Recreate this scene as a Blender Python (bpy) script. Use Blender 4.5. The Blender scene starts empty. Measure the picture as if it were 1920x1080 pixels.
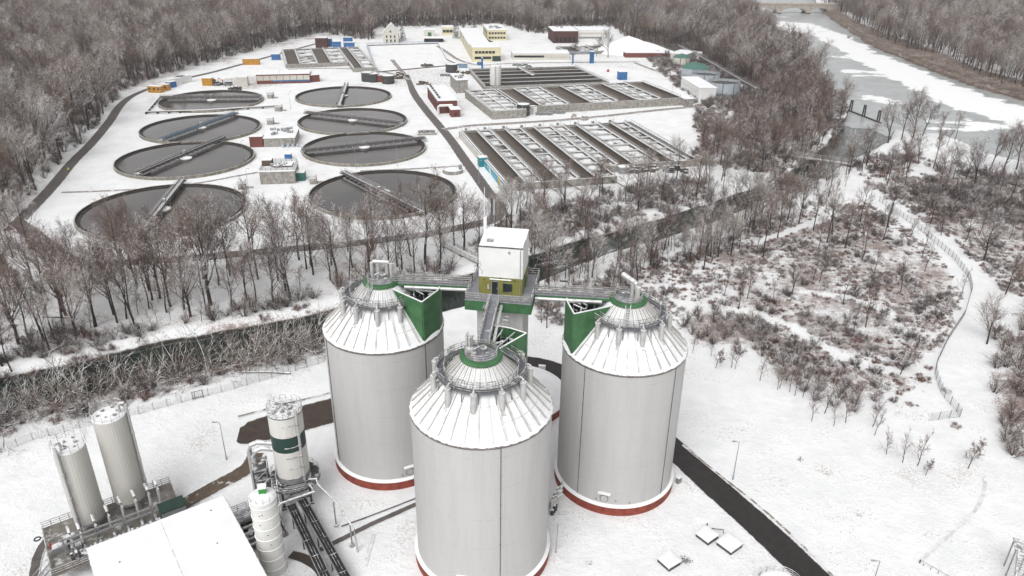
import bpy, math, random
import numpy as np
from mathutils import Vector, Matrix
R = math.radians
sc = bpy.context.scene
COL = sc.collection

# ---------------------------------------------------------------- camera
FPX, TH, RO, CH = 1405.95, R(25.8197), R(0.72652), 88.0
_c, _s = math.cos(RO), math.sin(RO)
FV = Vector((0, math.cos(TH), -math.sin(TH)))
UV0 = Vector((0, math.sin(TH), math.cos(TH)))
XV = Vector((1, 0, 0))
RT = _c * XV + _s * UV0
UP = _c * UV0 - _s * XV
cam = bpy.data.cameras.new('camera')
co = bpy.data.objects.new('camera', cam)
COL.objects.link(co)
m3 = Matrix((RT, UP, -FV)).transposed().to_4x4()
m3.translation = Vector((0, 0, CH))
co.matrix_world = m3
cam.sensor_width = 36
cam.lens = FPX / 1920 * 36
cam.clip_start = 1
cam.clip_end = 12000
sc.camera = co


def G(px, py, z=0.0):
    """point of the photograph (1920 wide) -> the place on the level z (metres)"""
    d = FV + RT * ((px - 960) / FPX) - UP * ((py - 540) / FPX)
    t = (z - CH) / d.z
    return Vector((d.x * t, d.y * t, z))


def GP(pts, z=0.0):
    return [G(a, b, z) for a, b in pts]


# ---------------------------------------------------------------- light
w = bpy.data.worlds.new('World')
sc.world = w
w.use_nodes = True
nt = w.node_tree
bg = nt.nodes['Background']
sky = nt.nodes.new('ShaderNodeTexSky')
sky.sky_type = 'NISHITA'
sky.sun_disc = False
SUN_EL, SUN_AZ = R(48), R(200)
sky.sun_elevation = SUN_EL
sky.sun_rotation = SUN_AZ
sky.air_density = 1.0
sky.dust_density = 3.0
hs = nt.nodes.new('ShaderNodeHueSaturation')
hs.inputs['Saturation'].default_value = 0.03
nt.links.new(sky.outputs[0], hs.inputs['Color'])
nt.links.new(hs.outputs[0], bg.inputs['Color'])
bg.inputs['Strength'].default_value = 0.15
sl = bpy.data.lights.new('sun', 'SUN')
sl.energy = 1.1
sl.angle = R(40)
sl.color = (1.0, .985, .97)
so = bpy.data.objects.new('sun', sl)
COL.objects.link(so)
# direction towards the sun: azimuth measured like the sky's rotation
sd = Vector((math.sin(SUN_AZ) * math.cos(SUN_EL), math.cos(SUN_AZ) * math.cos(SUN_EL), math.sin(SUN_EL)))
so.rotation_euler = sd.to_track_quat('Z', 'Y').to_euler()
vs = sc.view_settings
vs.view_transform = 'Standard'
vs.look = 'None'
vs.exposure = 0.28
vs.gamma = 1
vs.use_curve_mapping = False
sc.cycles.max_bounces = 5
sc.cycles.diffuse_bounces = 3
sc.cycles.glossy_bounces = 2
sc.cycles.transparent_max_bounces = 4

HAZE = .00016
# ---------------------------------------------------------------- materials
SNOW = (.83, .835, .845)


class NT:
    def __init__(s, name):
        s.m = bpy.data.materials.new(name)
        s.m.use_nodes = True
        s.t = s.m.node_tree
        s.b = s.t.nodes['Principled BSDF']
        s.b.inputs['Specular IOR Level'].default_value = .3

    def n(s, kind, **kw):
        nd = s.t.nodes.new('ShaderNode' + kind)
        for k, v in kw.items():
            if k.startswith('_'):
                setattr(nd, k[1:], v)
            else:
                nd.inputs[k.replace('__', ' ')].default_value = v
        return nd

    def l(s, a, b):
        s.t.links.new(a, b)

    def math(s, op, a, b=None, c=None, clamp=False):
        nd = s.t.nodes.new('ShaderNodeMath')
        nd.operation = op
        nd.use_clamp = clamp
        for i, v in enumerate((a, b, c)):
            if v is None:
                continue
            if isinstance(v, (int, float)):
                nd.inputs[i].default_value = v
            else:
                s.l(v, nd.inputs[i])
        return nd.outputs[0]

    def ss(s, v, lo, hi):
        nd = s.t.nodes.new('ShaderNodeMapRange')
        nd.interpolation_type = 'SMOOTHSTEP'
        s.l(v, nd.inputs['Value'])
        nd.inputs['From Min'].default_value = lo
        nd.inputs['From Max'].default_value = hi
        return nd.outputs[0]

    def noise(s, vec, scale, detail=4, rough=.55):
        nd = s.n('TexNoise', Scale=scale, Detail=detail, Roughness=rough)
        s.l(vec, nd.inputs['Vector'])
        return nd.outputs[0]

    def mix(s, f, a, b):
        nd = s.t.nodes.new('ShaderNodeMix')
        nd.data_type = 'RGBA'
        for sock, v in ((nd.inputs[0], f), (nd.inputs[6], a), (nd.inputs[7], b)):
            if isinstance(v, (int, float)):
                sock.default_value = v
            elif isinstance(v, tuple):
                sock.default_value = (*v[:3], 1)
            else:
                s.l(v, sock)
        return nd.outputs[2]

    def pos(s, obj=False):
        if obj:
            return s.n('TexCoord').outputs['Object']
        return s.n('NewGeometry').outputs['Position']

    def attr(s, name):
        return s.n('Attribute', _attribute_name=name).outputs['Fac']

    def bump(s, h, strength=.3, dist=.1):
        nd = s.n('Bump', Strength=strength, Distance=dist)
        s.l(h, nd.inputs['Height'])
        s.l(nd.outputs[0], s.b.inputs['Normal'])

    def col(s, c):
        if isinstance(c, tuple):
            s.b.inputs['Base Color'].default_value = (*c, 1)
        else:
            s.l(c, s.b.inputs['Base Color'])


def mk(name, col, rough=.7, var=.25, scale=1.2, snow=0., sscale=1.6, streak=0., metal=0., spec=.3, bump=0., var_col=None):
    """surface of its own colour, uneven by noise, with real snow lying on faces that look up"""
    t = NT(name)
    p = t.pos()
    n1 = t.noise(p, scale, 5)
    dark = var_col or tuple(c * (1 - var) for c in col)
    lite = tuple(min(1, c * (1 + var * .6)) for c in col)
    c = t.mix(t.ss(n1, .3, .7), dark, lite)
    if streak:
        mp = t.n('Mapping')
        t.l(p, mp.inputs['Vector'])
        mp.inputs['Scale'].default_value = (1.6, 1.6, .12)
        n2 = t.noise(mp.outputs[0], 1.0, 4, .6)
        c = t.mix(t.math('MULTIPLY', t.ss(n2, .5, .75), streak), c, tuple(x * .35 for x in col))
    if snow:
        nz = t.n('SeparateXYZ')
        t.l(t.n('NewGeometry').outputs['True Normal'], nz.inputs[0])
        up = t.ss(nz.outputs[2], .35, .7)
        n3 = t.noise(p, sscale, 4, .6)
        f = t.math('MULTIPLY', up, t.ss(n3, .60 - snow * .6, .86 - snow * .6))
        c = t.mix(f, c, SNOW)
    t.col(c)
    t.b.inputs['Roughness'].default_value = rough
    t.b.inputs['Metallic'].default_value = metal
    t.b.inputs['Specular IOR Level'].default_value = spec
    if bump:
        t.bump(t.noise(p, scale * 6, 4), bump, .05)
    return t.m


MT = {}
MT['snow'] = mk('snow_cover', SNOW, .8, .05, .5, bump=.3)
MT['concrete'] = mk('concrete', (.30, .285, .26), .85, .35, .8, snow=.62, streak=.75)
MT['concrete_dry'] = mk('concrete_bare', (.25, .24, .22), .85, .3, .8, streak=.6)
MT['concrete_dark'] = mk('concrete_wet', (.085, .08, .072), .7, .3, .8, streak=.5)
MT['concrete_snowy'] = mk('concrete_snowy', (.27, .255, .24), .85, .35, .8, snow=.95, streak=.5)
MT['steel'] = mk('galvanised_steel', (.27, .275, .28), .5, .25, 1.2, snow=.42, sscale=.9, metal=.3)
MT['steel_bare'] = mk('bare_steel', (.33, .335, .35), .45, .15, 2., metal=.35)
MT['steel_dark'] = mk('dark_steel', (.06, .06, .062), .6, .3, 1.2, snow=.36, sscale=.9)
MT['pipe'] = mk('pipe_cladding', (.47, .465, .455), .4, .12, 1.5, snow=.45, metal=.25)
MT['rail'] = mk('railing_steel', (.27, .255, .245), .5, .2, 2., snow=.4, metal=.2)
MT['rail_dark'] = mk('walkway_steel', (.20, .195, .19), .5, .2, 1.2, snow=.35, metal=.2)
MT['red'] = mk('red_base_paint', (.235, .052, .034), .7, .3, .8, streak=.45)
MT['green'] = mk('green_paint', (.052, .145, .060), .6, .22, .6, streak=.35)
MT['dgreen'] = mk('dark_green_paint', (.02, .045, .035), .5, .15, .9)
MT['olive'] = mk('olive_panel', (.185, .18, .045), .6, .12, .9, streak=.25)
MT['white'] = mk('white_panel', (.66, .66, .65), .5, .05, .5, snow=.9)
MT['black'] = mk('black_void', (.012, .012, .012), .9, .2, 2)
MT['glass'] = mk('dark_glass', (.015, .02, .022), .08, .1, 1, spec=.6)
MT['brick'] = mk('red_brick', (.16, .055, .045), .85, .3, 3., snow=.95)
MT['brickdark'] = mk('dark_brick', (.075, .035, .032), .85, .3, 3., snow=.95)
MT['cream'] = mk('cream_render', (.62, .56, .38), .8, .08, .7, snow=1.)
MT['pale'] = mk('pale_render', (.55, .53, .48), .8, .1, .7, snow=1.)
MT['yellow'] = mk('yellow_container_paint', (.44, .22, .03), .5, .2, 1., snow=.8, streak=.35)
MT['blue'] = mk('blue_paint', (.035, .13, .31), .5, .2, 1., snow=.5, streak=.3)
MT['teal'] = mk('teal_paint', (.02, .22, .25), .5, .15, 1., snow=.5)
MT['orange'] = mk('orange_paint', (.55, .12, .015), .5, .15, 1., snow=.3)
MT['bluegrey'] = mk('pale_blue_steel', (.17, .24, .31), .5, .15, 1., snow=.4)
MT['bluetank'] = mk('blue_grey_tank', (.40, .44, .48), .5, .1, .7, streak=.25)
MT['tankgreen'] = mk('tank_roof_green', (.07, .17, .14), .6, .15, 1.)
MT['wood'] = mk('weathered_timber', (.10, .075, .055), .8, .3, 2., snow=.75)
MT['darkgrey'] = mk('dark_grey_box', (.05, .052, .055), .6, .2, 1.5, snow=.75)
MT['sandstone'] = mk('sandstone', (.36, .315, .28), .85, .2, .3, snow=.85)
MT['tyre'] = mk('tyre_rubber', (.02, .02, .02), .8, .2, 2)
MT['redpaint'] = mk('signal_red', (.45, .03, .02), .5, .1, 2)
MT['hivis'] = mk('hi_vis_cloth', (.62, .75, .03), .8, .05, 4)
MT['cloth'] = mk('dark_cloth', (.03, .03, .04), .9, .2, 4)
MT['skin'] = mk('skin', (.5, .3, .22), .6, .05, 4)
MT['sludge'] = mk('sludge_liquid', (.092, .075, .062), .35, .2, .35, spec=.3)
MT['sludge_dark'] = mk('dark_liquid', (.030, .027, .024), .3, .2, .3, spec=.3)
MT['bark_log'] = mk('log_bark', (.07, .055, .045), .9, .3, 3., snow=.8)


def mat_corrugated(name, col, period, horiz=True, band=None):
    """ribbed sheet cladding of a round shell (local axis = tank axis) with faint sheet joints"""
    t = NT(name)
    o = t.pos(True)
    sx = t.n('SeparateXYZ')
    t.l(o, sx.inputs[0])
    ang = t.math('ARCTAN2', sx.outputs[1], sx.outputs[0])
    rad = t.math('POWER', t.math('ADD', t.math('POWER', sx.outputs[0], 2.), t.math('POWER', sx.outputs[1], 2.)), .5)
    arc = t.math('MULTIPLY', ang, rad)
    wv = t.math('SINE', t.math('MULTIPLY', arc, 2 * math.pi / period))
    mp = t.n('Mapping')
    t.l(o, mp.inputs['Vector'])
    mp.inputs['Scale'].default_value = (.5, .5, .06)
    st = t.noise(mp.outputs[0], 1.2, 5, .6)
    c = t.mix(t.ss(st, .35, .75), tuple(x * 1.02 for x in col), tuple(x * .93 for x in col))
    c = t.mix(t.math('MULTIPLY', t.ss(wv, .55, 1.), .10), c, tuple(x * .6 for x in col))
    if horiz:
        zz = t.math('FRACT', t.math('DIVIDE', t.math('ADD', sx.outputs[2], .8), 5.2))
        jn = t.math('LESS_THAN', zz, .018)
        br = t.noise(o, .9, 3)
        c = t.mix(t.math('MULTIPLY', t.math('MULTIPLY', jn, t.ss(br, .4, .65)), .38), c, tuple(x * .45 for x in col))
    if band:
        z0, z1, bc = band
        inb = t.math('MULTIPLY', t.math('GREATER_THAN', sx.outputs[2], z0), t.math('LESS_THAN', sx.outputs[2], z1))
        c = t.mix(inb, c, bc)
    t.col(c)
    t.b.inputs['Roughness'].default_value = .5
    t.bump(wv, .35, .03)
    return t.m


MT['shell'] = mat_corrugated('digester_cladding', (.440, .435, .428), .33)
MT['silo'] = mat_corrugated('silo_cladding', (.47, .455, .425), .4, False)
MT['bandsilo'] = mat_corrugated('banded_silo_cladding', (.60, .59, .56), .4, False)
MT['whitesilo'] = mk('white_silo_steel', (.60, .595, .57), .5, .06, .8, streak=.15, snow=.8)


def mat_roof():
    """snow over a segmented cone roof: sheet joints show as broken lines"""
    t = NT('cone_roof_snow')
    o = t.pos(True)
    sx = t.n('SeparateXYZ')
    t.l(o, sx.inputs[0])
    z = sx.outputs[2]
    ang = t.math('ARCTAN2', sx.outputs[1], sx.outputs[0])
    br = t.noise(o, 1.3, 4, .7)
    f = None
    for z0 in (29.2, 30.9, 32.6):
        d = t.math('ABSOLUTE', t.math('SUBTRACT', z, z0))
        ln = t.math('LESS_THAN', d, .055)
        f = ln if f is None else t.math('MAXIMUM', f, ln)
    f = t.math('MULTIPLY', f, t.ss(br, .40, .58))
    tick = t.math('LESS_THAN', t.math('FRACT', t.math('MULTIPLY', ang, 128 / (2 * math.pi))), .16)
    low = t.math('MULTIPLY', t.math('LESS_THAN', z, 29.0), t.math('GREATER_THAN', z, 27.9))
    f2 = t.math('MULTIPLY', t.math('MULTIPLY', tick, low), t.ss(br, .47, .6))
    f = t.math('MULTIPLY', t.math('MAXIMUM', f, f2), .55)
    n = t.noise(o, .8, 5, .6)
    base = t.mix(t.ss(n, .3, .7), (.74, .75, .76), SNOW)
    t.col(t.mix(f, base, (.30, .29, .28)))
    t.b.inputs['Roughness'].default_value = .8
    t.bump(n, .25, .15)
    return t.m


MT['cone'] = mat_roof()


def mat_rib(name, c0):
    t = NT(name)
    o = t.pos()
    n = t.noise(o, .45, 3, .5)
    nz = t.n('SeparateXYZ')
    t.l(t.n('NewGeometry').outputs['True Normal'], nz.inputs[0])
    f = t.math('MULTIPLY', t.ss(nz.outputs[2], .2, .5), t.math('ADD', .2, t.math('MULTIPLY', t.ss(n, .35, .65), .55)))
    t.col(t.mix(f, c0, SNOW))
    t.b.inputs['Roughness'].default_value = .6
    return t.m


MT['ribpale'] = mat_rib('upper_rib_metal', (.52, .51, .49))
MT['rib'] = mat_rib('roof_rib_metal', (.33, .31, .29))


def mat_bark(name, dark, lite, snow_lo, snow_hi, up_lo=.25, up_hi=.65, vary=.12):
    """bark or twigs: tone differs from tree to tree, snow lies on whatever faces up"""
    t = NT(name)
    o = t.pos()
    oi = t.n('ObjectInfo')
    c = t.mix(oi.outputs['Random'], dark, lite)
    nz = t.n('SeparateXYZ')
    t.l(t.n('NewGeometry').outputs['True Normal'], nz.inputs[0])
    n = t.math('ADD', t.noise(o, .9, 3, .7), t.math('MULTIPLY', t.math('SUBTRACT', t.math('FRACT', t.math('MULTIPLY', oi.outputs['Random'], 7.31)), .5), vary))
    up = t.ss(nz.outputs[2], up_lo, up_hi)
    t.col(t.mix(t.math('MULTIPLY', up, t.ss(n, snow_lo, snow_hi)), c, (.80, .80, .81)))
    t.b.inputs['Roughness'].default_value = .9
    t.b.inputs['Specular IOR Level'].default_value = .1
    return t.m


MT['bark'] = mat_bark('tree_bark', (.036, .027, .024), (.062, .048, .042), .42, .62)
MT['twig'] = mat_bark('tree_twigs', (.112, .070, .054), (.180, .125, .098), .43, .65, .15, .55, .2)
MT['twig_frost'] = mat_bark('frosted_twigs', (.20, .150, .122), (.27, .215, .18), .35, .56, .05, .45, .25)
MT['twig_red'] = mat_bark('reddish_twigs', (.120, .072, .059), (.170, .112, .092), .45, .66, .15, .55, .2)
MT['twig_pale'] = mat_bark('pale_twigs', (.20, .160, .130), (.27, .225, .19), .36, .58, .05, .45, .2)
MT['twig_dark'] = mat_bark('dark_twigs', (.075, .055, .048), (.115, .088, .077), .43, .64, .15, .55, .2)
MT['leaf'] = mat_bark('withered_leaves', (.135, .080, .064), (.165, .100, .080), .42, .62, .1, .5, .1)
MT['needle'] = mat_bark('conifer_needles', (.022, .045, .030), (.03, .055, .04), .42, .66)
MT['reed'] = mat_bark('reed_stems', (.21, .155, .125), (.31, .24, .20), .40, .62, .1, .6, .25)
MT['bramble'] = mat_bark('bramble_stems', (.135, .092, .076), (.205, .150, .124), .36, .60, .0, .45, .2)
MT['bramble_red'] = mat_bark('russet_stalks', (.155, .080, .061), (.215, .125, .098), .40, .62, .0, .45, .15)


# ---------------------------------------------------------------- mesh builder
class MB:
    def __init__(s):
        s.v, s.f, s.mi = [], [], []
        s.cur = 0

    def add(s, vs, fs):
        b = len(s.v)
        s.v.extend(tuple(v) for v in vs)
        s.f.extend(tuple(i + b for i in f) for f in fs)
        s.mi.extend([s.cur] * len(fs))
        return s

    def mat(s, i):
        s.cur = i
        return s

    def box(s, c, d, rz=0, taper=1.0):
        hx, hy, hz = d[0] / 2, d[1] / 2, d[2] / 2
        ca, sa = math.cos(rz), math.sin(rz)
        vs = []
        for z, k in ((-hz, 1), (hz, taper)):
            for x, y in ((-hx, -hy), (hx, -hy), (hx, hy), (-hx, hy)):
                x, y = x * k, y * k
                vs.append((c[0] + x * ca - y * sa, c[1] + x * sa + y * ca, c[2] + z))
        return s.add(vs, [(3, 2, 1, 0), (4, 5, 6, 7), (0, 1, 5, 4), (1, 2, 6, 5), (2, 3, 7, 6), (3, 0, 4, 7)])

    def bar(s, p, q, w, h=None):
        p, q = Vector(p), Vector(q)
        h = h or w
        d = (q - p)
        if d.length < 1e-6:
            return s
        d.normalize()
        up = Vector((0, 0, 1)) if abs(d.z) < .95 else Vector((1, 0, 0))
        x = d.cross(up).normalized() * (w / 2)
        y = x.cross(d).normalized() * (h / 2)
        vs = [a + i * x + j * y for a in (p, q) for i, j in ((-1, -1), (1, -1), (1, 1), (-1, 1))]
        return s.add(vs, [(0, 1, 2, 3), (7, 6, 5, 4), (1, 0, 4, 5), (2, 1, 5, 6), (3, 2, 6, 7), (0, 3, 7, 4)])

    def tube(s, pts, r, n=8, closed=False, cap=True):
        pts = [Vector(p) for p in pts]
        k = len(pts)
        rs = r if isinstance(r, (list, tuple)) else [r] * k
        vs, fs = [], []
        for i, p in enumerate(pts):
            if closed:
                d = pts[(i + 1) % k] - pts[i - 1]
            else:
                d = pts[min(i + 1, k - 1)] - pts[max(i - 1, 0)]
            d.normalize()
            up = Vector((0, 0, 1)) if abs(d.z) < .9 else Vector((0, 1, 0))
            x = d.cross(up).normalized()
            y = x.cross(d).normalized()
            for j in range(n):
                a = 2 * math.pi * j / n
                vs.append(p + (x * math.cos(a) + y * math.sin(a)) * rs[i])
        for i in range(k if closed else k - 1):
            for j in range(n):
                a, b = i * n + j, i * n + (j + 1) % n
                c, d = ((i + 1) % k) * n + (j + 1) % n, ((i + 1) % k) * n + j
                fs.append((a, b, c, d))
        if cap and not closed:
            fs.append(tuple(range(n))[::-1])
            fs.append(tuple(range((k - 1) * n, k * n)))
        return s.add(vs, fs)

    def lathe(s, prof, n=48, c=(0, 0), a0=0., a1=None):
        full = a1 is None
        a1 = a0 + 2 * math.pi if full else a1
        m = n if full else n + 1
        vs, fs = [], []
        for i in range(m):
            a = a0 + (a1 - a0) * i / n
            for r, z in prof:
                vs.append((c[0] + r * math.cos(a), c[1] + r * math.sin(a), z))
        k = len(prof)
        for i in range(n):
            for j in range(k - 1):
                p, q = i * k + j, ((i + 1) % m) * k + j
                fs.append((p, q, q + 1, p + 1))
        return s.add(vs, fs)

    def ring(s, r0, r1, z0, z1, n=48, c=(0, 0), a0=0., a1=None):
        return s.lathe([(r1, z0), (r1, z1), (r0, z1), (r0, z0), (r1, z0)], n, c, a0, a1)

    def cyl(s, c, r, z0, z1, n=16, r2=None):
        r2 = r if r2 is None else r2
        return s.lathe([(0, z0), (r, z0), (r2, z1), (0, z1)], n, c)

    def prism(s, poly, z0, z1):
        k = len(poly)
        vs = [(p[0], p[1], z0) for p in poly] + [(p[0], p[1], z1) for p in poly]
        fs = [tuple(range(k))[::-1], tuple(range(k, 2 * k))] + [(i, (i + 1) % k, k + (i + 1) % k, k + i) for i in range(k)]
        return s.add(vs, fs)

    def rail(s, pts, h=1.1, step=2.0, r=.035, closed=False, nr=3):
        pts = [Vector(p) for p in pts]
        if closed:
            pts.append(pts[0])
        for a, b in zip(pts[:-1], pts[1:]):
            for k in range(nr):
                hh = Vector((0, 0, h * (k + 1) / nr))
                s.bar(a + hh, b + hh, r * 2)
            m = max(1, int((b - a).length / step))
            for i in range(m + (0 if closed else 1)):
                p = a.lerp(b, i / m)
                s.bar(p, p + Vector((0, 0, h)), r * 2)
        return s

    def ladder(s, p, q, w=.5, step=.4, r=.04, side=(1, 0, 0)):
        p, q = Vector(p), Vector(q)
        sv = Vector(side).normalized() * (w / 2)
        s.bar(p - sv, q - sv, r * 2).bar(p + sv, q + sv, r * 2)
        m = int((q - p).length / step)
        for i in range(1, m):
            c = p.lerp(q, i / m)
            s.bar(c - sv, c + sv, r * 1.6)
        return s

    def build(s, name, mats, parent=None, smooth=False, loc=None, rz=0):
        me = bpy.data.meshes.new(name)
        me.from_pydata(s.v, [], s.f)
        if not isinstance(mats, (list, tuple)):
            mats = [mats]
        for m in mats:
            me.materials.append(MT[m] if isinstance(m, str) else m)
        if len(mats) > 1:
            me.polygons.foreach_set('material_index', s.mi)
        if smooth:
            me.polygons.foreach_set('use_smooth', [True] * len(s.f))
            try:
                me.set_sharp_from_angle(angle=R(40))
            except Exception:
                pass
        me.update()
        o = bpy.data.objects.new(name, me)
        COL.objects.link(o)
        if parent:
            o.parent = parent
        if loc is not None:
            o.location = loc
        o.rotation_euler.z = rz
        return o


def tag(o, label=None, cat=None, group=None, kind=None):
    for k, v in (('label', label), ('category', cat), ('group', group), ('kind', kind)):
        if v:
            o[k] = v
    return o


def thing(name, label, cat, loc=(0, 0, 0), rz=0, group=None):
    o = bpy.data.objects.new(name, None)
    o.empty_display_size = .5
    COL.objects.link(o)
    o.location = loc
    o.rotation_euler.z = rz
    return tag(o, label, cat, group)


def centred(m, name, mats, label, cat, group=None, smooth=False):
    """one-mesh thing whose origin sits at the middle of its base"""
    a = np.array(m.v)
    c = np.array([(a[:, 0].min() + a[:, 0].max()) / 2, (a[:, 1].min() + a[:, 1].max()) / 2, a[:, 2].min()])
    m.v = [tuple(x) for x in a - c]
    return tag(m.build(name, mats, smooth=smooth, loc=tuple(c)), label, cat, group)


KIDS = {}


def dup(root, loc, rz=0, scale=1.0, label=None, group=None):
    """a copy of a thing with copies of its parts (mesh data shared)"""
    if root.name not in KIDS:
        KIDS[root.name] = [(c, list(c.children)) for c in root.children]
    r = root.copy()
    COL.objects.link(r)
    r.location = loc
    r.rotation_euler = (0, 0, rz)
    r.scale = (scale,) * 3 if isinstance(scale, (int, float)) else scale
    if label:
        r['label'] = label
    if group:
        r['group'] = group
    for ch, gs in KIDS[root.name]:
        c = ch.copy()
        COL.objects.link(c)
        c.parent = r
        for g in gs:
            d = g.copy()
            COL.objects.link(d)
            d.parent = c
    return r


def copies(proto, parent, angs):
    """copies of one part turned round its thing's axis"""
    for a in angs:
        c = proto.copy()
        COL.objects.link(c)
        c.parent = parent
        c.rotation_euler = (0, 0, a)


def pol(r, a, z=0.):
    return Vector((r * math.cos(a), r * math.sin(a), z))


def circle(r, z, n, a0=0., a1=2 * math.pi, c=(0, 0)):
    return [Vector((c[0] + r * math.cos(a0 + (a1 - a0) * i / n), c[1] + r * math.sin(a0 + (a1 - a0) * i / n), z)) for i in range(n)]


# ---------------------------------------------------------------- winter air
hz_m = bpy.data.materials.new('winter_air')
hz_m.use_nodes = True
hz_t = hz_m.node_tree
for n_ in list(hz_t.nodes):
    if n_.type != 'OUTPUT_MATERIAL':
        hz_t.nodes.remove(n_)
pv = hz_t.nodes.new('ShaderNodeVolumePrincipled')
pv.inputs['Color'].default_value = (1.0, .985, .975, 1)
pv.inputs['Density'].default_value = HAZE
pv.inputs['Anisotropy'].default_value = .2
hz_t.links.new(pv.outputs[0], hz_t.nodes['Material Output'].inputs['Volume'])
hm = MB()
hm.box((0, 3000, 43.5), (15000, 13000, 99))
hz_o = hm.build('haze', hz_m)
tag(hz_o, kind='stuff')
sc.cycles.volume_bounces = 0
sc.cycles.volume_max_steps = 64
# ================================================================ ground, water, roads
def seg_dist(P, a, b):
    ab = b - a
    t = np.clip(((P - a) @ ab) / max(float(ab @ ab), 1e-9), 0, 1)
    return np.hypot(*(P - (a + t[:, None] * ab)).T), t


def poly_sd(P, poly):
    """signed distance to a polygon, negative inside"""
    poly = np.array([(p[0], p[1]) for p in poly], float)
    d = np.full(len(P), 1e9)
    ins = np.zeros(len(P), bool)
    for i in range(len(poly)):
        a, b = poly[i], poly[(i + 1) % len(poly)]
        d = np.minimum(d, seg_dist(P, a, b)[0])
        cond = (a[1] > P[:, 1]) != (b[1] > P[:, 1])
        xi = (b[0] - a[0]) * (P[:, 1] - a[1]) / (b[1] - a[1] + 1e-12) + a[0]
        ins ^= cond & (P[:, 0] < xi)
    return np.where(ins, -d, d)


def line_sd(P, pts, hw):
    d = np.full(len(P), 1e9)
    pts = [np.array((p[0], p[1])) for p in pts]
    for i in range(len(pts) - 1):
        dd, t = seg_dist(P, pts[i], pts[i + 1])
        d = np.minimum(d, dd - (hw[i] * (1 - t) + hw[i + 1] * t))
    return d


WZ = -2.0
RIVER = GP([(-250, 815), (0, 748), (167, 712), (333, 672), (500, 642), (640, 608), (850, 553), (1000, 505), (1095, 472), (1180, 450), (1285, 418),
            (1350, 396), (1440, 362), (1500, 335), (1560, 300), (1612, 262), (1640, 222), (1680, 170)], WZ)
RIVER_W = [7.5, 7.5, 8, 8.5, 8, 7.5, 7.5, 7, 6, 6, 6, 5.5, 5.5, 5.5, 7, 11, 13, 20]
LAKE = GP([(1360, -45), (1400, 20), (1415, 62), (1450, 95), (1490, 120), (1540, 150), (1570, 175), (1592, 205), (1600, 232), (1655, 232), (1692, 250), (1760, 254),
           (1800, 268), (1850, 292), (1900, 305), (2050, 330), (2400, 420), (2500, 250), (2150, 215), (1920, 188), (1830, 162), (1740, 128), (1680, 105), (1640, 88), (1600, 62),
           (1560, 35), (1535, 15), (1500, -45)], WZ)


def water_sd(P):
    return np.minimum(line_sd(P, RIVER, RIVER_W), poly_sd(P, LAKE))


def wob(P, s, seed=0):
    """smooth pseudo-random waviness for outlines"""
    x, y = P[:, 0] / s, P[:, 1] / s
    return (np.sin(x * 1.3 + y * .7 + seed) + np.sin(x * .6 - y * 1.1 + seed * 2.1) + np.sin(x * 2.3 + y * 1.9 + seed * .7) * .6 + np.sin(-x * 3.1 + y * 2.7 + seed) * .4) / 3


def axis(lo, hi, fine_lo, fine_hi, fine, grow):
    a = list(np.arange(fine_lo, fine_hi, fine))
    st = fine
    while a[-1] < hi:
        st *= grow
        a.append(a[-1] + st)
    st = fine
    while a[0] > lo:
        st *= grow
        a.insert(0, a[0] - st)
    return np.array(a)


gx = axis(-7000, 7000, -170, 230, 1.8, 1.035)
gy = axis(-3000, 9000, 70, 330, 1.6, 1.03)
NX, NY = len(gx), len(gy)
PP = np.stack(np.meshgrid(gx, gy), -1).reshape(-1, 2)
wsd = water_sd(PP) + wob(PP, 6.0) * .9
hz = np.clip((wsd + 1.6) / 4.6, 0, 1)
hz = (hz * hz * (3 - 2 * hz) - 1) * 3.4

# where winter grass, brambles and bare soil break through the snow
VEG = [  # polygon in the photograph, cover, softness in metres
    ([(1290, 470), (1380, 430), (1450, 400), (1640, 375), (1700, 420), (1790, 500), (1815, 560), (1795, 640), (1745, 705), (1790, 770), (1690, 765), (1560, 715), (1470, 690), (1420, 650), (1350, 590), (1290, 560)], .70, 10),
    ([(1270, 575), (1330, 570), (1440, 610), (1500, 650), (1580, 700), (1560, 740), (1450, 690), (1380, 660), (1290, 640)], .78, 6),
    ([(1840, 640), (1925, 620), (1990, 720), (1990, 900), (1905, 860), (1860, 760)], .80, 6),
    ([(1690, 330), (1960, 330), (1990, 560), (1900, 560), (1800, 470), (1700, 390)], .72, 8),
    ([(1000, 560), (1140, 520), (1290, 470), (1290, 640), (1150, 640), (1010, 600)], .45, 8),
    ([(870, 470), (1000, 470), (1180, 425), (1330, 370), (1330, 330), (1180, 352), (960, 400)], .48, 8),
    ([(-200, 800), (0, 770), (300, 715), (620, 640), (620, 655), (300, 742), (0, 825), (-200, 870)], .50, 4),
    ([(-200, 600), (0, 610), (300, 640), (620, 560), (620, 590), (330, 650), (0, 735), (-200, 780)], .36, 8),
    ([(-300, 420), (60, 395), (250, 180), (520, 92), (760, 55), (1400, 50), (1400, -60), (-700, -60)], .58, 14),
    ([(1180, 85), (1400, 45), (1590, 190), (1570, 280), (1490, 330), (1310, 310), (1300, 190)], .56, 10),
    ([(1560, 35), (1640, 88), (1740, 128), (1920, 188), (2200, 240), (2200, -60), (1540, -60)], .60, 14),
    ([(0, 850), (250, 800), (420, 760), (430, 830), (300, 880), (100, 960), (0, 1000)], .44, 20),
    ([(1380, 800), (1600, 830), (1700, 950), (1620, 1060), (1480, 950)], .44, 25),
    ([(1000, 890), (1260, 900), (1480, 1080), (1040, 1080)], .34, 15),
    ([(1868, 562), (1990, 540), (1990, 700), (1905, 650), (1862, 640)], .55, 5),
    ([(150, 495), (640, 462), (860, 440), (880, 480), (640, 560), (330, 640), (0, 700), (0, 560)], .42, 12),
]
veg = np.zeros(len(PP))
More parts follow.
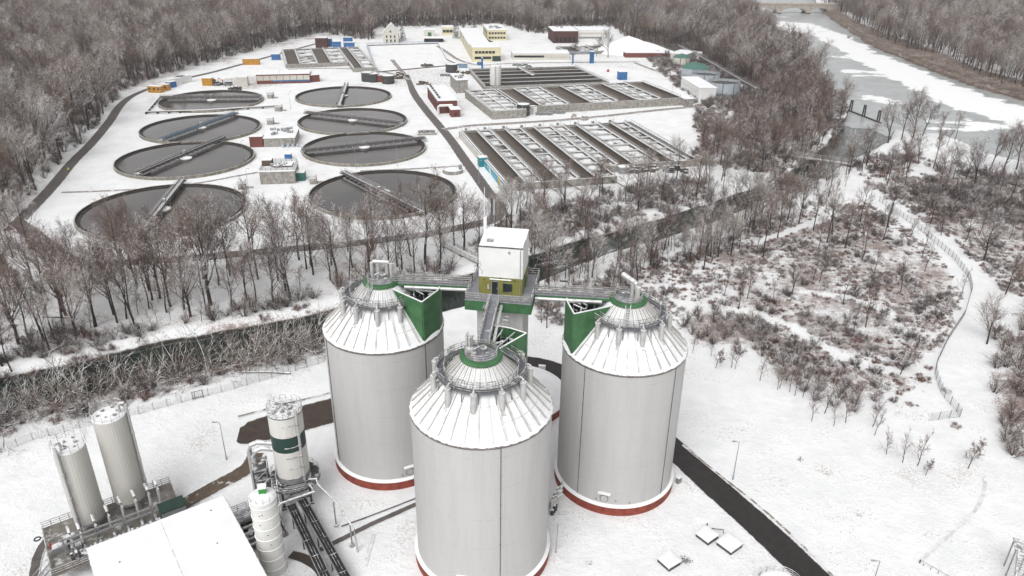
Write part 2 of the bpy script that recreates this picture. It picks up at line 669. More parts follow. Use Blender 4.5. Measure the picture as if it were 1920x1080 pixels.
for poly, a, soft in VEG:
    s = poly_sd(PP, GP(poly)) + wob(PP, soft * .9, soft) * soft * .7
    veg = np.maximum(veg, a * np.clip(.5 - s / (2 * soft), 0, 1))
veg = np.maximum(veg, .62 * np.clip(1 - np.abs(wsd - .8) / 3.2, 0, 1))
# clean trodden or driven snow: wide track on the right, small footpath through the scrub
CLEAN = [(GP([(1640, 380), (1720, 430), (1800, 490), (1850, 560), (1820, 650), (1790, 720), (1840, 830), (1880, 950), (1800, 1060)]), [2.2, 2.6, 4, 5, 4.5, 4, 6, 5, 5]),
         (GP([(1280, 572), (1400, 585), (1480, 610), (1560, 660), (1640, 690), (1700, 700), (1780, 650)]), [1.0] * 7),
         (GP([(1420, 455), (1520, 420), (1560, 400)]), [1.0] * 3),
         (GP([(1500, 545), (1600, 560), (1670, 590)]), [.7] * 3)]
for pts, hw in CLEAN:
    s = line_sd(PP, pts, hw)
    veg *= np.clip(s / 1.6 + .3, 0, 1)
dirt = np.zeros(len(PP))
DIRT = [  # worn, muddy or driven snow round the works
    ([(380, 150), (520, 135), (540, 160), (470, 170), (390, 165)], .55, 6),
    ([(690, 130), (860, 125), (870, 165), (800, 170), (700, 160)], .45, 8),
    ([(250, 165), (300, 170), (320, 190), (270, 200)], .45, 6),
    ([(850, 110), (1000, 112), (1300, 112), (1300, 140), (1090, 125), (870, 125)], .40, 6),
    ([(1040, 60), (1200, 100), (1280, 110), (1280, 150), (1150, 130), (1020, 100)], .36, 8),
    ([(470, 230), (560, 240), (560, 290), (470, 290)], .34, 6),
    ([(470, 320), (600, 325), (600, 350), (470, 350)], .34, 6),
    ([(700, 215), (760, 212), (775, 265), (720, 260)], .30, 6),
    ([(850, 300), (930, 370), (960, 375), (1170, 345), (1150, 330), (960, 360)], .40, 4),
    ([(500, 880), (640, 930), (700, 960), (640, 1080), (520, 1080)], .30, 4),
    ([(1030, 860), (1075, 900), (1060, 1000), (1030, 960)], .40, 2),
]
for poly, a, soft in DIRT:
    s = poly_sd(PP, GP(poly)) + wob(PP, soft, soft) * soft * .6
    dirt = np.maximum(dirt, a * np.clip(.5 - s / (2 * soft), 0, 1))

me = bpy.data.meshes.new('ground')
iy, ix = np.meshgrid(np.arange(NY - 1), np.arange(NX - 1), indexing='ij')
q = (iy * NX + ix).ravel()
quads = np.stack([q, q + 1, q + 1 + NX, q + NX], 1)
me.vertices.add(len(PP))
me.vertices.foreach_set('co', np.column_stack([PP, hz]).astype(np.float32).ravel())
me.loops.add(quads.size)
me.loops.foreach_set('vertex_index', quads.ravel().astype(np.int32))
me.polygons.add(len(quads))
me.polygons.foreach_set('loop_start', (np.arange(len(quads)) * 4).astype(np.int32))
me.polygons.foreach_set('use_smooth', [True] * len(quads))
for nm, arr in (('veg', veg), ('dirt', dirt)):
    at = me.attributes.new(nm, 'FLOAT', 'POINT')
    at.data.foreach_set('value', arr.astype(np.float32))
me.update()
me.validate()

t = NT('snowy_ground')
p = t.pos()
v = t.attr('veg')
n_big = t.noise(p, .09, 4, .6)
n_mid = t.noise(p, .55, 5, .7)
n_fine = t.noise(p, 2.6, 4, .75)
mpst = t.n('Mapping')
t.l(p, mpst.inputs['Vector'])
mpst.inputs['Scale'].default_value = (1.4, .7, 1)
n_tuft = t.noise(mpst.outputs[0], 4.5, 3, .7)
field = t.math('ADD', t.math('ADD', t.math('MULTIPLY', n_mid, .30), t.math('MULTIPLY', n_fine, .35)), t.math('ADD', t.math('MULTIPLY', n_tuft, .35), t.math('MULTIPLY', t.math('SUBTRACT', n_big, .5), .35)))
thr = t.math('SUBTRACT', .672, t.math('MULTIPLY', v, .280))
mask = t.ss(t.math('SUBTRACT', field, thr), -.03, .06)
grass = t.mix(t.ss(n_mid, .35, .65), (.105, .068, .050), (.185, .135, .105))
grass = t.mix(t.ss(n_big, .4, .62), grass, (.165, .088, .064))
snow = t.mix(t.ss(t.noise(p, .18, 4, .6), .3, .7), (.77, .775, .785), (.865, .868, .872))
c = t.mix(t.math('MULTIPLY', mask, .80), snow, grass)
d = t.attr('dirt')
dm = t.ss(t.math('SUBTRACT', t.math('ADD', t.math('MULTIPLY', n_mid, .6), t.math('MULTIPLY', n_fine, .4)), t.math('SUBTRACT', .72, t.math('MULTIPLY', d, .45))), -.05, .10)
c = t.mix(t.math('MULTIPLY', dm, .75), c, (.20, .16, .135))
# sparse specks of dead stalks everywhere
sp = t.ss(t.math('ADD', t.math('MULTIPLY', t.noise(p, 2.2, 3, .8), .5), t.math('MULTIPLY', n_big, .5)), .54, .63)
c = t.mix(t.math('MULTIPLY', sp, .42), c, (.30, .24, .20))
# bed and wet foot of the banks
sz = t.n('SeparateXYZ')
t.l(p, sz.inputs[0])
c = t.mix(t.ss(t.math('ADD', sz.outputs[2], t.math('MULTIPLY', n_mid, .8)), -.9, -1.35), c, (.035, .030, .024))
t.col(c)
t.b.inputs['Roughness'].default_value = .9
t.bump(t.math('ADD', t.math('ADD', n_mid, t.math('MULTIPLY', n_fine, .4)), t.math('MULTIPLY', n_big, 1.6)), .7, .4)
me.materials.append(t.m)
gnd = bpy.data.objects.new('ground', me)
COL.objects.link(gnd)
tag(gnd, kind='structure')

# ---- water of the river
t = NT('river_water')
p = t.pos()
n = t.noise(p, .5, 4, .6)
t.col(t.mix(t.ss(t.noise(p, .06, 3), .35, .7), (.010, .018, .014), (.020, .034, .028)))
t.b.inputs['Roughness'].default_value = .06
t.b.inputs['Specular IOR Level'].default_value = .35
t.bump(n, .06, .05)
MT['river'] = t.m
m = MB()
rp = GP([(-600, 900), (-600, 640), (500, 500), (1000, 430), (1500, 250), (1585, 200), (1660, 232), (1700, 262), (1660, 330), (1400, 480), (1000, 640), (500, 780)], WZ)
m.add([(q.x, q.y, WZ) for q in rp], [tuple(range(len(rp)))[::-1]])
tag(m.build('river', 'river'), kind='structure')

# ---- ice on the lake, with wind-laid snow
t = NT('lake_ice')
p = t.pos()
sn = t.attr('snow')
n1 = t.noise(p, .045, 5, .62)
mpi = t.n('Mapping')
t.l(p, mpi.inputs['Vector'])
mpi.inputs['Rotation'].default_value = (0, 0, R(18))
mpi.inputs['Scale'].default_value = (.022, .075, 1)
n2 = t.noise(mpi.outputs[0], 1.0, 5, .62)
fld = t.math('ADD', t.math('ADD', t.math('MULTIPLY', n1, .45), t.math('MULTIPLY', n2, .55)), t.math('MULTIPLY', t.math('SUBTRACT', sn, .5), .85))
msk = t.ss(fld, .60, .62)
ice = t.mix(t.ss(t.noise(p, .12, 5, .6), .3, .7), (.30, .32, .325), (.41, .43, .43))
t.col(t.mix(msk, ice, (.84, .845, .85)))
t.l(t.math('ADD', .28, t.math('MULTIPLY', msk, .6)), t.b.inputs['Roughness'])
t.b.inputs['Specular IOR Level'].default_value = .4
lk = np.array([(q.x, q.y) for q in LAKE])
lx, ly = np.meshgrid(np.arange(80, 1000, 5.), np.arange(255, 1600, 5.))
LP = np.stack([lx, ly], -1).reshape(-1, 2)
keep = poly_sd(LP, LAKE) < 14
SNOWBAND = GP([(1500, 62), (1560, 55), (1600, 66), (1640, 92), (1740, 132), (1830, 168), (1930, 200), (2300, 260), (2300, 380), (1930, 262), (1850, 225), (1780, 205), (1740, 190), (1690, 165), (1640, 140), (1590, 110), (1550, 85)], WZ)
s1 = poly_sd(LP, SNOWBAND)
lsn = np.clip(.5 - s1 / 44, .06, .95)
for c0, rx, ry, a in (((1490, 50), 42, 16, .72), ((1465, 33), 20, 6, .6), ((1512, 25), 14, 4, .6), ((1650, 187), 16, 5, .62), ((1555, 108), 18, 4, .6), ((1640, 138), 34, 7, .6), ((1480, 67), 22, 5, .62), ((1820, 235), 40, 6, .62)):
    cc = G(*c0, WZ)
    e = np.hypot((LP[:, 0] - cc.x) / rx, (LP[:, 1] - cc.y) / (ry * 4))
    lsn = np.maximum(lsn, a * np.clip(1.6 - e, 0, 1))
idx = -np.ones(len(LP), int)
nyl, nxl = lx.shape
fs = []
kp = keep.reshape(nyl, nxl)
for j in range(nyl - 1):
    for i in np.nonzero(kp[j, :-1] & kp[j, 1:] & kp[j + 1, :-1] & kp[j + 1, 1:])[0]:
        a = j * nxl + i
        fs.append((a, a + 1, a + 1 + nxl, a + nxl))
fs = np.array(fs)
used = np.unique(fs)
idx[used] = np.arange(len(used))
me = bpy.data.meshes.new('frozen_lake')
me.from_pydata([(float(a), float(b), WZ + .06) for a, b in LP[used]], [], [tuple(int(k) for k in f) for f in idx[fs]])
at = me.attributes.new('snow', 'FLOAT', 'POINT')
at.data.foreach_set('value', lsn[used].astype(np.float32))
me.materials.append(t.m)
lake = bpy.data.objects.new('frozen_lake', me)
# the boom keeps the channel mouth open: cut the ice south of it
COL.objects.link(lake)
tag(lake, kind='structure')
BOOM_A, BOOM_B = G(1585, 203, WZ), G(1660, 233, WZ)


# ---- roads
def mat_road(name, col, edge, patch, tracks=0., rough=.9):
    t = NT(name)
    p = t.pos()
    uv = t.n('Attribute', _attribute_name='across').outputs['Fac']
    n = t.noise(p, .7, 5, .7)
    nb = t.noise(p, .16, 4, .6)
    ed = t.math('MULTIPLY', t.math('ABSOLUTE', t.math('SUBTRACT', uv, .5)), 2.)
    f = t.ss(t.math('ADD', ed, t.math('MULTIPLY', t.math('SUBTRACT', n, .5), rough)), edge - .05, edge + .05)
    pf = t.ss(t.math('ADD', t.math('MULTIPLY', nb, .5), t.math('MULTIPLY', n, .5)), patch, patch + .06)
    base = t.mix(t.ss(n, .3, .7), tuple(x * .75 for x in col), tuple(min(1, x * 1.2) for x in col))
    if tracks:
        tr = t.ss(t.math('ABSOLUTE', t.math('SUBTRACT', ed, .5)), .28, .45)
        pf = t.math('MAXIMUM', pf, t.math('MULTIPLY', tr, tracks))
    f = t.math('MAXIMUM', f, t.math('MULTIPLY', pf, .8))
    t.col(t.mix(f, base, (.80, .805, .81)))
    t.b.inputs['Roughness'].default_value = .6
    t.bump(n, .2, .05)
    return t.m


MT['asphalt'] = mat_road('wet_asphalt', (.030, .026, .026), .93, .70, 0., .25)
MT['asphalt_worn'] = mat_road('driven_asphalt', (.120, .105, .100), .88, .66, 0., .5)
MT['brownstrip'] = mat_road('brown_paving', (.115, .085, .062), .9, .58, 0., .4)
MT['slush'] = mat_road('slushy_track', (.20, .165, .145), .72, .54, .5)
MT['yardmud'] = mat_road('muddy_yard', (.062, .046, .037), .95, .68, 0., .22)


def smooth_line(pts, k=8):
    out = []
    n = len(pts)
    for i in range(n - 1):
        p0, p1, p2, p3 = pts[max(i - 1, 0)], pts[i], pts[i + 1], pts[min(i + 2, n - 1)]
        for j in range(k):
            t_ = j / k
            out.append(.5 * ((2 * p1) + (p2 - p0) * t_ + (2 * p0 - 5 * p1 + 4 * p2 - p3) * t_ ** 2 + (3 * p1 - p0 - 3 * p2 + p3) * t_ ** 3))
    out.append(pts[-1])
    return out


_rz = [0.02]


def road(name, pts, width, matn, world=False):
    z = _rz[0]
    _rz[0] += .006
    ln = smooth_line([Vector((p.x, p.y, 0)) for p in (pts if world else GP(pts))])
    ws = width if isinstance(width, (list, tuple)) else [width] * len(pts)
    vs, fs, ac = [], [], []
    for i, p in enumerate(ln):
        d = (ln[min(i + 1, len(ln) - 1)] - ln[max(i - 1, 0)]).normalized()
        k = i / (len(ln) - 1) * (len(ws) - 1)
        a = int(min(k, len(ws) - 2)) if len(ws) > 1 else 0
        wd = ws[a] * (1 - (k - a)) + ws[min(a + 1, len(ws) - 1)] * (k - a)
        x = Vector((d.y, -d.x, 0)) * (wd / 2)
        for j in range(5):
            vs.append(p + x * (j / 2 - 1) + Vector((0, 0, z)))
            ac.append(j / 4)
    for i in range(len(ln) - 1):
        for j in range(4):
            a = i * 5 + j
            fs.append((a, a + 1, a + 6, a + 5))
    me = bpy.data.meshes.new(name)
    me.from_pydata([tuple(v) for v in vs], [], fs)
    at = me.attributes.new('across', 'FLOAT', 'POINT')
    at.data.foreach_set('value', ac)
    me.materials.append(MT[matn])
    o = bpy.data.objects.new(name, me)
    COL.objects.link(o)
    return tag(o, kind='structure')


road('perimeter_road', [(20, 432), (50, 400), (98, 350), (135, 305), (172, 268), (205, 228), (222, 202), (240, 185), (265, 172), (300, 160), (352, 146), (400, 135), (470, 116), (530, 99), (600, 80)], [5, 5, 5, 5, 5, 5, 5, 4.5, 4, 4, 5, 4.5, 4, 4, 4], 'asphalt_worn')
road('works_road', [(762, 140), (768, 155), (778, 178), (800, 208), (822, 234), (845, 262), (868, 295), (890, 325), (915, 360), (935, 388), (925, 410), (895, 420), (850, 429)], [4, 4, 5, 5, 5, 5, 5, 5, 5, 5.5, 6, 6, 5.5], 'asphalt_worn')
road('service_road', [(850, 429), (790, 441), (700, 452), (633, 460), (560, 466), (480, 473), (400, 481), (300, 488), (200, 493), (140, 490), (90, 460), (50, 430), (30, 415)], [5.5] * 13, 'asphalt_worn')
road('footway', [(115, 361), (200, 358), (300, 352), (380, 342), (440, 331), (490, 322)], 2.2, 'slush')
road('lane', [(675, 321), (720, 319), (790, 316), (866, 311)], 2.4, 'slush')
road('cross_lane', [(832, 243), (880, 236), (960, 231), (1040, 226), (1120, 219), (1230, 207), (1300, 200), (1360, 192), (1410, 186)], 5, 'slush')
road('north_lane', [(735, 112), (748, 128), (762, 142)], 4, 'slush')
road('yard_lane', [(540, 130), (620, 128), (700, 132), (740, 140), (765, 150)], 4, 'slush')
road('building_lane', [(820, 86), (838, 98), (862, 113), (900, 122), (960, 119), (1080, 117), (1200, 116)], 4, 'slush')
road('right_track', [(1190, 118), (1250, 140), (1330, 165), (1400, 182)], 4, 'slush')
road('access_road', [(1160, 748), (1220, 803), (1280, 857), (1340, 913), (1429, 992), (1521, 1080), (1622, 1180)], [5.2, 5.5, 5.75, 5.75, 5.75, 5.75, 5.75], 'asphalt')
PAD4 = Vector((.9, 129.3, 0))
road('ring_road', [PAD4 + pol(14.6, R(a)) for a in range(-25, 206, 15)], 5.6, 'asphalt', True)
road('muddy_yard', [(447, 815), (470, 812), (520, 797), (600, 776), (680, 754), (760, 742)], [4.5, 8.0, 8.6, 9.0, 8.5, 6.0], 'yardmud')
road('paved_strip', [(330, 958), (345, 946), (400, 915), (462, 880), (480, 850)], [3.2, 3.2, 3.4, 3.4, 3], 'brownstrip')
road('trench_path', [(600, 1032), (640, 1012), (700, 982), (785, 944)], 1.1, 'asphalt_worn')
road('kerb_line', [(640, 988), (700, 966), (780, 935)], .35, 'asphalt_worn')
road('curved_path', [(62, 1090), (72, 1040), (95, 1005), (110, 996)], [1.5] * 4, 'asphalt_worn')
road('muddy_path', [(545, 1040), (575, 1050), (600, 1068), (612, 1095)], [1.6, 1.8, 1.8, 1.8], 'yardmud')
MT['trodden'] = mat_road('trodden_snow', (.66, .66, .665), .75, .52, 0., .9)
MT['verge'] = mat_road('grit_verge', (.26, .22, .19), .7, .47, 0., 1.1)
road('trodden_line', [(1847, 893), (1845, 925), (1826, 962), (1780, 1005), (1726, 1054)], .55, 'trodden')
road('footprints', [(700, 1003), (692, 1030), (684, 1062)], .7, 'trodden')
road('verge', [(1280, 835), (1347, 890), (1420, 947), (1493, 1013), (1557, 1077), (1650, 1166)], .55, 'verge')
road('verge', [(446, 782), (500, 768), (600, 742), (640, 733)], .7, 'verge')
# ================================================================ trees
def rnd_dir(rg):
    a = rg.uniform(0, 2 * math.pi)
    z = rg.uniform(-1, 1)
    r = math.sqrt(1 - z * z)
    return Vector((r * math.cos(a), r * math.sin(a), z))


def bend(rg, p, d, L, n, wig, lift):
    pts = [p.copy()]
    d = d.normalized()
    for i in range(n):
        d = (d + rnd_dir(rg) * wig + Vector((0, 0, lift))).normalized()
        p = p + d * (L / n)
        pts.append(p.copy())
    return pts


def at_t(pts, t):
    k = t * (len(pts) - 1)
    i = min(int(k), len(pts) - 2)
    return pts[i].lerp(pts[i + 1], k - i), (pts[i + 1] - pts[i]).normalized()


def off_axis(rg, d, ang):
    x = d.orthogonal().normalized()
    y = d.cross(x)
    a = rg.uniform(0, 2 * math.pi)
    return (d * math.cos(ang) + (x * math.cos(a) + y * math.sin(a)) * math.sin(ang)).normalized()


def taper_tube(m, pts, r0, r1, n):
    k = len(pts) - 1
    m.tube(pts, [r0 + (r1 - r0) * i / k for i in range(k + 1)], n, cap=False)


def tri_twig(m, rg, p, d, L, w):
    q = p + d * L
    s = d.cross(rnd_dir(rg))
    if s.length < 1e-3:
        return
    s = s.normalized() * (w / 2)
    m.add([p - s, p + s, q], [(0, 1, 2)])


def make_tree(seed, h, trunk_h, spread, limbs, subs, twigs, tiny, r0, lean=.0, wig=.18, up=.12, tw=.04, leafy=0):
    """bare broadleaf tree: trunk mesh (trunk and limbs) and crown mesh (boughs down to twigs)"""
    rg = random.Random(seed)
    T, C = MB(), MB()
    lead = bend(rg, Vector((0, 0, -.3)), Vector((lean, lean * .4, 1)), h * .93, 9, .09, .05)
    taper_tube(T, lead, r0, r0 * .10, 7)
    for i in range(limbs):
        f = trunk_h + (1 - trunk_h) * ((i + rg.random()) / limbs) * .88
        p, d = at_t(lead, f)
        ang = rg.uniform(.5, .95) * (1.1 - f * .35)
        L = spread * h * rg.uniform(.8, 1.2) * (1.12 - .62 * f)
        lp = bend(rg, p, off_axis(rg, d, ang), L, 6, wig, up)
        lr = r0 * (1.0 - f * .8) * .5
        taper_tube(T, lp, lr, lr * .22, 5)
        for j in range(subs):
            g = .2 + .8 * (j + rg.random()) / subs
            p2, d2 = at_t(lp, min(g, .99))
            L2 = L * rg.uniform(.34, .58) * (1.15 - .5 * g)
            sp = bend(rg, p2, off_axis(rg, d2, rg.uniform(.45, .95)), L2, 4, wig, up * .6)
            taper_tube(C, sp, max(.035, lr * .34 * (1.1 - g * .6)), .02, 3)
            for k in range(twigs):
                g2 = .15 + .85 * (k + rg.random()) / twigs
                p3, d3 = at_t(sp, min(g2, .99))
                L3 = L2 * rg.uniform(.35, .65)
                d3 = off_axis(rg, d3, rg.uniform(.4, 1.0))
                q = bend(rg, p3, d3, L3, 2, .22, .05)
                taper_tube(C, q, tw * .55, tw * .2, 3)
                for _ in range(tiny):
                    p4, d4 = at_t(q, rg.random() * .98)
                    tri_twig(C, rg, p4, off_axis(rg, d4, rg.uniform(.3, 1.1)), rg.uniform(.5, 1.3) * min(1, L3 / 1.2), tw)
                for _ in range(leafy):
                    p4, d4 = at_t(q, rg.random() * .98)
                    tri_twig(C, rg, p4 + rnd_dir(rg) * .3, rnd_dir(rg), rg.uniform(.2, .4), .26)
    return T, C


def make_bush(seed, h, stems, twigs, tiny, tw=.035, spreadang=.8, leafy=0, sr=.07, wig=.16, lift=.03):
    rg = random.Random(seed)
    T, C = MB(), MB()
    for i in range(stems):
        a = rg.uniform(0, 6.28)
        d = Vector((math.cos(a) * rg.uniform(.1, spreadang), math.sin(a) * rg.uniform(.1, spreadang), 1))
        L = h * rg.uniform(.7, 1.1)
        st = bend(rg, Vector((math.cos(a) * .25, math.sin(a) * .25, -.2)), d, L, 6, wig, lift)
        taper_tube(T, st, sr, sr * .3, 4)
        for k in range(twigs):
            g = .2 + .8 * (k + rg.random()) / twigs
            p, dd = at_t(st, min(g, .99))
            L3 = L * rg.uniform(.25, .5)
            q = bend(rg, p, off_axis(rg, dd, rg.uniform(.4, 1.1)), L3, 3, .25, .02)
            taper_tube(C, q, sr * .4, .012, 3)
            for _ in range(tiny):
                p4, d4 = at_t(q, rg.random() * .98)
                tri_twig(C, rg, p4, off_axis(rg, d4, rg.uniform(.3, 1.2)), rg.uniform(.35, .9), tw)
            for _ in range(leafy):
                p4, d4 = at_t(q, rg.random() * .98)
                tri_twig(C, rg, p4, rnd_dir(rg), rg.uniform(.18, .34), .2)
    return T, C


def make_conifer(seed, h, r):
    rg = random.Random(seed)
    T, C = MB(), MB()
    taper_tube(T, [Vector((0, 0, -.3)), Vector((0, 0, h * .5)), Vector((0, 0, h * .97))], .28, .05, 6)
    nl = int(h / .55)
    for i in range(nl):
        f = (i + .5) / nl
        z = h * (.08 + .92 * f)
        R_ = r * (1 - f) ** .8 * rg.uniform(.85, 1.15) + .12
        for k in range(max(5, int(11 * (1 - f)))):
            a = rg.uniform(0, 6.28)
            e = Vector((math.cos(a) * R_, math.sin(a) * R_, -R_ * .28))
            sd_ = Vector((-math.sin(a), math.cos(a), 0))
            for s in range(5):
                f0 = rg.uniform(.15, .9)
                p = Vector((0, 0, z)) + e * f0
                d = (e.normalized() + sd_ * rg.uniform(-.9, .9) + Vector((0, 0, rg.uniform(-.5, .1)))).normalized()
                tri_twig(C, rg, p, d, rg.uniform(.6, 1.2), .42)
    return T, C


def tree_mesh(T, C, tm='bark', cm='twig', names=('trunk', 'crown')):
    a = T.build(names[0], tm)
    b = C.build(names[1], cm)
    return a, b


def plant(name, label, cat, group, meshes, loc, rz, s):
    e = thing(name, label, cat, loc, rz, group)
    e.scale = (s[0], s[0], s[1]) if isinstance(s, tuple) else (s, s, s)
    for o in meshes:
        o.parent = e
    return e


_gh = {}


def ground_z(x, y):
    P = np.array([[x, y]])
    k = float(np.clip((water_sd(P)[0] + wob(P, 6.0)[0] * .9 + 1.6) / 4.6, 0, 1))
    return (k * k * (3 - 2 * k) - 1) * 3.4


rnd = random.Random(11)
# kinds of tree: (height it was grown at, trunk+crown meshes)
BIG = [make_tree(21, 20, .26, .50, 11, 8, 7, 4, .34), make_tree(22, 20, .34, .44, 10, 8, 7, 4, .30, lean=.08),
       make_tree(23, 20, .22, .56, 12, 9, 7, 4, .42, wig=.2), make_tree(24, 20, .40, .38, 10, 8, 7, 4, .26, lean=-.05),
       make_tree(25, 20, .28, .50, 12, 8, 7, 4, .36, lean=.1, wig=.2)]
SLIM = [make_tree(31, 12, .24, .32, 11, 5, 4, 3, .13, tw=.032), make_tree(32, 12, .16, .36, 12, 5, 4, 3, .15, lean=.06, tw=.032)]
RED = make_tree(33, 12, .2, .42, 13, 6, 5, 3, .17, wig=.25, leafy=2)
BUSH = [make_bush(41, 4.5, 13, 9, 7), make_bush(42, 3.2, 14, 9, 8, spreadang=1.2)]
FALL = make_bush(43, 10.0, 9, 11, 4, tw=.07, spreadang=2.6, sr=.13, wig=.34, lift=-.07)
BRAMBLE = make_bush(44, 1.25, 14, 7, 5, tw=.045, spreadang=2.6)
BRAMBLE2 = make_bush(45, 1.15, 14, 6, 4, tw=.05, spreadang=2.2, leafy=2)

protos = {}


def proto(key, TC, tm, cm):
    protos[key] = tree_mesh(TC[0], TC[1], tm, cm)


for i, b in enumerate(BIG):
    proto('big%d' % i, b, 'bark', ('twig', 'twig_red', 'twig_frost', 'twig', 'twig_frost')[i])
for i, b in enumerate(SLIM):
    proto('slim%d' % i, b, 'bark', 'twig')
proto('red', RED, 'bark', 'leaf')
proto('bush0', BUSH[0], 'bark', 'twig')
proto('bush1', BUSH[1], 'bark', 'twig_dark')
proto('fall', FALL, 'twig_pale', 'twig_pale')
ALT = {}


def alt(key, crown_mat):
    """the same grown tree with twigs of another colour"""
    k2 = key + ':' + crown_mat
    if k2 not in ALT:
        me = protos[key][1].data.copy()
        me.materials[0] = MT[crown_mat]
        ALT[k2] = me
    return ALT[k2]


FIRST = {}
MADE = {}


def put(key, name, label, cat, group, x, y, s, rz=None, z=None, crown=None):
    """one individual: the kind's own meshes the first time, then linked copies of both parts"""
    if z is None:
        z = ground_z(x, y)
    rz = rnd.uniform(0, 6.28) if rz is None else rz
    tk, cr = protos[key]
    e = thing(name, label, cat, (x, y, z), rz, group)
    e.scale = (s, s, s * rnd.uniform(.92, 1.08))
    if key in FIRST:
        tk, cr = tk.copy(), cr.copy()
        COL.objects.link(tk)
        COL.objects.link(cr)
    FIRST[key] = 1
    tk.parent = e
    cr.parent = e
    if crown is None and key in ('big2', 'big4'):
        crown = 'twig'
    if crown:
        if cr.data.users > 1 or True:
            if key + ':' + crown not in ALT:
                alt(key, crown)
            cr.data = ALT[key + ':' + crown]
    MADE[(key, crown)] = [tk, cr]
    return e


def sample(poly_px, n, gap, rg, avoid=None, wet=1.0):
    """n places inside a ground polygon, at least gap metres apart"""
    poly = GP(poly_px)
    P = np.array([(p.x, p.y) for p in poly])
    lo, hi = P.min(0), P.max(0)
    out = []
    tries = 0
    while len(out) < n and tries < 60:
        tries += 1
        c = np.array([(rg.uniform(lo[0], hi[0]), rg.uniform(lo[1], hi[1])) for _ in range(400)])
        c = c[poly_sd(c, poly) < 0]
        if len(c):
            c = c[water_sd(c) > wet]
        if avoid and len(c):
            for a in avoid:
                c = c[a(c)]
        for q in c:
            if len(out) >= n:
                break
            if not out or np.min(np.hypot(*(np.array(out) - q).T)) > gap:
                out.append(q)
    return out


rg = random.Random(5)
clear_of_lane = lambda pts, hw: (lambda c: line_sd(c, GP(pts), [hw] * len(pts)) > 0)
SRV = clear_of_lane([(935, 388), (925, 410), (850, 429), (700, 452), (633, 460), (480, 473), (300, 488), (200, 493), (140, 490), (50, 430)], 4.5)
PERI = clear_of_lane([(20, 432), (98, 350), (172, 268), (222, 202), (265, 172), (352, 146), (470, 116), (600, 80)], 5)

# notable trees of the wood between the basins and the near river (place of the foot in the photograph, height)
g1 = 'bare trees of the wood between basins and river'
l1 = 'bare snow-dusted tree in the wood between the round basins and the near river'
for px, py, h, k in [(395, 572, 25, 'big2'), (345, 580, 20, 'big1'), (320, 575, 20, 'big0'), (220, 605, 20, 'big3'), (250, 600, 18, 'big1'), (180, 612, 21, 'big0'),
                     (35, 645, 18, 'big2'), (632, 522, 22, 'big4'), (535, 545, 19, 'big2'), (575, 505, 20, 'big3'), (585, 500, 21, 'big0'), (480, 568, 17, 'big3'),
                     (798, 495, 25, 'big4'), (745, 500, 18, 'big3'), (770, 480, 19, 'big1'), (690, 505, 17, 'big3'), (84, 640, 17, 'big4'), (120, 585, 19, 'big0'),
                     (20, 690, 15, 'big3'), (300, 560, 19, 'big4'), (280, 545, 19, 'big0'), (410, 535, 18, 'big3')]:
    q = G(px, py)
    put(k, 'bare_tree', l1, 'tree', g1, q.x, q.y, h / 20)
for q in sample([(-60, 470), (60, 450), (130, 500), (330, 492), (640, 470), (860, 445), (885, 480), (840, 530), (610, 570), (400, 605), (200, 650), (0, 690), (-60, 690)], 84, 4.0, rg, [SRV]):
    put('big%d' % rg.randrange(5), 'bare_tree', l1, 'tree', g1, q[0], q[1], rg.uniform(.62, .98), crown=rg.choice([None, 'twig_red', 'twig_dark', 'twig_frost']))
# trees on the far bank behind the stair tower and below the rectangular basins
g2 = 'bare trees on the bank below the rectangular basins'
l2 = 'bare tree on the river bank below the rectangular basins, behind the stair tower'
for q in sample([(865, 470), (935, 425), (970, 385), (1170, 352), (1315, 318), (1420, 318), (1470, 322), (1420, 345), (1300, 375), (1130, 425), (1000, 470), (900, 488)], 46, 4.5, rg, [SRV]):
    put(rg.choice(['big0', 'big1', 'big3', 'slim0', 'slim1', 'big2']), 'bare_tree', l2, 'tree', g2, q[0], q[1], rg.uniform(.55, .8), crown=rg.choice([None, 'twig_red', 'twig_pale']))
# spit between the works and the lake
g3 = 'bare trees on the spit between works and lake'
l3 = 'bare brown tree on the wooded spit between the works and the frozen lake'
for q in sample([(1310, 268), (1405, 246), (1440, 190), (1420, 130), (1480, 130), (1560, 190), (1585, 215), (1562, 270), (1510, 310), (1470, 318), (1320, 312)], 60, 5.5, rg):
    put('big%d' % rg.randrange(5), 'bare_tree', l3, 'tree', g3, q[0], q[1], rg.uniform(.55, .95), crown=rg.choice(['twig_red', None, 'twig_dark', 'twig_red']))
# near bank of the channel, right of the tower
g4 = 'bare trees on the near bank right of the stair tower'
l4 = 'bare spreading tree on the scrubby near bank of the channel, right of the stair tower'
for px, py, h, k in [(1312, 478, 13, 'big2'), (1346, 482, 13, 'big0'), (1370, 480, 14, 'big1'), (1410, 435, 17, 'big2'), (1423, 436, 16, 'big0'), (1457, 448, 16, 'big3'),
                     (1110, 520, 12, 'big2'), (1060, 522, 9, 'big0'), (1195, 530, 12, 'big4'), (1220, 500, 14, 'big2'), (1165, 480, 12, 'big0'), (1245, 470, 12, 'big1'), (1015, 605, 9, 'big3'), (1025, 615, 9, 'big0'),
                     (1550, 455, 15, 'big3'), (1560, 440, 16, 'big1'), (1584, 465, 15, 'big3'), (1525, 433, 15, 'big3'), (1497, 420, 15, 'big0')]:
    q = G(px, py)
    put(k, 'bare_tree', l4, 'tree', g4, q.x, q.y, h / 20, crown=rg.choice([None, 'twig_pale']))
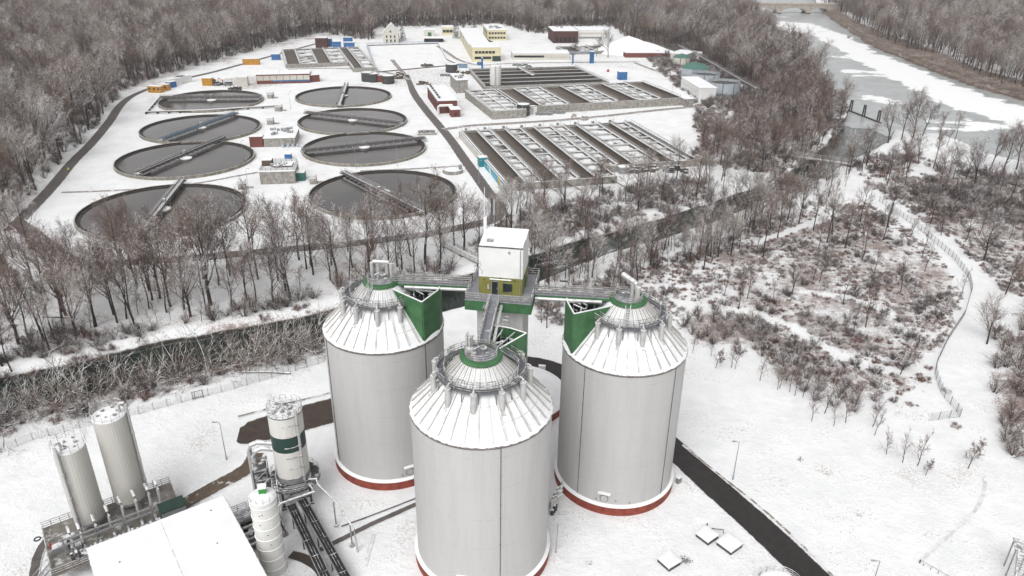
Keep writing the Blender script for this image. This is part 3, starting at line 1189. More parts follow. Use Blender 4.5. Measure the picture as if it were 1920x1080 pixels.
for q in sample([(1010, 620), (1010, 560), (1130, 525), (1300, 470), (1420, 400), (1540, 340), (1600, 340), (1540, 410), (1430, 450), (1300, 520), (1180, 575), (1060, 640)], 22, 4.5, rg):
    put(rg.choice(['big0', 'big2', 'slim1', 'slim0', 'big4']), 'bare_tree', l4, 'tree', g4, q[0], q[1], rg.uniform(.42, .72), crown=rg.choice([None, 'twig_pale', 'twig_red']))
# wood on the right between footbridge, lake and track
g5 = 'bare trees between footbridge, lake shore and snowy track'
l5 = 'bare tree in the loose wood between the footbridge, the lake shore and the snowy track'
for px, py, h, k in [(1665, 268, 17, 'big2'), (1690, 262, 17, 'big0'), (1712, 258, 19, 'big2'), (1730, 255, 16, 'big4'), (1760, 262, 12, 'big3'), (1790, 262, 13, 'big3'), (1775, 275, 9, 'big1'), (1705, 282, 12, 'big0'),
                     (1880, 325, 17, 'big2'), (1905, 318, 18, 'big4'), (1925, 335, 18, 'big0'), (1860, 310, 12, 'big2')]:
    q = G(px, py)
    put(k, 'bare_tree', l5, 'tree', g5, q.x, q.y, h / 20, crown=rg.choice(['twig_red', 'twig_dark', 'leaf']))
for q in sample([(1600, 300), (1690, 300), (1820, 320), (1960, 350), (2000, 560), (1900, 540), (1800, 470), (1720, 412), (1640, 360)], 36, 5.0, rg):
    put(rg.choice(['big0', 'big1', 'big3', 'big2', 'slim1']), 'bare_tree', l5, 'tree', g5, q[0], q[1], rg.uniform(.5, .85), crown=rg.choice(['twig_red', None, 'twig_dark']))
g14 = 'bare trees screening the channel'
for q in sample([(1000, 535), (1095, 500), (1180, 474), (1290, 440), (1350, 418), (1440, 384), (1500, 356), (1560, 322), (1600, 318), (1590, 335), (1500, 380), (1440, 400), (1350, 436), (1290, 462), (1180, 500), (1095, 528), (1010, 560)], 40, 3.2, rg, None, -.5):
    put(rg.choice(['slim0', 'slim1', 'slim0', 'big3', 'big0']), 'waterside_tree', 'bare tree at the edge of the channel right of the stair tower, screening water', 'tree', g14, q[0], q[1], rg.uniform(.5, .95), crown=rg.choice(['twig_dark', 'twig_red', None, 'twig_pale']))
# by themselves
for px, py, h, k, lab, cr in [
        (1688, 702, 9, 'red', 'small tree with withered russet leaves in the scrub, left of the wire fence', None),
        (1815, 878, 6.2, 'red', 'low round russet-leaved tree standing alone at the edge of the white field', None),
        (1735, 892, 3.4, 'red', 'smallest of the russet-leaved trees, in the white field beside three thin bare trees', None),
        (1342, 690, 5.0, 'red', 'young russet-leaved tree at the near edge of the scrub, right of the right digester', None),
        (1536, 530, 10, 'slim0', 'thin forked tree standing alone in the open middle of the scrub', None),
        (1484, 550, 8.5, 'slim1', 'leaning dark tree alone on the left of the open scrub, below the fork', None),
        (1384, 580, 9, 'big3', 'tight upright bare tree beside the small footpath at the left of the scrub', None),
        (1358, 555, 9, 'slim0', 'thin bare tree behind the upright one beside the small footpath', None),
        (1803, 550, 7, 'slim1', 'thin dark sapling against the wire fence at its sharpest bend', None),
        (1850, 645, 11, 'big2', 'spreading bare tree between snowy track and brown thicket, right of the fence', None),
        (1885, 552, 10, 'big2', 'low forked bare tree on the far side of the widest stretch of track', None),
        (1690, 676, 6, 'slim1', 'leaning bare stem in the snow just left of the wire fence', None),
        (612, 58, 26, 'big2', 'largest pale rounded bare tree at the forest edge behind the far basin block', 'twig_pale'),
        (1075, 118, 15, 'big0', 'bare tree standing alone before the long low white building', 'twig_dark'),
        (1140, 108, 17, 'big2', 'spreading dark tree in the yard between low building and snow heap', 'twig_dark'),
        (1118, 106, 13, 'big4', 'smaller dark tree left of the spreading one before the snow heap', 'twig_dark'),
        (1745, 118, 12, 'big1', 'bare bushy tree on the reed bank beyond the frozen lake', 'twig_red')]:
    q = G(px, py)
    put(k, 'bare_tree', lab, 'tree', None, q.x, q.y, h / (12 if k in ('red', 'slim0', 'slim1') else 20), crown=cr)
g11 = 'thin dark trees scattered over the scrub'
for q in sample([(1290, 480), (1450, 410), (1640, 385), (1760, 480), (1790, 560), (1700, 650), (1560, 640), (1400, 570), (1290, 550)], 34, 5.5, rg, [lambda c: line_sd(c, CLEAN[1][0], [1.0] * 7) > 1]):
    put(rg.choice(['slim0', 'slim1', 'big3']), 'thin_tree', 'thin dark bare tree scattered in the open scrub between channel and snowy track', 'tree', g11, q[0], q[1], rg.uniform(.42, .95), crown=rg.choice(['twig_dark', 'twig_red']))
# planted rows along the white field
g6 = 'young bare trees along the edge of the white field'
l6 = 'young bare tree in the row along the edge of the white snowfield'
for px, py, h in [(1299, 662, 6), (1333, 668, 5), (1371, 690, 6), (1378, 692, 6), (1425, 714, 7), (1458, 731, 6), (1462, 728, 7), (1490, 742, 7), (1522, 790, 6.5), (1546, 775, 8), (1563, 799, 6),
                  (1586, 793, 6.5), (1636, 800, 6.5), (1640, 816, 6), (1662, 852, 5.5), (1692, 868, 6.5), (1720, 874, 7), (1600, 770, 7), (1480, 735, 6), (1505, 745, 7)]:
    q = G(px, py)
    put(rg.choice(['slim0', 'slim1']), 'young_tree', l6, 'young tree', g6, q.x, q.y, h / 12, crown=rg.choice([None, 'twig_red']))
# conifers by the house
for i, (px, py, h, r, lab) in enumerate([(755, 76, 17, 3.2, 'snowy spruce right of the gabled house'), (855, 72, 19, 3.6, 'tall snowy spruce in front of the low white sheds'),
                                         (869, 68, 14, 2.6, 'short spruce squeezed between tall spruce and dark pine'), (888, 70, 19, 5.2, 'broad dark evergreen behind the long cream building')]):
    q = G(px, py)
    T, C = make_conifer(60 + i, h, r)
    plant('conifer', lab, 'conifer', 'conifers behind the cream building', tree_mesh(T, C, 'bark', 'needle'), (q.x, q.y, 0), 0, 1.0)

# shrubs that hang over the near bank, and other bushes one can tell apart
g7 = 'pale overhanging shrubs on the near bank'
l7 = 'pale sprawling snow-lined shrub overhanging the river from the near bank'
SOUTH = [(-40, 845), (0, 800), (100, 775), (210, 742), (330, 722), (400, 705), (500, 690), (600, 662), (612, 640), (560, 640), (480, 668), (330, 695), (150, 728), (0, 765), (-60, 790)]
for q in sample(SOUTH, 46, 2.6, rg, None, -1.6):
    put('fall', 'overhanging_shrub', l7, 'shrub', g7, q[0], q[1], rg.uniform(.55, 1.0), crown=rg.choice(['twig_dark', 'twig_dark', 'twig', None]))
g8 = 'bushes on the far bank of the near river'
l8 = 'twiggy snow-dusted bush on the far bank of the near river, below the wood'
for q in sample([(-60, 700), (180, 655), (330, 610), (500, 590), (620, 550), (840, 520), (860, 500), (700, 520), (450, 580), (200, 630), (0, 680)], 48, 2.6, rg):
    put(rg.choice(['bush0', 'bush1']), 'bush', l8, 'bush', g8, q[0], q[1], rg.uniform(.6, 1.15))
g13 = 'brushwood at the water line under the wood'
for q in sample([(-60, 725), (0, 700), (167, 668), (333, 632), (467, 615), (640, 570), (640, 585), (470, 640), (333, 660), (167, 695), (0, 735), (-60, 750)], 42, 2.2, rg, [lambda c: water_sd(c) < 3.2], -1.2):
    put(rg.choice(['bush1', 'bush0', 'fall']), 'brushwood', 'bare brushwood leaning over the far water line of the near river', 'brushwood', g13, q[0], q[1], rg.uniform(.45, .8), crown=rg.choice(['twig_pale', 'twig', 'twig_red']))
g9 = 'dark bushes of the thicket along the white field'
l9 = 'dark snow-crusted bush in the thicket between the small footpath and the white field'
for q in sample([(1280, 590), (1330, 575), (1440, 618), (1520, 665), (1600, 720), (1680, 770), (1640, 790), (1540, 760), (1440, 690), (1350, 650), (1285, 640)], 60, 2.4, rg):
    put(rg.choice(['bush0', 'bush1', 'bush1']), 'bush', l9, 'bush', g9, q[0], q[1], rg.uniform(.5, .85), crown=rg.choice(['twig_dark', 'twig', 'twig_red']))
g10 = 'bushes of the brown thicket on the right'
l10 = 'reddish bush of the brown thicket at the right edge, beyond the snowy track'
for q in sample([(1868, 580), (1990, 560), (2000, 800), (1990, 960), (1905, 870), (1870, 800), (1848, 730), (1860, 655)], 54, 2.6, rg):
    put(rg.choice(['bush0', 'bush1']), 'bush', l10, 'bush', g10, q[0], q[1], rg.uniform(.7, 1.25), crown=rg.choice(['leaf', 'twig_red', 'twig_red', 'twig']))

g12 = 'saplings under the wood between basins and river'
for q in sample([(-60, 520), (100, 520), (330, 520), (640, 495), (860, 470), (860, 500), (610, 590), (400, 625), (200, 665), (0, 700), (-60, 700)], 46, 2.5, rg, [SRV]):
    put(rg.choice(['slim0', 'slim1', 'slim0']), 'sapling', 'thin sapling under the tall bare trees between round basins and near river', 'sapling', g12, q[0], q[1], rg.uniform(.3, .75), crown=rg.choice([None, 'twig_pale', 'twig_red']))
# fallen trunks in the wood by the river
for a, b, r, lab in [((80, 596), (146, 600), .28, 'straight snow-topped fallen trunk lying in the wood by the river'), ((75, 672), (125, 648), .25, 'dark fallen trunk at the left edge above the near river'),
                     ((400, 633), (468, 605), .26, 'pale fallen trunk reaching out over the near river'), ((545, 702), (445, 700), .2, 'thin fallen trunk along the near water edge')]:
    p, q = G(*a), G(*b)
    p.z = ground_z(p.x, p.y) + .3
    q.z = ground_z(q.x, q.y) + .35
    m = MB()
    m.tube([p, p.lerp(q, .5) + Vector((.2, .1, .15)), q], [r, r * .8, r * .45], 7)
    d = (q - p)
    m.tube([p.lerp(q, .6), p.lerp(q, .75) + Vector((.5, 1.2, .9))], [.09, .03], 5)
    m.tube([p.lerp(q, .8), p.lerp(q, .95) + Vector((.4, -1., .7))], [.07, .03], 5)
    centred(m, 'fallen_trunk', 'bark_log', lab, 'fallen trunk', 'fallen trunks by the near river')


# ---------------------------------------------------------------- woods too many to count: one object each, grown by geometry nodes
def scatter(name, pts, scales, kinds, kind='stuff'):
    """points that carry copies of grown trees; kinds = lists of part objects that make up one tree"""
    me = bpy.data.meshes.new(name)
    me.from_pydata([tuple(p) for p in pts], [], [])
    r_ = random.Random(len(pts))
    for nm, vals, ty in (('ang', [r_.uniform(0, 6.28) for _ in pts], 'FLOAT'), ('size', scales, 'FLOAT'), ('which', [r_.randrange(len(kinds)) for _ in pts], 'INT')):
        at = me.attributes.new(nm, ty, 'POINT')
        at.data.foreach_set('value', vals)
    o = bpy.data.objects.new(name, me)
    COL.objects.link(o)
    ng = bpy.data.node_groups.new(name + '_growth', 'GeometryNodeTree')
    ng.interface.new_socket('Geometry', in_out='INPUT', socket_type='NodeSocketGeometry')
    ng.interface.new_socket('Geometry', in_out='OUTPUT', socket_type='NodeSocketGeometry')
    N = ng.nodes.new
    gi, go = N('NodeGroupInput'), N('NodeGroupOutput')
    g2i = N('GeometryNodeGeometryToInstance')
    for ks in reversed(kinds):
        jn = N('GeometryNodeJoinGeometry')
        for ob in ks:
            oi = N('GeometryNodeObjectInfo')
            oi.transform_space = 'ORIGINAL'
            oi.inputs['Object'].default_value = ob
            ng.links.new(oi.outputs['Geometry'], jn.inputs[0])
        one = N('GeometryNodeGeometryToInstance')
        ng.links.new(jn.outputs[0], one.inputs[0])
        ng.links.new(one.outputs[0], g2i.inputs[0])
    jall = N('GeometryNodeJoinGeometry')
    for l in list(g2i.inputs[0].links):
        ng.links.new(l.from_socket, jall.inputs[0])
    ng.nodes.remove(g2i)

    def named(nm, ty):
        a = N('GeometryNodeInputNamedAttribute')
        a.data_type = ty
        a.inputs['Name'].default_value = nm
        return a.outputs['Attribute']
    ip = N('GeometryNodeInstanceOnPoints')
    ip.inputs['Pick Instance'].default_value = True
    mp = N('GeometryNodeMeshToPoints')
    ng.links.new(gi.outputs[0], mp.inputs['Mesh'])
    ng.links.new(mp.outputs[0], ip.inputs['Points'])
    ng.links.new(jall.outputs[0], ip.inputs['Instance'])
    ng.links.new(named('which', 'INT'), ip.inputs['Instance Index'])
    cx = N('ShaderNodeCombineXYZ')
    ng.links.new(named('ang', 'FLOAT'), cx.inputs['Z'])
    ng.links.new(cx.outputs[0], ip.inputs['Rotation'])
    ng.links.new(named('size', 'FLOAT'), ip.inputs['Scale'])
    ng.links.new(ip.outputs[0], go.inputs[0])
    md = o.modifiers.new('growth', 'NODES')
    md.node_group = ng
    return tag(o, kind=kind)


def fill(polys, spacing, rg, lo, hi, holes=(), gap_water=1.5, far=None):
    """jittered grid of places inside world polygons"""
    out = []
    for poly in polys:
        P = np.array([(p.x, p.y) for p in poly])
        a, b = P.min(0), P.max(0)
        xs, ys = np.meshgrid(np.arange(a[0], b[0], spacing), np.arange(a[1], b[1], spacing))
        c = np.stack([xs, ys], -1).reshape(-1, 2)
        c = c + np.array([(rg.uniform(-.48, .48) * spacing, rg.uniform(-.48, .48) * spacing) for _ in range(len(c))]).reshape(-1, 2)
        c = c[poly_sd(c, poly) + wob(c, 9) * 2 < 0]
        if len(c):
            c = c[water_sd(c) > gap_water]
        for h in holes:
            if len(c):
                c = c[poly_sd(c, h) > 0]
        # only what the picture can show, with a margin for a step to the side
        if len(c):
            ang = np.abs(c[:, 0]) / np.maximum(c[:, 1], 1)
            c = c[(ang < .93)]
        out.append(c)
    c = np.concatenate(out)
    k = np.clip((water_sd(c) + wob(c, 6.0) * .9 + 1.6) / 4.6, 0, 1)
    z = (k * k * (3 - 2 * k) - 1) * 3.4
    return [(float(x), float(y), float(zz)) for (x, y), zz in zip(c, z)], [rg.uniform(lo, hi) for _ in c]


def W(x, y):
    return Vector((x, y, 0))


rg = random.Random(77)
FL = GP([(-330, 470), (-40, 440), (25, 408), (90, 338), (165, 250), (205, 205), (232, 172), (285, 148), (350, 128), (430, 108), (520, 82), (600, 62)]) + GP([(600, 62), (640, 68), (700, 78)]) + \
    GP([(712, 60), (735, 52), (770, 52), (800, 50), (850, 50), (930, 44), (960, 52), (1000, 64), (1040, 62), (1060, 50), (1150, 50), (1165, 66), (1200, 80), (1240, 92), (1290, 96), (1330, 120), (1375, 150), (1415, 180), (1470, 180), (1540, 165), (1480, 118), (1440, 90), (1405, 55), (1385, 20)]) + \
    [W(290, 1320), W(-1150, 1320), W(-1150, 700)]
HOLES = [GP([(1230, 90), (1310, 108), (1400, 165), (1425, 190), (1405, 240), (1320, 255), (1230, 230)]), GP([(700, 85), (700, 56), (745, 50), (900, 52), (960, 60), (960, 130), (700, 130)])]
pts, scl = fill([FL], 7.6, rg, .62, 1.28, HOLES)
scl = [s_ * (1.25 if rg.random() < .07 else 1.0) for s_ in scl]
BIGK = []
for i in range(5):
    for cm in ('twig_frost', 'twig_pale', 'twig_red', 'twig', None, 'twig_dark'):
        k_ = MADE.get(('big%d' % i, cm))
        if k_:
            BIGK.append(k_)
print('kinds of wood tree', len(BIGK))
SPITK = [list(protos['big%d' % i]) for i in range(5)]
scatter('forest', pts, scl, BIGK)
edge = [i for i, d_ in enumerate(poly_sd(np.array([(p[0], p[1]) for p in pts]), FL)) if d_ > -75]
ept, esc = fill([FL], 5.4, rg, .5, 1.4, HOLES)
ed = poly_sd(np.array([(p[0], p[1]) for p in ept]), FL)
scatter('forest_undergrowth', [p for p, d_ in zip(ept, ed) if d_ > -60], [s_ for s_, d_ in zip(esc, ed) if d_ > -60], [list(protos['bush0']), list(protos['bush1'])])
SPIT = GP([(1225, 130), (1290, 100), (1400, 120), (1480, 125), (1560, 188), (1588, 215), (1565, 272), (1500, 318), (1400, 320), (1320, 305), (1330, 250), (1420, 200), (1400, 178), (1330, 135)])
spt, ssc = fill([SPIT], 7.6, rg, .4, .85, [GP([(1230, 90), (1310, 112), (1400, 165), (1425, 190), (1405, 240), (1320, 255), (1230, 230)])])
scatter('spit_wood', spt, ssc, SPITK)
FR = GP([(1545, 8), (1640, 70), (1690, 98), (1780, 112), (1830, 150), (1960, 195), (2300, 260)]) + [W(900, 560), W(1300, 900), W(1300, 1500), W(300, 1500), W(340, 1100)]
pts2, scl2 = fill([FR], 8.5, rg, .8, 1.15, [GP([(1645, 15), (1675, 18), (1690, 40), (1760, 62), (1740, 74), (1660, 50)])], 6)
scatter('lakeside_forest', pts2, scl2, BIGK)
print('forest', len(pts), len(pts2))
# brambles under the wood and through the scrub
bt, bc = tree_mesh(*BRAMBLE, 'bramble', 'bramble')
b2t, b2c = tree_mesh(*BRAMBLE2, 'bramble_red', 'bramble_red')
FIRSTB = []
for i, (ms, lab, px, py) in enumerate((((bt, bc), 'low grey bramble alone in the snow beside the wire fence corner', 1775, 735), ((b2t, b2c), 'low russet bramble alone in the snow below the wire fence corner', 1791, 800))):
    q = G(px, py)
    plant('bramble', lab, 'bramble', None, ms, (q.x, q.y, 0), 0, .8)
SCR = [VEG[0][0], VEG[3][0], VEG[4][0]]
lanes = [lambda c, a=a, h=h: line_sd(c, a, h) > .6 for a, h in CLEAN]


def thin(pts, scl, keep, rg, lanes=()):
    P = np.array([(p[0], p[1]) for p in pts])
    nz = .5 + wob(P, 11., 3.) * .5 + wob(P, 3.5, 9.) * .25
    ok = np.array([rg.random() < max(0, min(1, keep * 2 * v)) for v in nz])
    for f in lanes:
        ok &= f(P)
    return [p for p, o in zip(pts, ok) if o], [s for s, o in zip(scl, ok) if o]


pp, ss_ = fill([GP(x) for x in SCR], 1.15, rg, .25, .8, gap_water=.8)
pp, ss_ = thin(pp, ss_, .40, rg, lanes)
scatter('undergrowth', pp, ss_, [[bt, bc], [b2t, b2c], [b2t, b2c], [bt, bc], [b2t, b2c], [bt, bc], list(protos['bush1'])])
pp2, ss2 = fill([GP(VEG[i][0]) for i in (6, 5, 7, 9)] + [GP([(1600, 300), (1700, 290), (1960, 340), (1990, 430), (1750, 420), (1640, 370)])], 1.7, rg, .5, 1.3, gap_water=.4)
pp2, ss2 = thin(pp2, ss2, .42, rg, [SRV])
scatter('bank_undergrowth', pp2, ss2, [[bt, bc], list(protos['bush1']), [b2t, b2c], [bt, bc]])


# thicket of thin stems on both banks of the channel, too tangled to count
TH = [GP([(880, 478), (960, 440), (1130, 415), (1300, 372), (1420, 335), (1480, 318), (1500, 330), (1440, 352), (1350, 386), (1280, 408), (1180, 440), (1090, 462), (1000, 492), (930, 512)]),
      GP([(1010, 530), (1100, 500), (1180, 475), (1290, 440), (1350, 415), (1440, 380), (1500, 350), (1560, 318), (1600, 320), (1540, 390), (1440, 430), (1320, 480), (1200, 530), (1060, 580)])]
tp, ts = fill(TH, 3.0, rg, .45, 1.0, gap_water=-1.5)
tp, ts = thin(tp, ts, .46, rg, [SRV])
scatter('bank_thicket', tp, ts, [list(protos['slim0']), list(protos['bush0']), list(protos['slim1']), list(protos['bush1'])])


# reeds along the lake
def make_reed(seed):
    rg_ = random.Random(seed)
    m = MB()
    for _ in range(120):
        p = Vector((rg_.gauss(0, .9), rg_.gauss(0, .9), 0))
        d = Vector((rg_.uniform(-.22, .22), rg_.uniform(-.22, .22), 1)).normalized()
        tri_twig(m, rg_, p, d, rg_.uniform(1.4, 2.5), .09)
        tri_twig(m, rg_, p + d * 1.5, (d + rnd_dir(rg_) * .7).normalized(), rg_.uniform(.4, .7), .13)
    return m


q = G(1592, 68)
rt = tag(make_reed(3).build('reed_tuft', 'reed', loc=(q.x, q.y, -1.6)), 'single tuft of dry reeds standing out onto the ice at the far shore', 'reeds')
RB = GP([(1540, 15), (1562, 34), (1600, 58), (1640, 84), (1740, 124), (1830, 160), (1925, 184), (2200, 235), (2200, 215), (1930, 162), (1840, 136), (1740, 96), (1650, 64), (1600, 42), (1555, 14)])
pr_, sr_ = fill([RB], 2.6, rg, .8, 1.5, gap_water=-3)
pr_ = [(x, y, max(z, -1.9)) for x, y, z in pr_]
scatter('reeds', pr_, sr_, [[rt]])
MT['walkdark'] = mk('dark_walkway_grating', (.13, .135, .145), .6, .15, .8, snow=.1, sscale=.7)
MT['rim'] = mk('weathered_rim', (.17, .15, .14), .7, .4, 3., snow=.35)
MT['deckgrey'] = mk('grating_deck', (.25, .255, .28), .6, .12, .6, snow=.06, sscale=.7)
MT['shaftgrey'] = MT['shell']
MT['deckbrown'] = mk('grey_brown_deck', (.20, .185, .165), .75, .25, .7, snow=.10, sscale=.6)
MT['bandsilo'] = mat_corrugated('banded_silo_cladding', (.60, .59, .56), .4, False, (11.3, 14.2, (.022, .050, .042)))
MT['gratingtop'] = mk('snowy_grating', (.10, .10, .10), .7, .3, 2., snow=.55, sscale=3.)
MT['grate'] = mk('open_grating', (.075, .073, .072), .7, .3, 1.2, snow=.2, sscale=.8)
MT['greenbright'] = mk('bright_green_box', (.03, .24, .04), .5, .1, 1.)
MT['belt'] = mk('conveyor_belt', (.022, .021, .021), .6, .3, 1.5, streak=.3)
MT['greenrib'] = MT['green']
# ================================================================ digesters and stair tower
T1, T2, T3 = Vector((-21.6, 111.5, 0)), Vector((-4.1, 88.2, 0)), Vector((18.4, 106.0, 0))
RD, HD, HC = 10.0, 27.1, 35.0


def zat(px, py, y):
    d = FV + RT * ((px - 960) / FPX) - UP * ((py - 540) / FPX)
    t_ = y / d.y
    return Vector((d.x * t_, y, CH + d.z * t_))


def cone_z(r):
    return HD + (10.05 - r) * (HC - HD) / (10.05 - 2.5)


def digester(label, loc, hd, seams, hole, ladder, top, wl=38, wr=38):
    e = thing('digester', label, 'digester tank', loc, 0, 'egg-shell grey digester tanks round the stair tower')
    m = MB()
    m.lathe([(10.45, -.3), (10.45, 1.55), (10.0, 1.55)], 96)
    m.build('base_ring', 'red', e, True)
    m = MB()
    prof = [(10.0, 1.5), (10.47, 1.58), (10.52, 1.72), (10.35, 1.86), (10.0, 2.0)]
    m.lathe(prof, 96)
    m.build('snow_ledge', 'snow', e, True)
    m = MB()
    m.lathe([(10.0, 1.2), (10.0, HD)], 128)
    m.build('shell', 'shell', e, True)
    m = MB()
    m.lathe([(10.0, HD - .30), (10.12, HD - .30), (10.16, HD + .02), (10.05, HD + .06)], 128)
    for k in range(64):
        a = 2 * math.pi * k / 64
        m.box((10.14 * math.cos(a), 10.14 * math.sin(a), HD - .14), (.06, .28, .2), a)
    m.build('eave_rim', 'rim', e)
    m = MB()
    rr = [10.05 - (10.05 - 2.45) * i / 10 for i in range(11)]
    m.lathe([(r, cone_z(r) + (.05 if i == 0 else 0)) for i, r in enumerate(rr)], 128)
    m.build('roof', 'cone', e, True)
    # raised standing ribs of the roof
    a0, a1 = hd + R(wr), hd + R(360 - wl)
    m = MB()
    p, q = Vector((9.75, 0, cone_z(9.75) + .10)), Vector((2.75, 0, cone_z(2.75) + .10))
    mid = Vector((5.3, 0, cone_z(5.3) + .10))
    m.bar(p, mid, .22, .28)
    m.bar(mid, q, .13, .22)
    m.bar(p + Vector((-.02, 0, .16)), mid + Vector((0, 0, .15)), .14, .08)
    n = 29
    rib = m.build('rib', 'rib', e)
    rib.rotation_euler.z = a0 + (a1 - a0) * .5 / n
    copies(rib, e, [a0 + (a1 - a0) * (i + .5) / n for i in range(1, n)])
    m = MB()
    m.bar((5.2, 0, cone_z(5.2) + .06), (2.75, 0, cone_z(2.75) + .05), .11, .16)
    rb = m.build('short_rib', 'ribpale', e)
    rb.rotation_euler.z = a0 + (a1 - a0) * 1 / n
    copies(rb, e, [a0 + (a1 - a0) * i / n for i in range(2, n)])
    # ring walkway
    zd = 32.75
    m = MB()
    m.ring(5.15, 6.15, zd, zd + .10, 56, a0=a0, a1=a1)
    m.ring(6.13, 6.18, zd - .12, zd + .2, 56, a0=a0, a1=a1)
    for k in range(15):
        a = a0 + (a1 - a0) * (k + .5) / 15
        m.bar(pol(6.05, a, zd), pol(6.3, a, cone_z(6.3)), .12)
        m.bar(pol(5.2, a, zd), pol(5.3, a, cone_z(5.3)), .10)
        m.bar(pol(5.15, a, zd - .08), pol(6.15, a, zd - .08), .12)
    m.build('walkway', 'walkdark', e)
    m = MB()
    N_ = 56
    for rad, posts in ((6.15, 1), (5.18, 1)):
        arc = [pol(rad, a0 + (a1 - a0) * i / N_, zd + .1) for i in range(N_ + 1)]
        for h in (.4, .75, 1.1):
            m.tube([v + Vector((0, 0, h)) for v in arc], .055 if h > 1 else .035, 5, cap=False)
        for i in range(0, N_ + 1, 2):
            m.bar(arc[i], arc[i] + Vector((0, 0, 1.1)), .07)
    m.build('walkway_railing', 'rail_dark', e)
    # short upright pipes round the walkway
    m = MB()
    m.cyl((6.75, 0), .40, cone_z(6.75) - .5, 33.0, 16)
    m.cyl((6.75, 0), .46, 33.0, 33.12, 16)
    m.tube([(6.75, 0, 33.1), (6.75, 0, 33.55), (6.45, 0, 33.7), (6.1, 0, 33.7)], .09, 6)
    m.box((6.75, .0, 33.35), (.3, .3, .35))
    m.bar((6.9, 0, cone_z(6.9) - .15), (7.5, 0, cone_z(7.5) + .1), .5, .3)
    vp = m.build('vent_pipe', 'pipe', e, True)
    va = [a0 + (a1 - a0) * (i + .5) / 10 for i in range(10)]
    vp.rotation_euler.z = va[0]
    copies(vp, e, va[1:])
    # collar and top platform
    m = MB()
    m.lathe([(2.35, HC - .55), (2.85, HC - .35), (2.98, HC), (2.85, HC + .32), (2.35, HC + .42)], 48)
    m.build('collar', 'green', e, True)
    m = MB()
    m.cyl((0, 0), 2.4, HC - .4, HC + .12, 40)
    m.build('top_platform', 'deckgrey', e)
    m = MB()
    c = circle(2.2, HC + .12, 28)
    for h in (.4, .75, 1.1):
        m.tube([v + Vector((0, 0, h)) for v in c], .04, 5, closed=True)
    for i in range(0, 28, 2):
        m.bar(c[i], c[i] + Vector((0, 0, 1.1)), .07)
    m.build('platform_railing', 'rail', e)
    m = MB()
    m.cyl((.3, .5), .42, HC + .1, HC + .9, 14)
    m.cyl((.3, .5), .55, HC + .9, HC + 1.0, 14)
    m.cyl((-.9, -.3), .25, HC + .1, HC + 1.3, 12)
    m.box((.9, -.7, HC + .5), (.5, .4, .8))
    m.tube([(-.9, -.3, HC + 1.2), (-.2, -.1, HC + 1.5), (.3, .5, HC + 1.3), (.3, .5, HC + .9)], .12, 8)
    m.tube([(-1.4, .8, HC + .2), (-1.4, .8, HC + .8), (-.4, 1.3, HC + .8)], .1, 8)
    m.build('top_fittings', 'steel', e)
    m = MB()
    if top == 'across':
        m.tube([(-1.5, .9, HC + .2), (-1.5, .9, HC + 2.9), (-1.2, .9, HC + 3.15), (1.4, .6, HC + 3.15), (1.7, .6, HC + 2.9), (1.7, .6, HC + .6)], .30, 12)
        m.cyl((.9, 1.2), .3, HC + .1, HC + 2.2, 12)
        m.cyl((-.6, 1.4), .35, HC + .1, HC + 2.4, 12)
    elif top == 'slant':
        m.tube([(-.9, 1.8, HC + 3.5), (.2, .5, HC + 3.2), (1.1, -.7, HC + 2.9), (1.2, -.85, HC + 2.5), (1.2, -.85, HC + .2)], .42, 12)
        m.cyl((.5, -.2), .3, HC + .1, HC + 2.7, 12)
    else:
        for k, (x, y) in enumerate(((-2.0, .9), (-1.6, .4), (-1.3, 1.1), (-1.9, 1.6))):
            m.tube([(x, y, HC), (x, y, HC + 2.9 - .3 * k), (x + .25, y, HC + 3.1 - .3 * k)], .17, 10)
        m.box((-1.6, .2, HC + .8), (.9, .8, .5))
        m.cyl((-1.0, -.4), .4, HC + .1, HC + .8, 12)
    m.build('overflow_pipe', 'pipe', e, True)
    m = MB()
    la = hd + ladder
    sdv = (-math.sin(la), math.cos(la), 0)
    m.ladder(pol(5.3, la, zd + .25), pol(2.8, la, HC + .25), .75, .38, .05, sdv)
    for s in (-.38, .38):
        o_ = Vector(sdv) * s
        for h in (.5, 1.0):
            m.bar(pol(5.3, la, zd + .25 + h) + o_, pol(2.8, la, HC + .25 + h) + o_, .05)
    m.build('ladder', 'steel', e)
    # open-topped green housing in the roof towards the tower
    zt = 34.4
    b0, b1 = hd - R(wl), hd + R(wr)
    m = MB()
    out = [(9.75, b0)] + [(9.75, hd - R(wl * .26)), (9.75, hd + R(wr * .26))] + [(9.75, b1)]

    def wall(ra, aa, rb, ab, th=.16):
        pa, pb = pol(ra, aa), pol(rb, ab)
        nrm = Vector(((pb - pa).y, -(pb - pa).x, 0)).normalized() * th
        vs = []
        for k in range(7):
            f_ = k / 6
            p_ = pa.lerp(pb, f_)
            for off in (Vector(), nrm):
                pp_ = p_ + off
                rr_ = math.hypot(pp_.x, pp_.y)
                vs.append((pp_.x, pp_.y, max(cone_z(min(rr_, 10.0)) - .5, HD - .2)))
                vs.append((pp_.x, pp_.y, zt))
        fs = []
        for k in range(6):
            i = k * 4
            fs += [(i, i + 4, i + 5, i + 1), (i + 2, i + 3, i + 7, i + 6), (i + 1, i + 5, i + 7, i + 3), (i, i + 2, i + 6, i + 4)]
        fs += [(0, 1, 3, 2), (24, 26, 27, 25)]
        m.add(vs, fs)
    wall(2.9, b0, 9.75, b0)
    wall(9.75, b1, 2.9, b1)
    for (ra, aa), (rb, ab) in zip(out[:-1], out[1:]):
        wall(ra, aa, rb, ab)
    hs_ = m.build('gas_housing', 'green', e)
    m = MB()
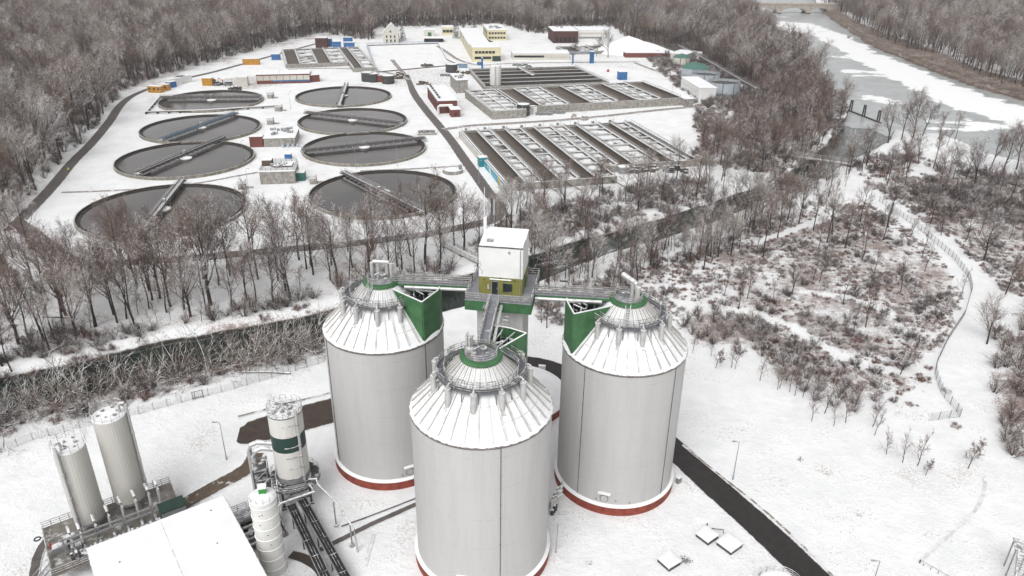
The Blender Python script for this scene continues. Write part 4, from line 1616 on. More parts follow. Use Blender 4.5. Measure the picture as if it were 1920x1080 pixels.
    m.prism([pol(3.0, b0 + .02), pol(9.5, b0 + .02), pol(9.5, hd - R(wl * .26)), pol(9.5, hd + R(wr * .26)), pol(9.5, b1 - .02), pol(3.0, b1 - .02)], zt - 1.9, zt - 1.8)
    m.build('dark_pit_sheet', 'black', hs_)  # flat black sheet over the snowy cone, painted as the housing's dark inside
    m = MB()
    for (ra, aa, rb, ab) in ((2.9, b0, 9.72, b0), (9.72, b1, 2.9, b1), (9.72, b0, 9.72, hd - R(wl * .26)), (9.72, hd - R(wl * .26), 9.72, hd + R(wr * .26)), (9.72, hd + R(wr * .26), 9.72, b1)):
        m.bar(pol(ra, aa, zt + .07), pol(rb, ab, zt + .05), .20, .10)
    m.build('snow_coping', 'snow', hs_)
    m = MB()
    rg_ = random.Random(int(hd * 100))
    for _ in range(9):
        a, r_ = rg_.uniform(b0 + .08, b1 - .08), rg_.uniform(4.4, 8.6)
        a2, r2_ = a + rg_.uniform(-.25, .25), r_ + rg_.uniform(-1.8, 1.2)
        m.tube([pol(r_, a, zt - 1.8), pol(r_, a, zt - rg_.uniform(.1, .9)), pol(max(4., min(r2_, 9)), max(b0 + .1, min(b1 - .1, a2)), zt - rg_.uniform(.1, .6))], .13, 6)
    for f_ in (-.3, .05, .3):
        m.bar(pol(3.4, hd + f_ * .6, zt - .3), pol(9.4, hd + f_ * .6, zt - .3), .16)
    m.build('housing_pipework', 'steel', hs_)
    # vertical sheet joints with conduit
    for a in seams:
        m = MB()
        m.bar(pol(10.03, R(a), 1.9), pol(10.03, R(a), HD - .3), .13, .08)
        for k in range(10):
            m.box((10.05 * math.cos(R(a)), 10.05 * math.sin(R(a)), 3 + k * 2.4), (.1, .2, .08), R(a))
        m.build('joint_strip', 'steel_dark', e)
    m = MB()
    ax = pol(1, R(hole))
    m.tube([ax * 9.95 + Vector((0, 0, 3.1)), ax * 10.14 + Vector((0, 0, 3.1))], .78, 24)
    mh = m.build('manhole', 'shell', e)
    m = MB()
    m.tube([ax * 10.16 + Vector((0, 0, 3.1)) + (Vector((-ax.y, ax.x, 0)) * math.cos(k * .2618) + Vector((0, 0, math.sin(k * .2618)))) * .66 for k in range(24)], .05, 5, closed=True)
    m.build('manhole_rim', 'steel_dark', mh)
    m = MB()
    m.box((10.3 * ax.x, 10.3 * ax.y, 4.25), (.6, 2.1, .16), R(hole))
    m.build('manhole_hood', 'white', mh)
    m = MB()
    for da, z in ((.19, 2.8), (-.13, 2.6), (.42, 2.4)):
        b = pol(10.08, R(hole) + da, z)
        m.box((b.x, b.y, b.z), (.2, .3, .22), R(hole) + da)
    m.build('wall_fitting', 'steel_bare', e)
    return e


TC = Vector((-1.4, 110.8, 0))
digester('grey digester tank at the front, its foot cut by the lower picture edge', T2, R(71), [-73, 160], -103, R(-45), 'stack', 21, 14)
digester('grey digester tank on the left, with level snowy pipe over its top', T1, R(-2), [-40, -150], -64, R(-112), 'across', 38, 8)
digester('grey digester tank on the right, with thick slanting snowy pipe on top', T3, R(167), [-134, -45], -106, R(95), 'slant', 8, 38)

# pipes and valves between front and right tank
e = thing('pipe_manifold', 'dark bundle of valves and pipes in the gap between front and right tank', 'pipework', (7.6, 95.5, 0))
for k in range(4):
    m = MB()
    m.tube([(-.6 + k * .35, .5 + k * .5, 0), (-.6 + k * .35, .5 + k * .5, 2.6 + k * .5), (.3 + k * .3, .9 + k * .5, 3.2 + k * .5), (1.2, 1.6 + k * .45, 3.2 + k * .5)], .22, 8)
    m.build('pipe', 'pipe', e, True)
m = MB()
for k in range(6):
    m.box((-.5 + .3 * (k % 3), .2 + .55 * k, .5 + .3 * (k % 2)), (.6, .5, 1. + .5 * (k % 3)))
m.build('valve_block', 'steel_dark', e)

# foundation disc for a fourth tank behind the tower
e = thing('tank_foundation', 'low round red-walled foundation under smooth snow behind the front tank', 'foundation', PAD4)
m = MB()
m.lathe([(10.6, -.3), (10.6, 1.7), (10.3, 1.7), (10.3, 1.5)], 96)
m.build('wall', 'red', e, True)
m = MB()
m.lathe([(10.62, 1.66), (10.66, 1.8), (10.3, 1.98), (9., 1.92), (5, 1.95), (.01, 2.0)], 96)
m.build('snow_cap', 'snow', e, True)

# ---- stair tower
TA = R(-8.3)
e = thing('stair_tower', 'slim pale stair tower with white and olive head house between the three digesters', 'tower', TC, TA)
Z0 = 34.5
m = MB()
m.box((0, .2, (Z0 - 1.6) / 2), (7.5, 7.6, Z0 - 1.6))
m.build('shaft', 'shaftgrey', e)
m = MB()
m.box((0, 0, Z0 - .86), (10.6, 11.2, 1.72))
for k in range(42):
    for s in (-1, 1):
        m.box((-5.2 + k * .254, s * 5.62, Z0 - .86), (.07, .05, 1.66))
        m.box((s * 5.32, -5.5 + k * .268, Z0 - .86), (.05, .07, 1.66))
m.build('fascia', 'greenrib', e)
m = MB()
m.box((0, 0, Z0 + .06), (10.7, 11.3, .12))
pl = m.build('platform', 'deckgrey', e)
m = MB()
x, y = 5.25, 5.55
for a, b in (((-x, y), (-x, .9)), ((-x, -.7), (-x, -y)), ((-x, -y), (-1.35, -y)), ((.25, -y), (x, -y)), ((x, -y), (x, -1.9)), ((x, -.3), (x, y)), ((x, y), (-x, y))):
    m.rail([Vector((*a, Z0 + .12)), Vector((*b, Z0 + .12))], 1.15, 1.3, .045)
m.build('railing', 'rail', e)
HW, HD2, HY = 3.5, 3.45, .45
m = MB()
m.box((0, HY, Z0 + .12 + 1.5), (HW * 2, HD2 * 2, 3.0))
lw = m.build('lower_storey', 'olive', e)
m = MB()
m.box((0, HY, Z0 + 3.12 + 2.6), (HW * 2 + .04, HD2 * 2 + .04, 5.2))
m.build('upper_storey', 'white', e)
zr = Z0 + 8.32
m = MB()
m.add([(-HW - .02, HY - HD2 - .02, zr + .02), (HW + .02, HY - HD2 - .02, zr + .02), (HW + .02, HY + HD2 + .02, zr + .62), (-HW - .02, HY + HD2 + .02, zr + .62),
       (-HW - .02, HY - HD2 - .02, zr - .1), (HW + .02, HY - HD2 - .02, zr - .1), (HW + .02, HY + HD2 + .02, zr - .1), (-HW - .02, HY + HD2 + .02, zr - .1)],
      [(0, 1, 2, 3), (4, 5, 1, 0), (5, 6, 2, 1), (6, 7, 3, 2), (7, 4, 0, 3)])
rf = m.build('roof', 'snow', e)
m = MB()
m.box((0, HY - HD2 - .06, zr), (HW * 2 + .16, .1, .2))
m.box((HW + .07, HY, zr + .33), (.09, HD2 * 2, .12))
m.build('roof_edge', 'steel_dark', rf)
m = MB()
m.box((-2.0, HY - 1.6, zr + .35), (.95, .75, .3))
m.build('roof_hatch', 'steel', rf)
yf = HY - HD2
m = MB()
m.box((-.92, yf - .03, Z0 + .12 + 1.12), (.98, .08, 2.2))
dr = m.build('door', 'glass', e)
m = MB()
for xx in (-1.45, -.39):
    m.box((xx, yf - .045, Z0 + 1.24), (.08, .1, 2.3))
m.box((-.92, yf - .045, Z0 + 2.4), (1.14, .1, .08))
m.build('frame', 'steel_bare', dr)
m = MB()
m.box((-.58, yf - .12, Z0 + 1.2), (.05, .1, .3))
m.build('handle', 'steel_bare', dr)
m = MB()
m.box((1.12, yf - .02, Z0 + 1.42), (1.42, .06, 1.4))
wn = m.build('window', 'glass', e)
m = MB()
for xx in (.4, 1.84):
    m.box((xx, yf - .045, Z0 + 1.42), (.07, .1, 1.54))
for zz in (.68, 2.16):
    m.box((1.12, yf - .045, Z0 + zz), (1.51, .1, .07))
m.build('frame', 'steel_dark', wn)
m = MB()
m.tube([(-1.75, yf - .2, Z0 + 2.85), (1.75, yf - .2, Z0 + 2.85)], .11, 10)
m.bar((-1.2, yf, Z0 + 2.85), (-1.2, yf - .2, Z0 + 2.85), .06).bar((1.2, yf, Z0 + 2.85), (1.2, yf - .2, Z0 + 2.85), .06)
m.build('strip_light', 'white', e)
m = MB()
m.box((-1.95, yf - .12, Z0 + 1.35), (.32, .22, .55))
m.cyl((-1.95, yf - .2), .12, Z0 + 1.6, Z0 + 1.8, 10)
m.build('call_box', 'pipe', e)
for xx, zz in ((-2.6, 2.75), (2.3, 2.75), (0, 3.1)):
    m = MB()
    m.box((xx, yf - .06, Z0 + zz), (.26, .14, .22))
    m.build('small_lamp', 'steel_dark', e)
m = MB()
m.tube([(1.35, yf - .02, Z0 + 7.55), (1.35, yf - .25, Z0 + 7.55)], .17, 12)
m.build('floodlight', 'steel_bare', e)
m = MB()
m.tube([(HW - .35, yf - .1, zr), (HW - .35, yf - .1, Z0 + .2)], .06, 8)
m.build('downpipe', 'steel_bare', e)
m = MB()
m.ladder((-HW - .2, yf + .5, Z0 + 3.4), (-HW - .2, yf + .5, zr + 1.1), .5, .35, .035, (0, 1, 0))
for k in range(8):
    zz = Z0 + 4 + k * .6
    m.tube([(-HW - .2, yf + .25, zz), (-HW - .8, yf + .3, zz), (-HW - .8, yf + .7, zz), (-HW - .2, yf + .75, zz)], .03, 4)
m.build('ladder', 'steel_dark', e)
rg_ = random.Random(4)
m = MB()
for k in range(9):
    z_ = Z0 + 5.6 - k * .25
    m.box((-HW + .12 + rg_.uniform(0, .5), yf - .04, z_), (.16, .03, .1), 0)
m.build('rust_marks', 'steel_dark', e)
m = MB()
ax_, ay_ = -HW - .05, HY + HD2 - .9
m.box((ax_, ay_, zr + .7), (.5, .5, 3.8))
m.tube([(ax_ - .1, ay_, zr - 1), (ax_ - .1, ay_, zr + 7.6)], .05, 6)
an = m.build('antenna_mast', 'white', e)
for k, (dx, dy) in enumerate(((.55, .2), (1.0, .35), (1.45, .0))):
    m = MB()
    m.box((ax_ + dx, ay_ + dy, zr + 4.4), (.28, .16, 2.6))
    m.tube([(ax_ + dx, ay_ + dy + .15, zr + 1.8), (ax_ + dx, ay_ + dy + .15, zr + 5.8)], .05, 6)
    m.build('antenna', 'steel_bare' if k != 1 else 'steel_dark', an)
m = MB()
m.box((HW + .06, HY + .3, Z0 + 1.2), (.08, 1.0, 2.1))
m.build('side_door', 'green', e)
m = MB()
m.bar((HW, HY + HD2 - .2, Z0 + 2.4), (5.3, HY + HD2 + .6, Z0 + .2), .1)
m.bar((HW, HY - 1, Z0 + 2.3), (HW + .5, HY - 1.6, Z0 + 3.4), .14)
m.build('stay', 'rail', e)


def tower_pt(x, y, z):
    return TC + Vector((x * math.cos(TA) - y * math.sin(TA), x * math.sin(TA) + y * math.cos(TA), z))


def footbridge(label, a, b, pipe_side, truss=True):
    """gangway from the tower platform to a tank top"""
    a, b = Vector(a), Vector(b)
    e = thing('gangway', label, 'gangway', tuple(a), 0, 'gangways from the stair tower to the tanks')
    d = b - a
    L = d.length
    u = d.normalized()
    s = Vector((u.y, -u.x, 0)).normalized()
    m = MB()
    m.bar(Vector((0, 0, -.06)), d + Vector((0, 0, -.06)), 1.45, .12)
    m.build('deck', 'deckgrey', e)
    m = MB()
    for k in (-1, 1):
        m.bar(s * .66 * k + Vector((0, 0, -.36)), d + s * .66 * k + Vector((0, 0, -.36)), .14, .46)
    m.build('girder', 'green', e)
    m = MB()
    for k in (-1, 1):
        o_ = s * .72 * k
        m.rail([o_, d + o_], 1.15, 1.5, .045)
        nb = int(L / 1.5)
        if truss:
            for i in range(nb):
                p, q = d * (i / nb) + o_, d * ((i + 1) / nb) + o_
                m.bar(p + Vector((0, 0, 1.1 if i % 2 else 0)), q + Vector((0, 0, 0 if i % 2 else 1.1)), .05)
    m.build('railing', 'rail', e)
    m = MB()
    o_ = s * 1.15 * pipe_side + Vector((0, 0, -.55))
    m.tube([o_ + d * .02, o_ + d * .45, o_ + d * .86], .27, 12)
    for f_ in (.1, .4, .7):
        m.bar(o_ + d * f_, s * .6 * pipe_side + d * f_ + Vector((0, 0, -.5)), .12)
    m.build('service_pipe', 'pipe', e, True)
    m = MB()
    o2 = -s * .95 * pipe_side + Vector((0, 0, .35))
    for j in range(3):
        m.tube([o2 + Vector((0, 0, j * .22)), o2 + d * .92 + Vector((0, 0, j * .22))], .07, 6)
    m.build('cable_tray', 'steel', e)
    m = MB()
    c_ = d * .38 - s * .95 * pipe_side + Vector((0, 0, 1.75))
    m.bar(c_ - u * 1.0, c_ + u * 1.0, .3, .12)
    for i in range(7):
        m.bar(c_ + u * (-.9 + i * .3), c_ + u * (-.9 + i * .3) + Vector((0, 0, .25)), .12)
    m.bar(c_, c_ - Vector((0, 0, 1.7)), .06)
    m.build('bird_spikes', 'steel_dark', e)


footbridge('level gangway from the stair tower to the left digester', tower_pt(-5.35, .1, Z0 + .1), T1 + Vector((2.2, 0, HC + .15)), -1)
footbridge('level gangway from the stair tower to the right digester', tower_pt(5.35, -1.1, Z0 + .1), T3 + Vector((-2.2, .6, HC + .15)), 1)
footbridge('short gangway from the tower door down to the front digester', tower_pt(-.55, -5.65, Z0 + .1), T2 + Vector((.25, 2.3, HC + .15)), -1, False)
# caged stair beside the short gangway
e = thing('cage_ladder', 'caged access ladder beside the short gangway, above the front green housing', 'ladder', (-1.0, 98.0, 32.6))
m = MB()
for k in range(5):
    zz = .2 + k * .7
    m.tube([(-.5, -.5, zz), (.6, -.5, zz), (.6, .5, zz), (-.5, .5, zz)], .035, 4, closed=True)
for x, y in ((-.5, -.5), (.6, -.5), (.6, .5), (-.5, .5)):
    m.bar((x, y, 0), (x, y, 3.1), .06)
m.build('cage', 'rail', e)
m = MB()
m.ladder((-.5, 0, 0), (-.5, 0, 3.1), .5, .35, .03, (0, 1, 0))
m.box((.05, 0, .02), (1.2, 1.2, .08))
m.build('ladder_frame', 'steel', e)

# ================================================================ left silos, platform, flat roof
O7 = Vector((-60.3, 80.1, 0))
FA = math.atan2(.588, .809)


def fr(a, b, z=0.):
    return O7 + Vector((a * math.cos(FA) - b * math.sin(FA), a * math.sin(FA) + b * math.cos(FA), z))


e = thing('flat_building', 'large low building with blank white snow-covered flat roof at lower left', 'building', O7, FA)
m = MB()
m.box((9.5, -12, 3.3), (19, 24, 6.6))
m.build('wall', 'pale', e)
m = MB()
m.box((9.5, -12, 6.78), (19.3, 24.3, .34))
rf = m.build('roof', 'snow', e)
m = MB()
m.ring(0, .09, 6.9, 7.12, 8, (16.6, -2.2))
m.ring(0, .09, 6.9, 7.12, 8, (15.4, -9.6))
m.ring(0, .09, 6.9, 7.12, 8, (3.2, -5.4))
m.build('roof_vent', 'steel_dark', rf)
m = MB()
m.box((9.8, -12, 6.955), (.05, 24.2, .012))
m.build('seam', 'rim', rf)
m = MB()
m.box((9.5, .19, 6.72), (19.4, .07, .4))
m.box((19.19, -12, 6.72), (.07, 24.3, .4))
m.box((-.19, -12, 6.72), (.07, 24.3, .4))
m.build('roof_edge', 'bluegrey', rf)

e = thing('silo_platform', 'raised steel platform with railing under the twin silos', 'platform', O7, FA)
m = MB()
m.box((4.3, 8.1, 2.5), (19, 11.8, .2))
for k in range(4):
    m.box((-4.2 + k * .9, 4.6, 2.63), (.12, 4.6, .05))
m.box((-2.4, 3.2, 2.635), (4.6, .16, .06))
m.build('deck', 'deckbrown', e)
m = MB()
m.rail([Vector((4, 2.3, 2.6)), Vector((-5.1, 2.3, 2.6)), Vector((-5.1, 13.9, 2.6)), Vector((13.7, 13.9, 2.6)), Vector((13.7, 3., 2.6))], 1.2, 1.2, .04)
m.build('railing', 'rail', e)
lg = None
for x in (-4.8, 1.5, 7.5, 13.3):
    for y in (2.6, 13.5):
        m = MB()
        m.bar((x, y, 0), (x, y, 2.4), .28)
        m.build('leg', 'steel', e)
m = MB()
m.bar((-5.2, 4.2, 2.5), (-8.0, 4.2, .1), .1, .3).bar((-5.2, 5.3, 2.5), (-8.0, 5.3, .1), .1, .3)
for k in range(9):
    f_ = (k + .5) / 9
    m.box((-5.2 - 2.8 * f_, 4.75, 2.5 - 2.4 * f_), (.28, 1.05, .05))
m.bar((-5.2, 4.2, 3.6), (-8.0, 4.2, 1.2), .07).bar((-5.2, 5.3, 3.6), (-8.0, 5.3, 1.2), .07)
for f_ in (0, .5, 1):
    for y in (4.2, 5.3):
        m.bar((-5.2 - 2.8 * f_, y, 2.5 - 2.4 * f_), (-5.2 - 2.8 * f_, y, 3.6 - 2.4 * f_), .06)
m.build('stair', 'steel', e)
m = MB()
m.tube([(-5.9 + .42 * math.cos(k * .3927), 10.2 + .42 * math.sin(k * .3927), 3.9) for k in range(16)], .11, 8, closed=True)
m.bar((-5.5, 10.2, 3.9), (-5.1, 10.2, 3.7), .06)
m.build('hoop', 'tyre', e)
m = MB()
m.cyl((-4.5, 8.6), .16, 2.62, 3.4, 12)
m.cyl((-4.1, 8.4), .16, 2.62, 3.3, 12)
m.build('extinguisher', 'redpaint', e)


def tall_silo(label, a, b, h, r, pa, z0=2.6):
    e = thing('silo', label, 'silo', fr(a, b), FA, 'twin tall beige silos behind the white roof')
    m = MB()
    m.lathe([(r * .45, z0 + .5), (r, z0 + 1.9), (r, h)], 64)
    m.build('shell', 'silo', e, True)
    m = MB()
    for k in range(4):
        m.bar(pol(r * .93, k * 1.5708 + .4, z0), pol(r * .93, k * 1.5708 + .4, z0 + 2.2), .22)
    m.lathe([(r + .01, z0 + 1.5), (r + .03, z0 + 1.95)], 48)
    m.build('skirt', 'steel', e)
    m = MB()
    m.lathe([(r + .05, h - .12), (r + .05, h + .04), (r * .5, h + .22), (.01, h + .3)], 48)
    rf = m.build('roof', 'snow', e, True)
    rg_ = random.Random(int(a * 10))
    for k in range(6):
        q = pol(r * rg_.uniform(.3, .8), k * 1.05)
        m = MB()
        m.cyl((q.x, q.y), rg_.uniform(.16, .3), h + .08, h + rg_.uniform(.4, .6), 12)
        m.build('roof_hatch', 'steel', rf)
    m = MB()
    c = circle(r + .08, h, 24)
    for hh in (.4, .8, 1.2):
        m.tube([v + Vector((0, 0, hh)) for v in c], .035, 4, closed=True)
    for v in c[::2]:
        m.bar(v, v + Vector((0, 0, 1.2)), .06)
    m.build('roof_railing', 'rail', e)
    m = MB()
    q = pol(r + .28, pa)
    q2 = pol(r - .75, pa)
    m.tube([(q2.x, q2.y, h), (q2.x, q2.y, h + 1.4), (q2.x * .8 + q.x * .2, q2.y * .8 + q.y * .2, h + 1.75), (q.x * .8 + q2.x * .2, q.y * .8 + q2.y * .2, h + 1.75), (q.x, q.y, h + 1.4), (q.x, q.y, h * .55), (q.x, q.y, z0 + 2.0)], .19, 10)
    for zz in (h * .35, h * .55, h * .8):
        m.cyl((q.x, q.y), .26, zz, zz + .3, 12)
    m.build('fill_pipe', 'pipe', e, True)
    m = MB()
    sdv = (-math.sin(pa), math.cos(pa), 0)
    q3 = pol(r + .2, pa + .2)
    m.ladder((q3.x, q3.y, z0 + .5), (q3.x, q3.y, h + .9), .45, .4, .03, sdv)
    m.build('ladder', 'steel', e)
    m = MB()
    q4 = pol(r + .4, pa + 2.6)
    for k in range(7):
        m.tube([(q4.x + .4 * math.cos(t_ * .9), q4.y + .4 * math.sin(t_ * .9), h + .1 + k * .28) for t_ in range(7)], .025, 4, closed=True)
    m.build('ladder_cage', 'rail', e)


tall_silo('left of the twin beige silos, pipe down its left flank', 1.37, 10.4, 18.0, 2.2, R(-98) - FA)
tall_silo('right of the twin beige silos, pipe down its right edge', 7.5, 11.7, 20.3, 2.35, R(16) - FA)

e = thing('pipe_rack', 'row of bent pipes on a twin-beam rack in front of the twin silos', 'pipe rack', O7, FA)
for y, z in ((5.6, 4.6), (5.6, 5.5)):
    m = MB()
    m.bar((-3.2, y, z), (13.0, y, z), .26, .2)
    m.build('beam', 'steel_bare', e)
for x in (-2.8, 1.5, 5.4, 9.4, 12.6):
    m = MB()
    m.bar((x, 5.6, 2.6), (x, 5.6, 5.6), .22)
    m.build('post', 'steel', e)
for k, (x, y, h) in enumerate(((-1.8, 7.6, 6.2), (-.5, 7.5, 6.3), (1.6, 7.7, 6.6), (3.6, 8.4, 6.9), (5.6, 8.6, 7.4), (7.6, 8.7, 7.6), (9.6, 8.9, 7.8), (11.0, 9.2, 7.9))):
    m = MB()
    m.tube([(x, y, h - .5), (x, y - .15, h), (x + .05, y - .8, h + .25), (x + .1, y - 1.6, h - .1), (x + .12, y - 1.75, h - .8), (x + .12, y - 1.75, 3.9), (x + .2, y - 2.3, 3.1), (x + .2, 3.4, 3.0)], .23, 10)
    m.build('bent_pipe', 'pipe', e, True)
rg_ = random.Random(8)
for k in range(11):
    x = -1.9 + k * 1.3
    m = MB()
    m.box((x, 3.9, 3.1), (.8, .5, .5))
    m.box((x + .3, 4.4, 3.5), (.35, .9, .3))
    m.tube([(x, 3.3, 2.8), (x, 3.3, 3.5), (x + .6, 3.3, 3.6)], .12, 6)
    m.cyl((x - .3, 4.3), .22, 2.65, 3.7, 10)
    m.build('valve', 'steel' if k % 3 else 'steel_dark', e)
m = MB()
m.box((-3.4, 7.2, 3.2), (2.0, 1.2, 1.1))
m.box((-2.0, 8.0, 3.5), (1.8, .8, 1.4))
m.box((-1.4, 6.3, 3.0), (1.4, 1.0, .8))
m.build('pump_cabinet', 'steel', e)
e = thing('equipment_cabinet', 'dark green topped metal cabinet at the right end of the silo platform', 'cabinet', fr(12.2, 4.2, 3.4), FA)
m = MB()
m.box((0, 0, 1.1), (3.6, 2.4, 2.2))
for x in (-1.5, 1.5):
    for y in (-1, 1):
        m.bar((x, y, -.8), (x, y, 0), .14)
m.build('body', 'steel_bare', e)
m = MB()
m.box((0, 0, 2.28), (3.8, 2.6, .16))
m.build('lid', 'dgreen', e)
m = MB()
m.box((-1.82, 0, 1.1), (.04, 2.1, 2.0))
m.build('door', 'dgreen', e)

# ================================================================ banded silo on its frame
BS = Vector((-36.1, 99.1, 0))
e = thing('banded_silo', 'white silo with dark green band standing on a steel frame', 'silo', BS, R(20))
m = MB()
m.lathe([(2.7, 6.0), (2.7, 18.0)], 64)
m.build('shell', 'bandsilo', e, True)
m = MB()
m.lathe([(.7, 3.2), (2.0, 4.9), (2.72, 5.0), (2.72, 6.05)], 48)
m.build('hopper', 'steel', e, True)
m = MB()
m.lathe([(2.78, 17.85), (2.78, 18.05), (2.3, 18.12), (.01, 18.3)], 48)
rf = m.build('roof', 'gratingtop', e, True)
for k in range(9):
    q = pol(1.9 if k % 2 else 1.0, k * .72)
    m = MB()
    m.cyl((q.x, q.y), .3, 18.1, 18.5 + .1 * (k % 3), 12)
    m.bar((q.x, q.y, 18.4), (q.x * .4, q.y * .4, 18.8), .14)
    m.build('roof_fitting', 'steel', rf)
m = MB()
c = circle(2.72, 18.05, 36)
for hh in (.35, .7, 1.1):
    m.tube([v + Vector((0, 0, hh)) for v in c], .04, 4, closed=True)
for v in c[::2]:
    m.bar(v, v + Vector((0, 0, 1.1)), .06)
m.build('roof_railing', 'rail', e)
m = MB()
for k in range(5):
    m.tube([(-2.0 + .4 * math.cos(t_ * .9), 2.3 + .4 * math.sin(t_ * .9), 18.4 + k * .35) for t_ in range(7)], .03, 4, closed=True)
m.build('ladder_cage', 'rail', e)
m = MB()
pa = R(-58)
q = pol(2.98, pa)
m.tube([(q.x, q.y, 19.2), (q.x, q.y, 5.4)], .22, 10)
dp = m.build('side_pipe', 'pipe', e, True)
m = MB()
for k in range(6):
    zz = 6.2 + k * 2.05
    m.tube([pol(2.82, pa - .85 + t_ * .1, zz) for t_ in range(9)], .07, 5)
    m.cyl((q.x, q.y), .3, zz - .1, zz + .14, 10)
m.build('pipe_clamp', 'rail', dp)
for x in (-2.2, 2.2):
    for y in (-2.2, 2.2):
        m = MB()
        m.bar((x, y, 0), (x, y, 5.0), .34)
        m.box((x, y, .15), (.8, .8, .3))
        m.build('leg', 'steel_dark', e)
m = MB()
for s in (-2.2, 2.2):
    for zz in (1.6, 4.7):
        m.bar((-2.2, s, zz), (2.2, s, zz), .22).bar((s, -2.2, zz), (s, 2.2, zz), .22)
    m.bar((-2.2, s, 1.6), (2.2, s, 4.7), .14).bar((s, -2.2, 4.7), (s, 2.2, 1.6), .14)
m.build('frame', 'steel_dark', e)
m = MB()
m.ring(2.78, 4.3, 4.3, 4.42, 40)
m.build('platform', 'grate', e)
m = MB()
c = circle(4.25, 4.42, 40)
for hh in (.4, .75, 1.1):
    m.tube([v + Vector((0, 0, hh)) for v in c], .04, 4, closed=True)
for v in c[::2]:
    m.bar(v, v + Vector((0, 0, 1.1)), .06)
m.build('platform_railing', 'rail', e)

# pipe bends left of the banded silo
for k, lab in enumerate(('outer of two thick bent ducts left of the banded silo', 'inner of two thick bent ducts left of the banded silo')):
    m = MB()
    o_ = BS + Vector((-2.7, .5 - k * .9, 0))
    hh = 10.9 - k * .5
    m.tube([o_ + Vector((.2, 0, hh)), o_ + Vector((-2.6 + k * .9, -.4, hh + .5)), o_ + Vector((-3.6 + k * .9, -.6, hh + .1)), o_ + Vector((-4.0 + k * .9, -.7, hh - 1.0)), o_ + Vector((-4.0 + k * .9, -.7, 1.6)), o_ + Vector((-4.2 + k * .9, -1.5, .6)), o_ + Vector((-4.2 + k * .9, -4.5, .5))], .42, 12)
    centred(m, 'bent_duct', 'pipe', lab, 'duct', 'ducts beside the banded silo', True)
e = thing('steel_scaffold', 'dark steel lattice tower with stairs between ducts and banded silo', 'scaffold', BS + Vector((-4.6, -2.0, 0)), R(20))
for x in (-1.1, 1.1):
    for y in (-1.6, 1.6):
        m = MB()
        m.bar((x, y, 0), (x, y, 8.8), .2)
        m.build('post', 'steel_dark', e)
m = MB()
for k in range(5):
    zz = .8 + k * 1.9
    for s in (-1.6, 1.6):
        m.bar((-1.1, s, zz), (1.1, s, zz), .14)
        m.bar((-1.1, s, zz), (1.1, s, min(8.7, zz + 1.9)), .09)
    for s in (-1.1, 1.1):
        m.bar((s, -1.6, zz), (s, 1.6, zz), .14)
        m.bar((s, -1.6, min(8.7, zz + 1.9)), (s, 1.6, zz), .09)
m.build('bracing', 'steel', e)
m = MB()
for k in range(3):
    m.box((0, 0, 2.7 + k * 2.6), (2.2, 3.2, .08))
m.build('landing', 'grate', e)
m = MB()
for k in range(3):
    p_, q_ = Vector((1.8, -5.5 + k * 1.2, .4 + k * 1.6)), Vector((1.8, -2.0 + k * .9, 3.1 + k * 1.6))
    m.bar(p_ + Vector((-.4, 0, 0)), q_ + Vector((-.4, 0, 0)), .08, .22).bar(p_ + Vector((.4, 0, 0)), q_ + Vector((.4, 0, 0)), .08, .22)
    for j in range(8):
        c_ = p_.lerp(q_, (j + .5) / 8)
        m.box(tuple(c_), (.8, .25, .04))
    for s in (-.4, .4):
        m.bar(p_ + Vector((s, 0, 1)), q_ + Vector((s, 0, 1)), .06)
m.build('stair_flight', 'steel', e)
e = thing('process_skid', 'tangle of pumps, grating and pipes on the ground between white roof and banded silo', 'machinery', BS + Vector((-4.5, -9.5, 0)), R(36))
rg_ = random.Random(31)
m = MB()
m.box((0, 1, .35), (9.5, 7.5, .1))
m.build('grating', 'grate', e)
for k in range(7):
    m = MB()
    x, y = rg_.uniform(-4.2, 4.2), rg_.uniform(-2.2, 4.2)
    m.box((x, y, .9), (rg_.uniform(.8, 1.8), rg_.uniform(.7, 1.4), rg_.uniform(.8, 1.5)), rg_.uniform(-.2, .2))
    m.cyl((x + .8, y), .35, .4, 1.9, 12)
    m.build('pump', 'steel' if k % 2 else 'steel_dark', e)
for k in range(8):
    m = MB()
    y = -2.6 + k * .95
    z_ = 1.2 + .35 * (k % 3)
    m.tube([(-5.6, y, z_), (2.0 + k % 3, y, z_), (2.3 + k % 3, y, z_ + .3), (2.4 + k % 3, y + .2, z_ + 1.5)], .17 if k % 2 else .24, 8)
    m.build('pipe', 'pipe', e, True)
m = MB()
m.rail([Vector((-4.7, 4.7, .4)), Vector((4.7, 4.7, .4)), Vector((4.7, -2.7, .4))], 1.1, 1.2, .04)
m.rail([Vector((-4.7, 1.7, 2.6)), Vector((3.5, 1.7, 2.6)), Vector((3.5, 4.5, 2.6)), Vector((-4.7, 4.5, 2.6))], 1.1, 1.2, .04)
m.box((-.6, 3.1, 2.55), (8.3, 2.9, .08))
for x in (-4.5, -.5, 3.3):
    m.bar((x, 1.8, .4), (x, 1.8, 2.55), .16).bar((x, 4.4, .4), (x, 4.4, 2.55), .16)
m.build('gantry', 'steel', e)

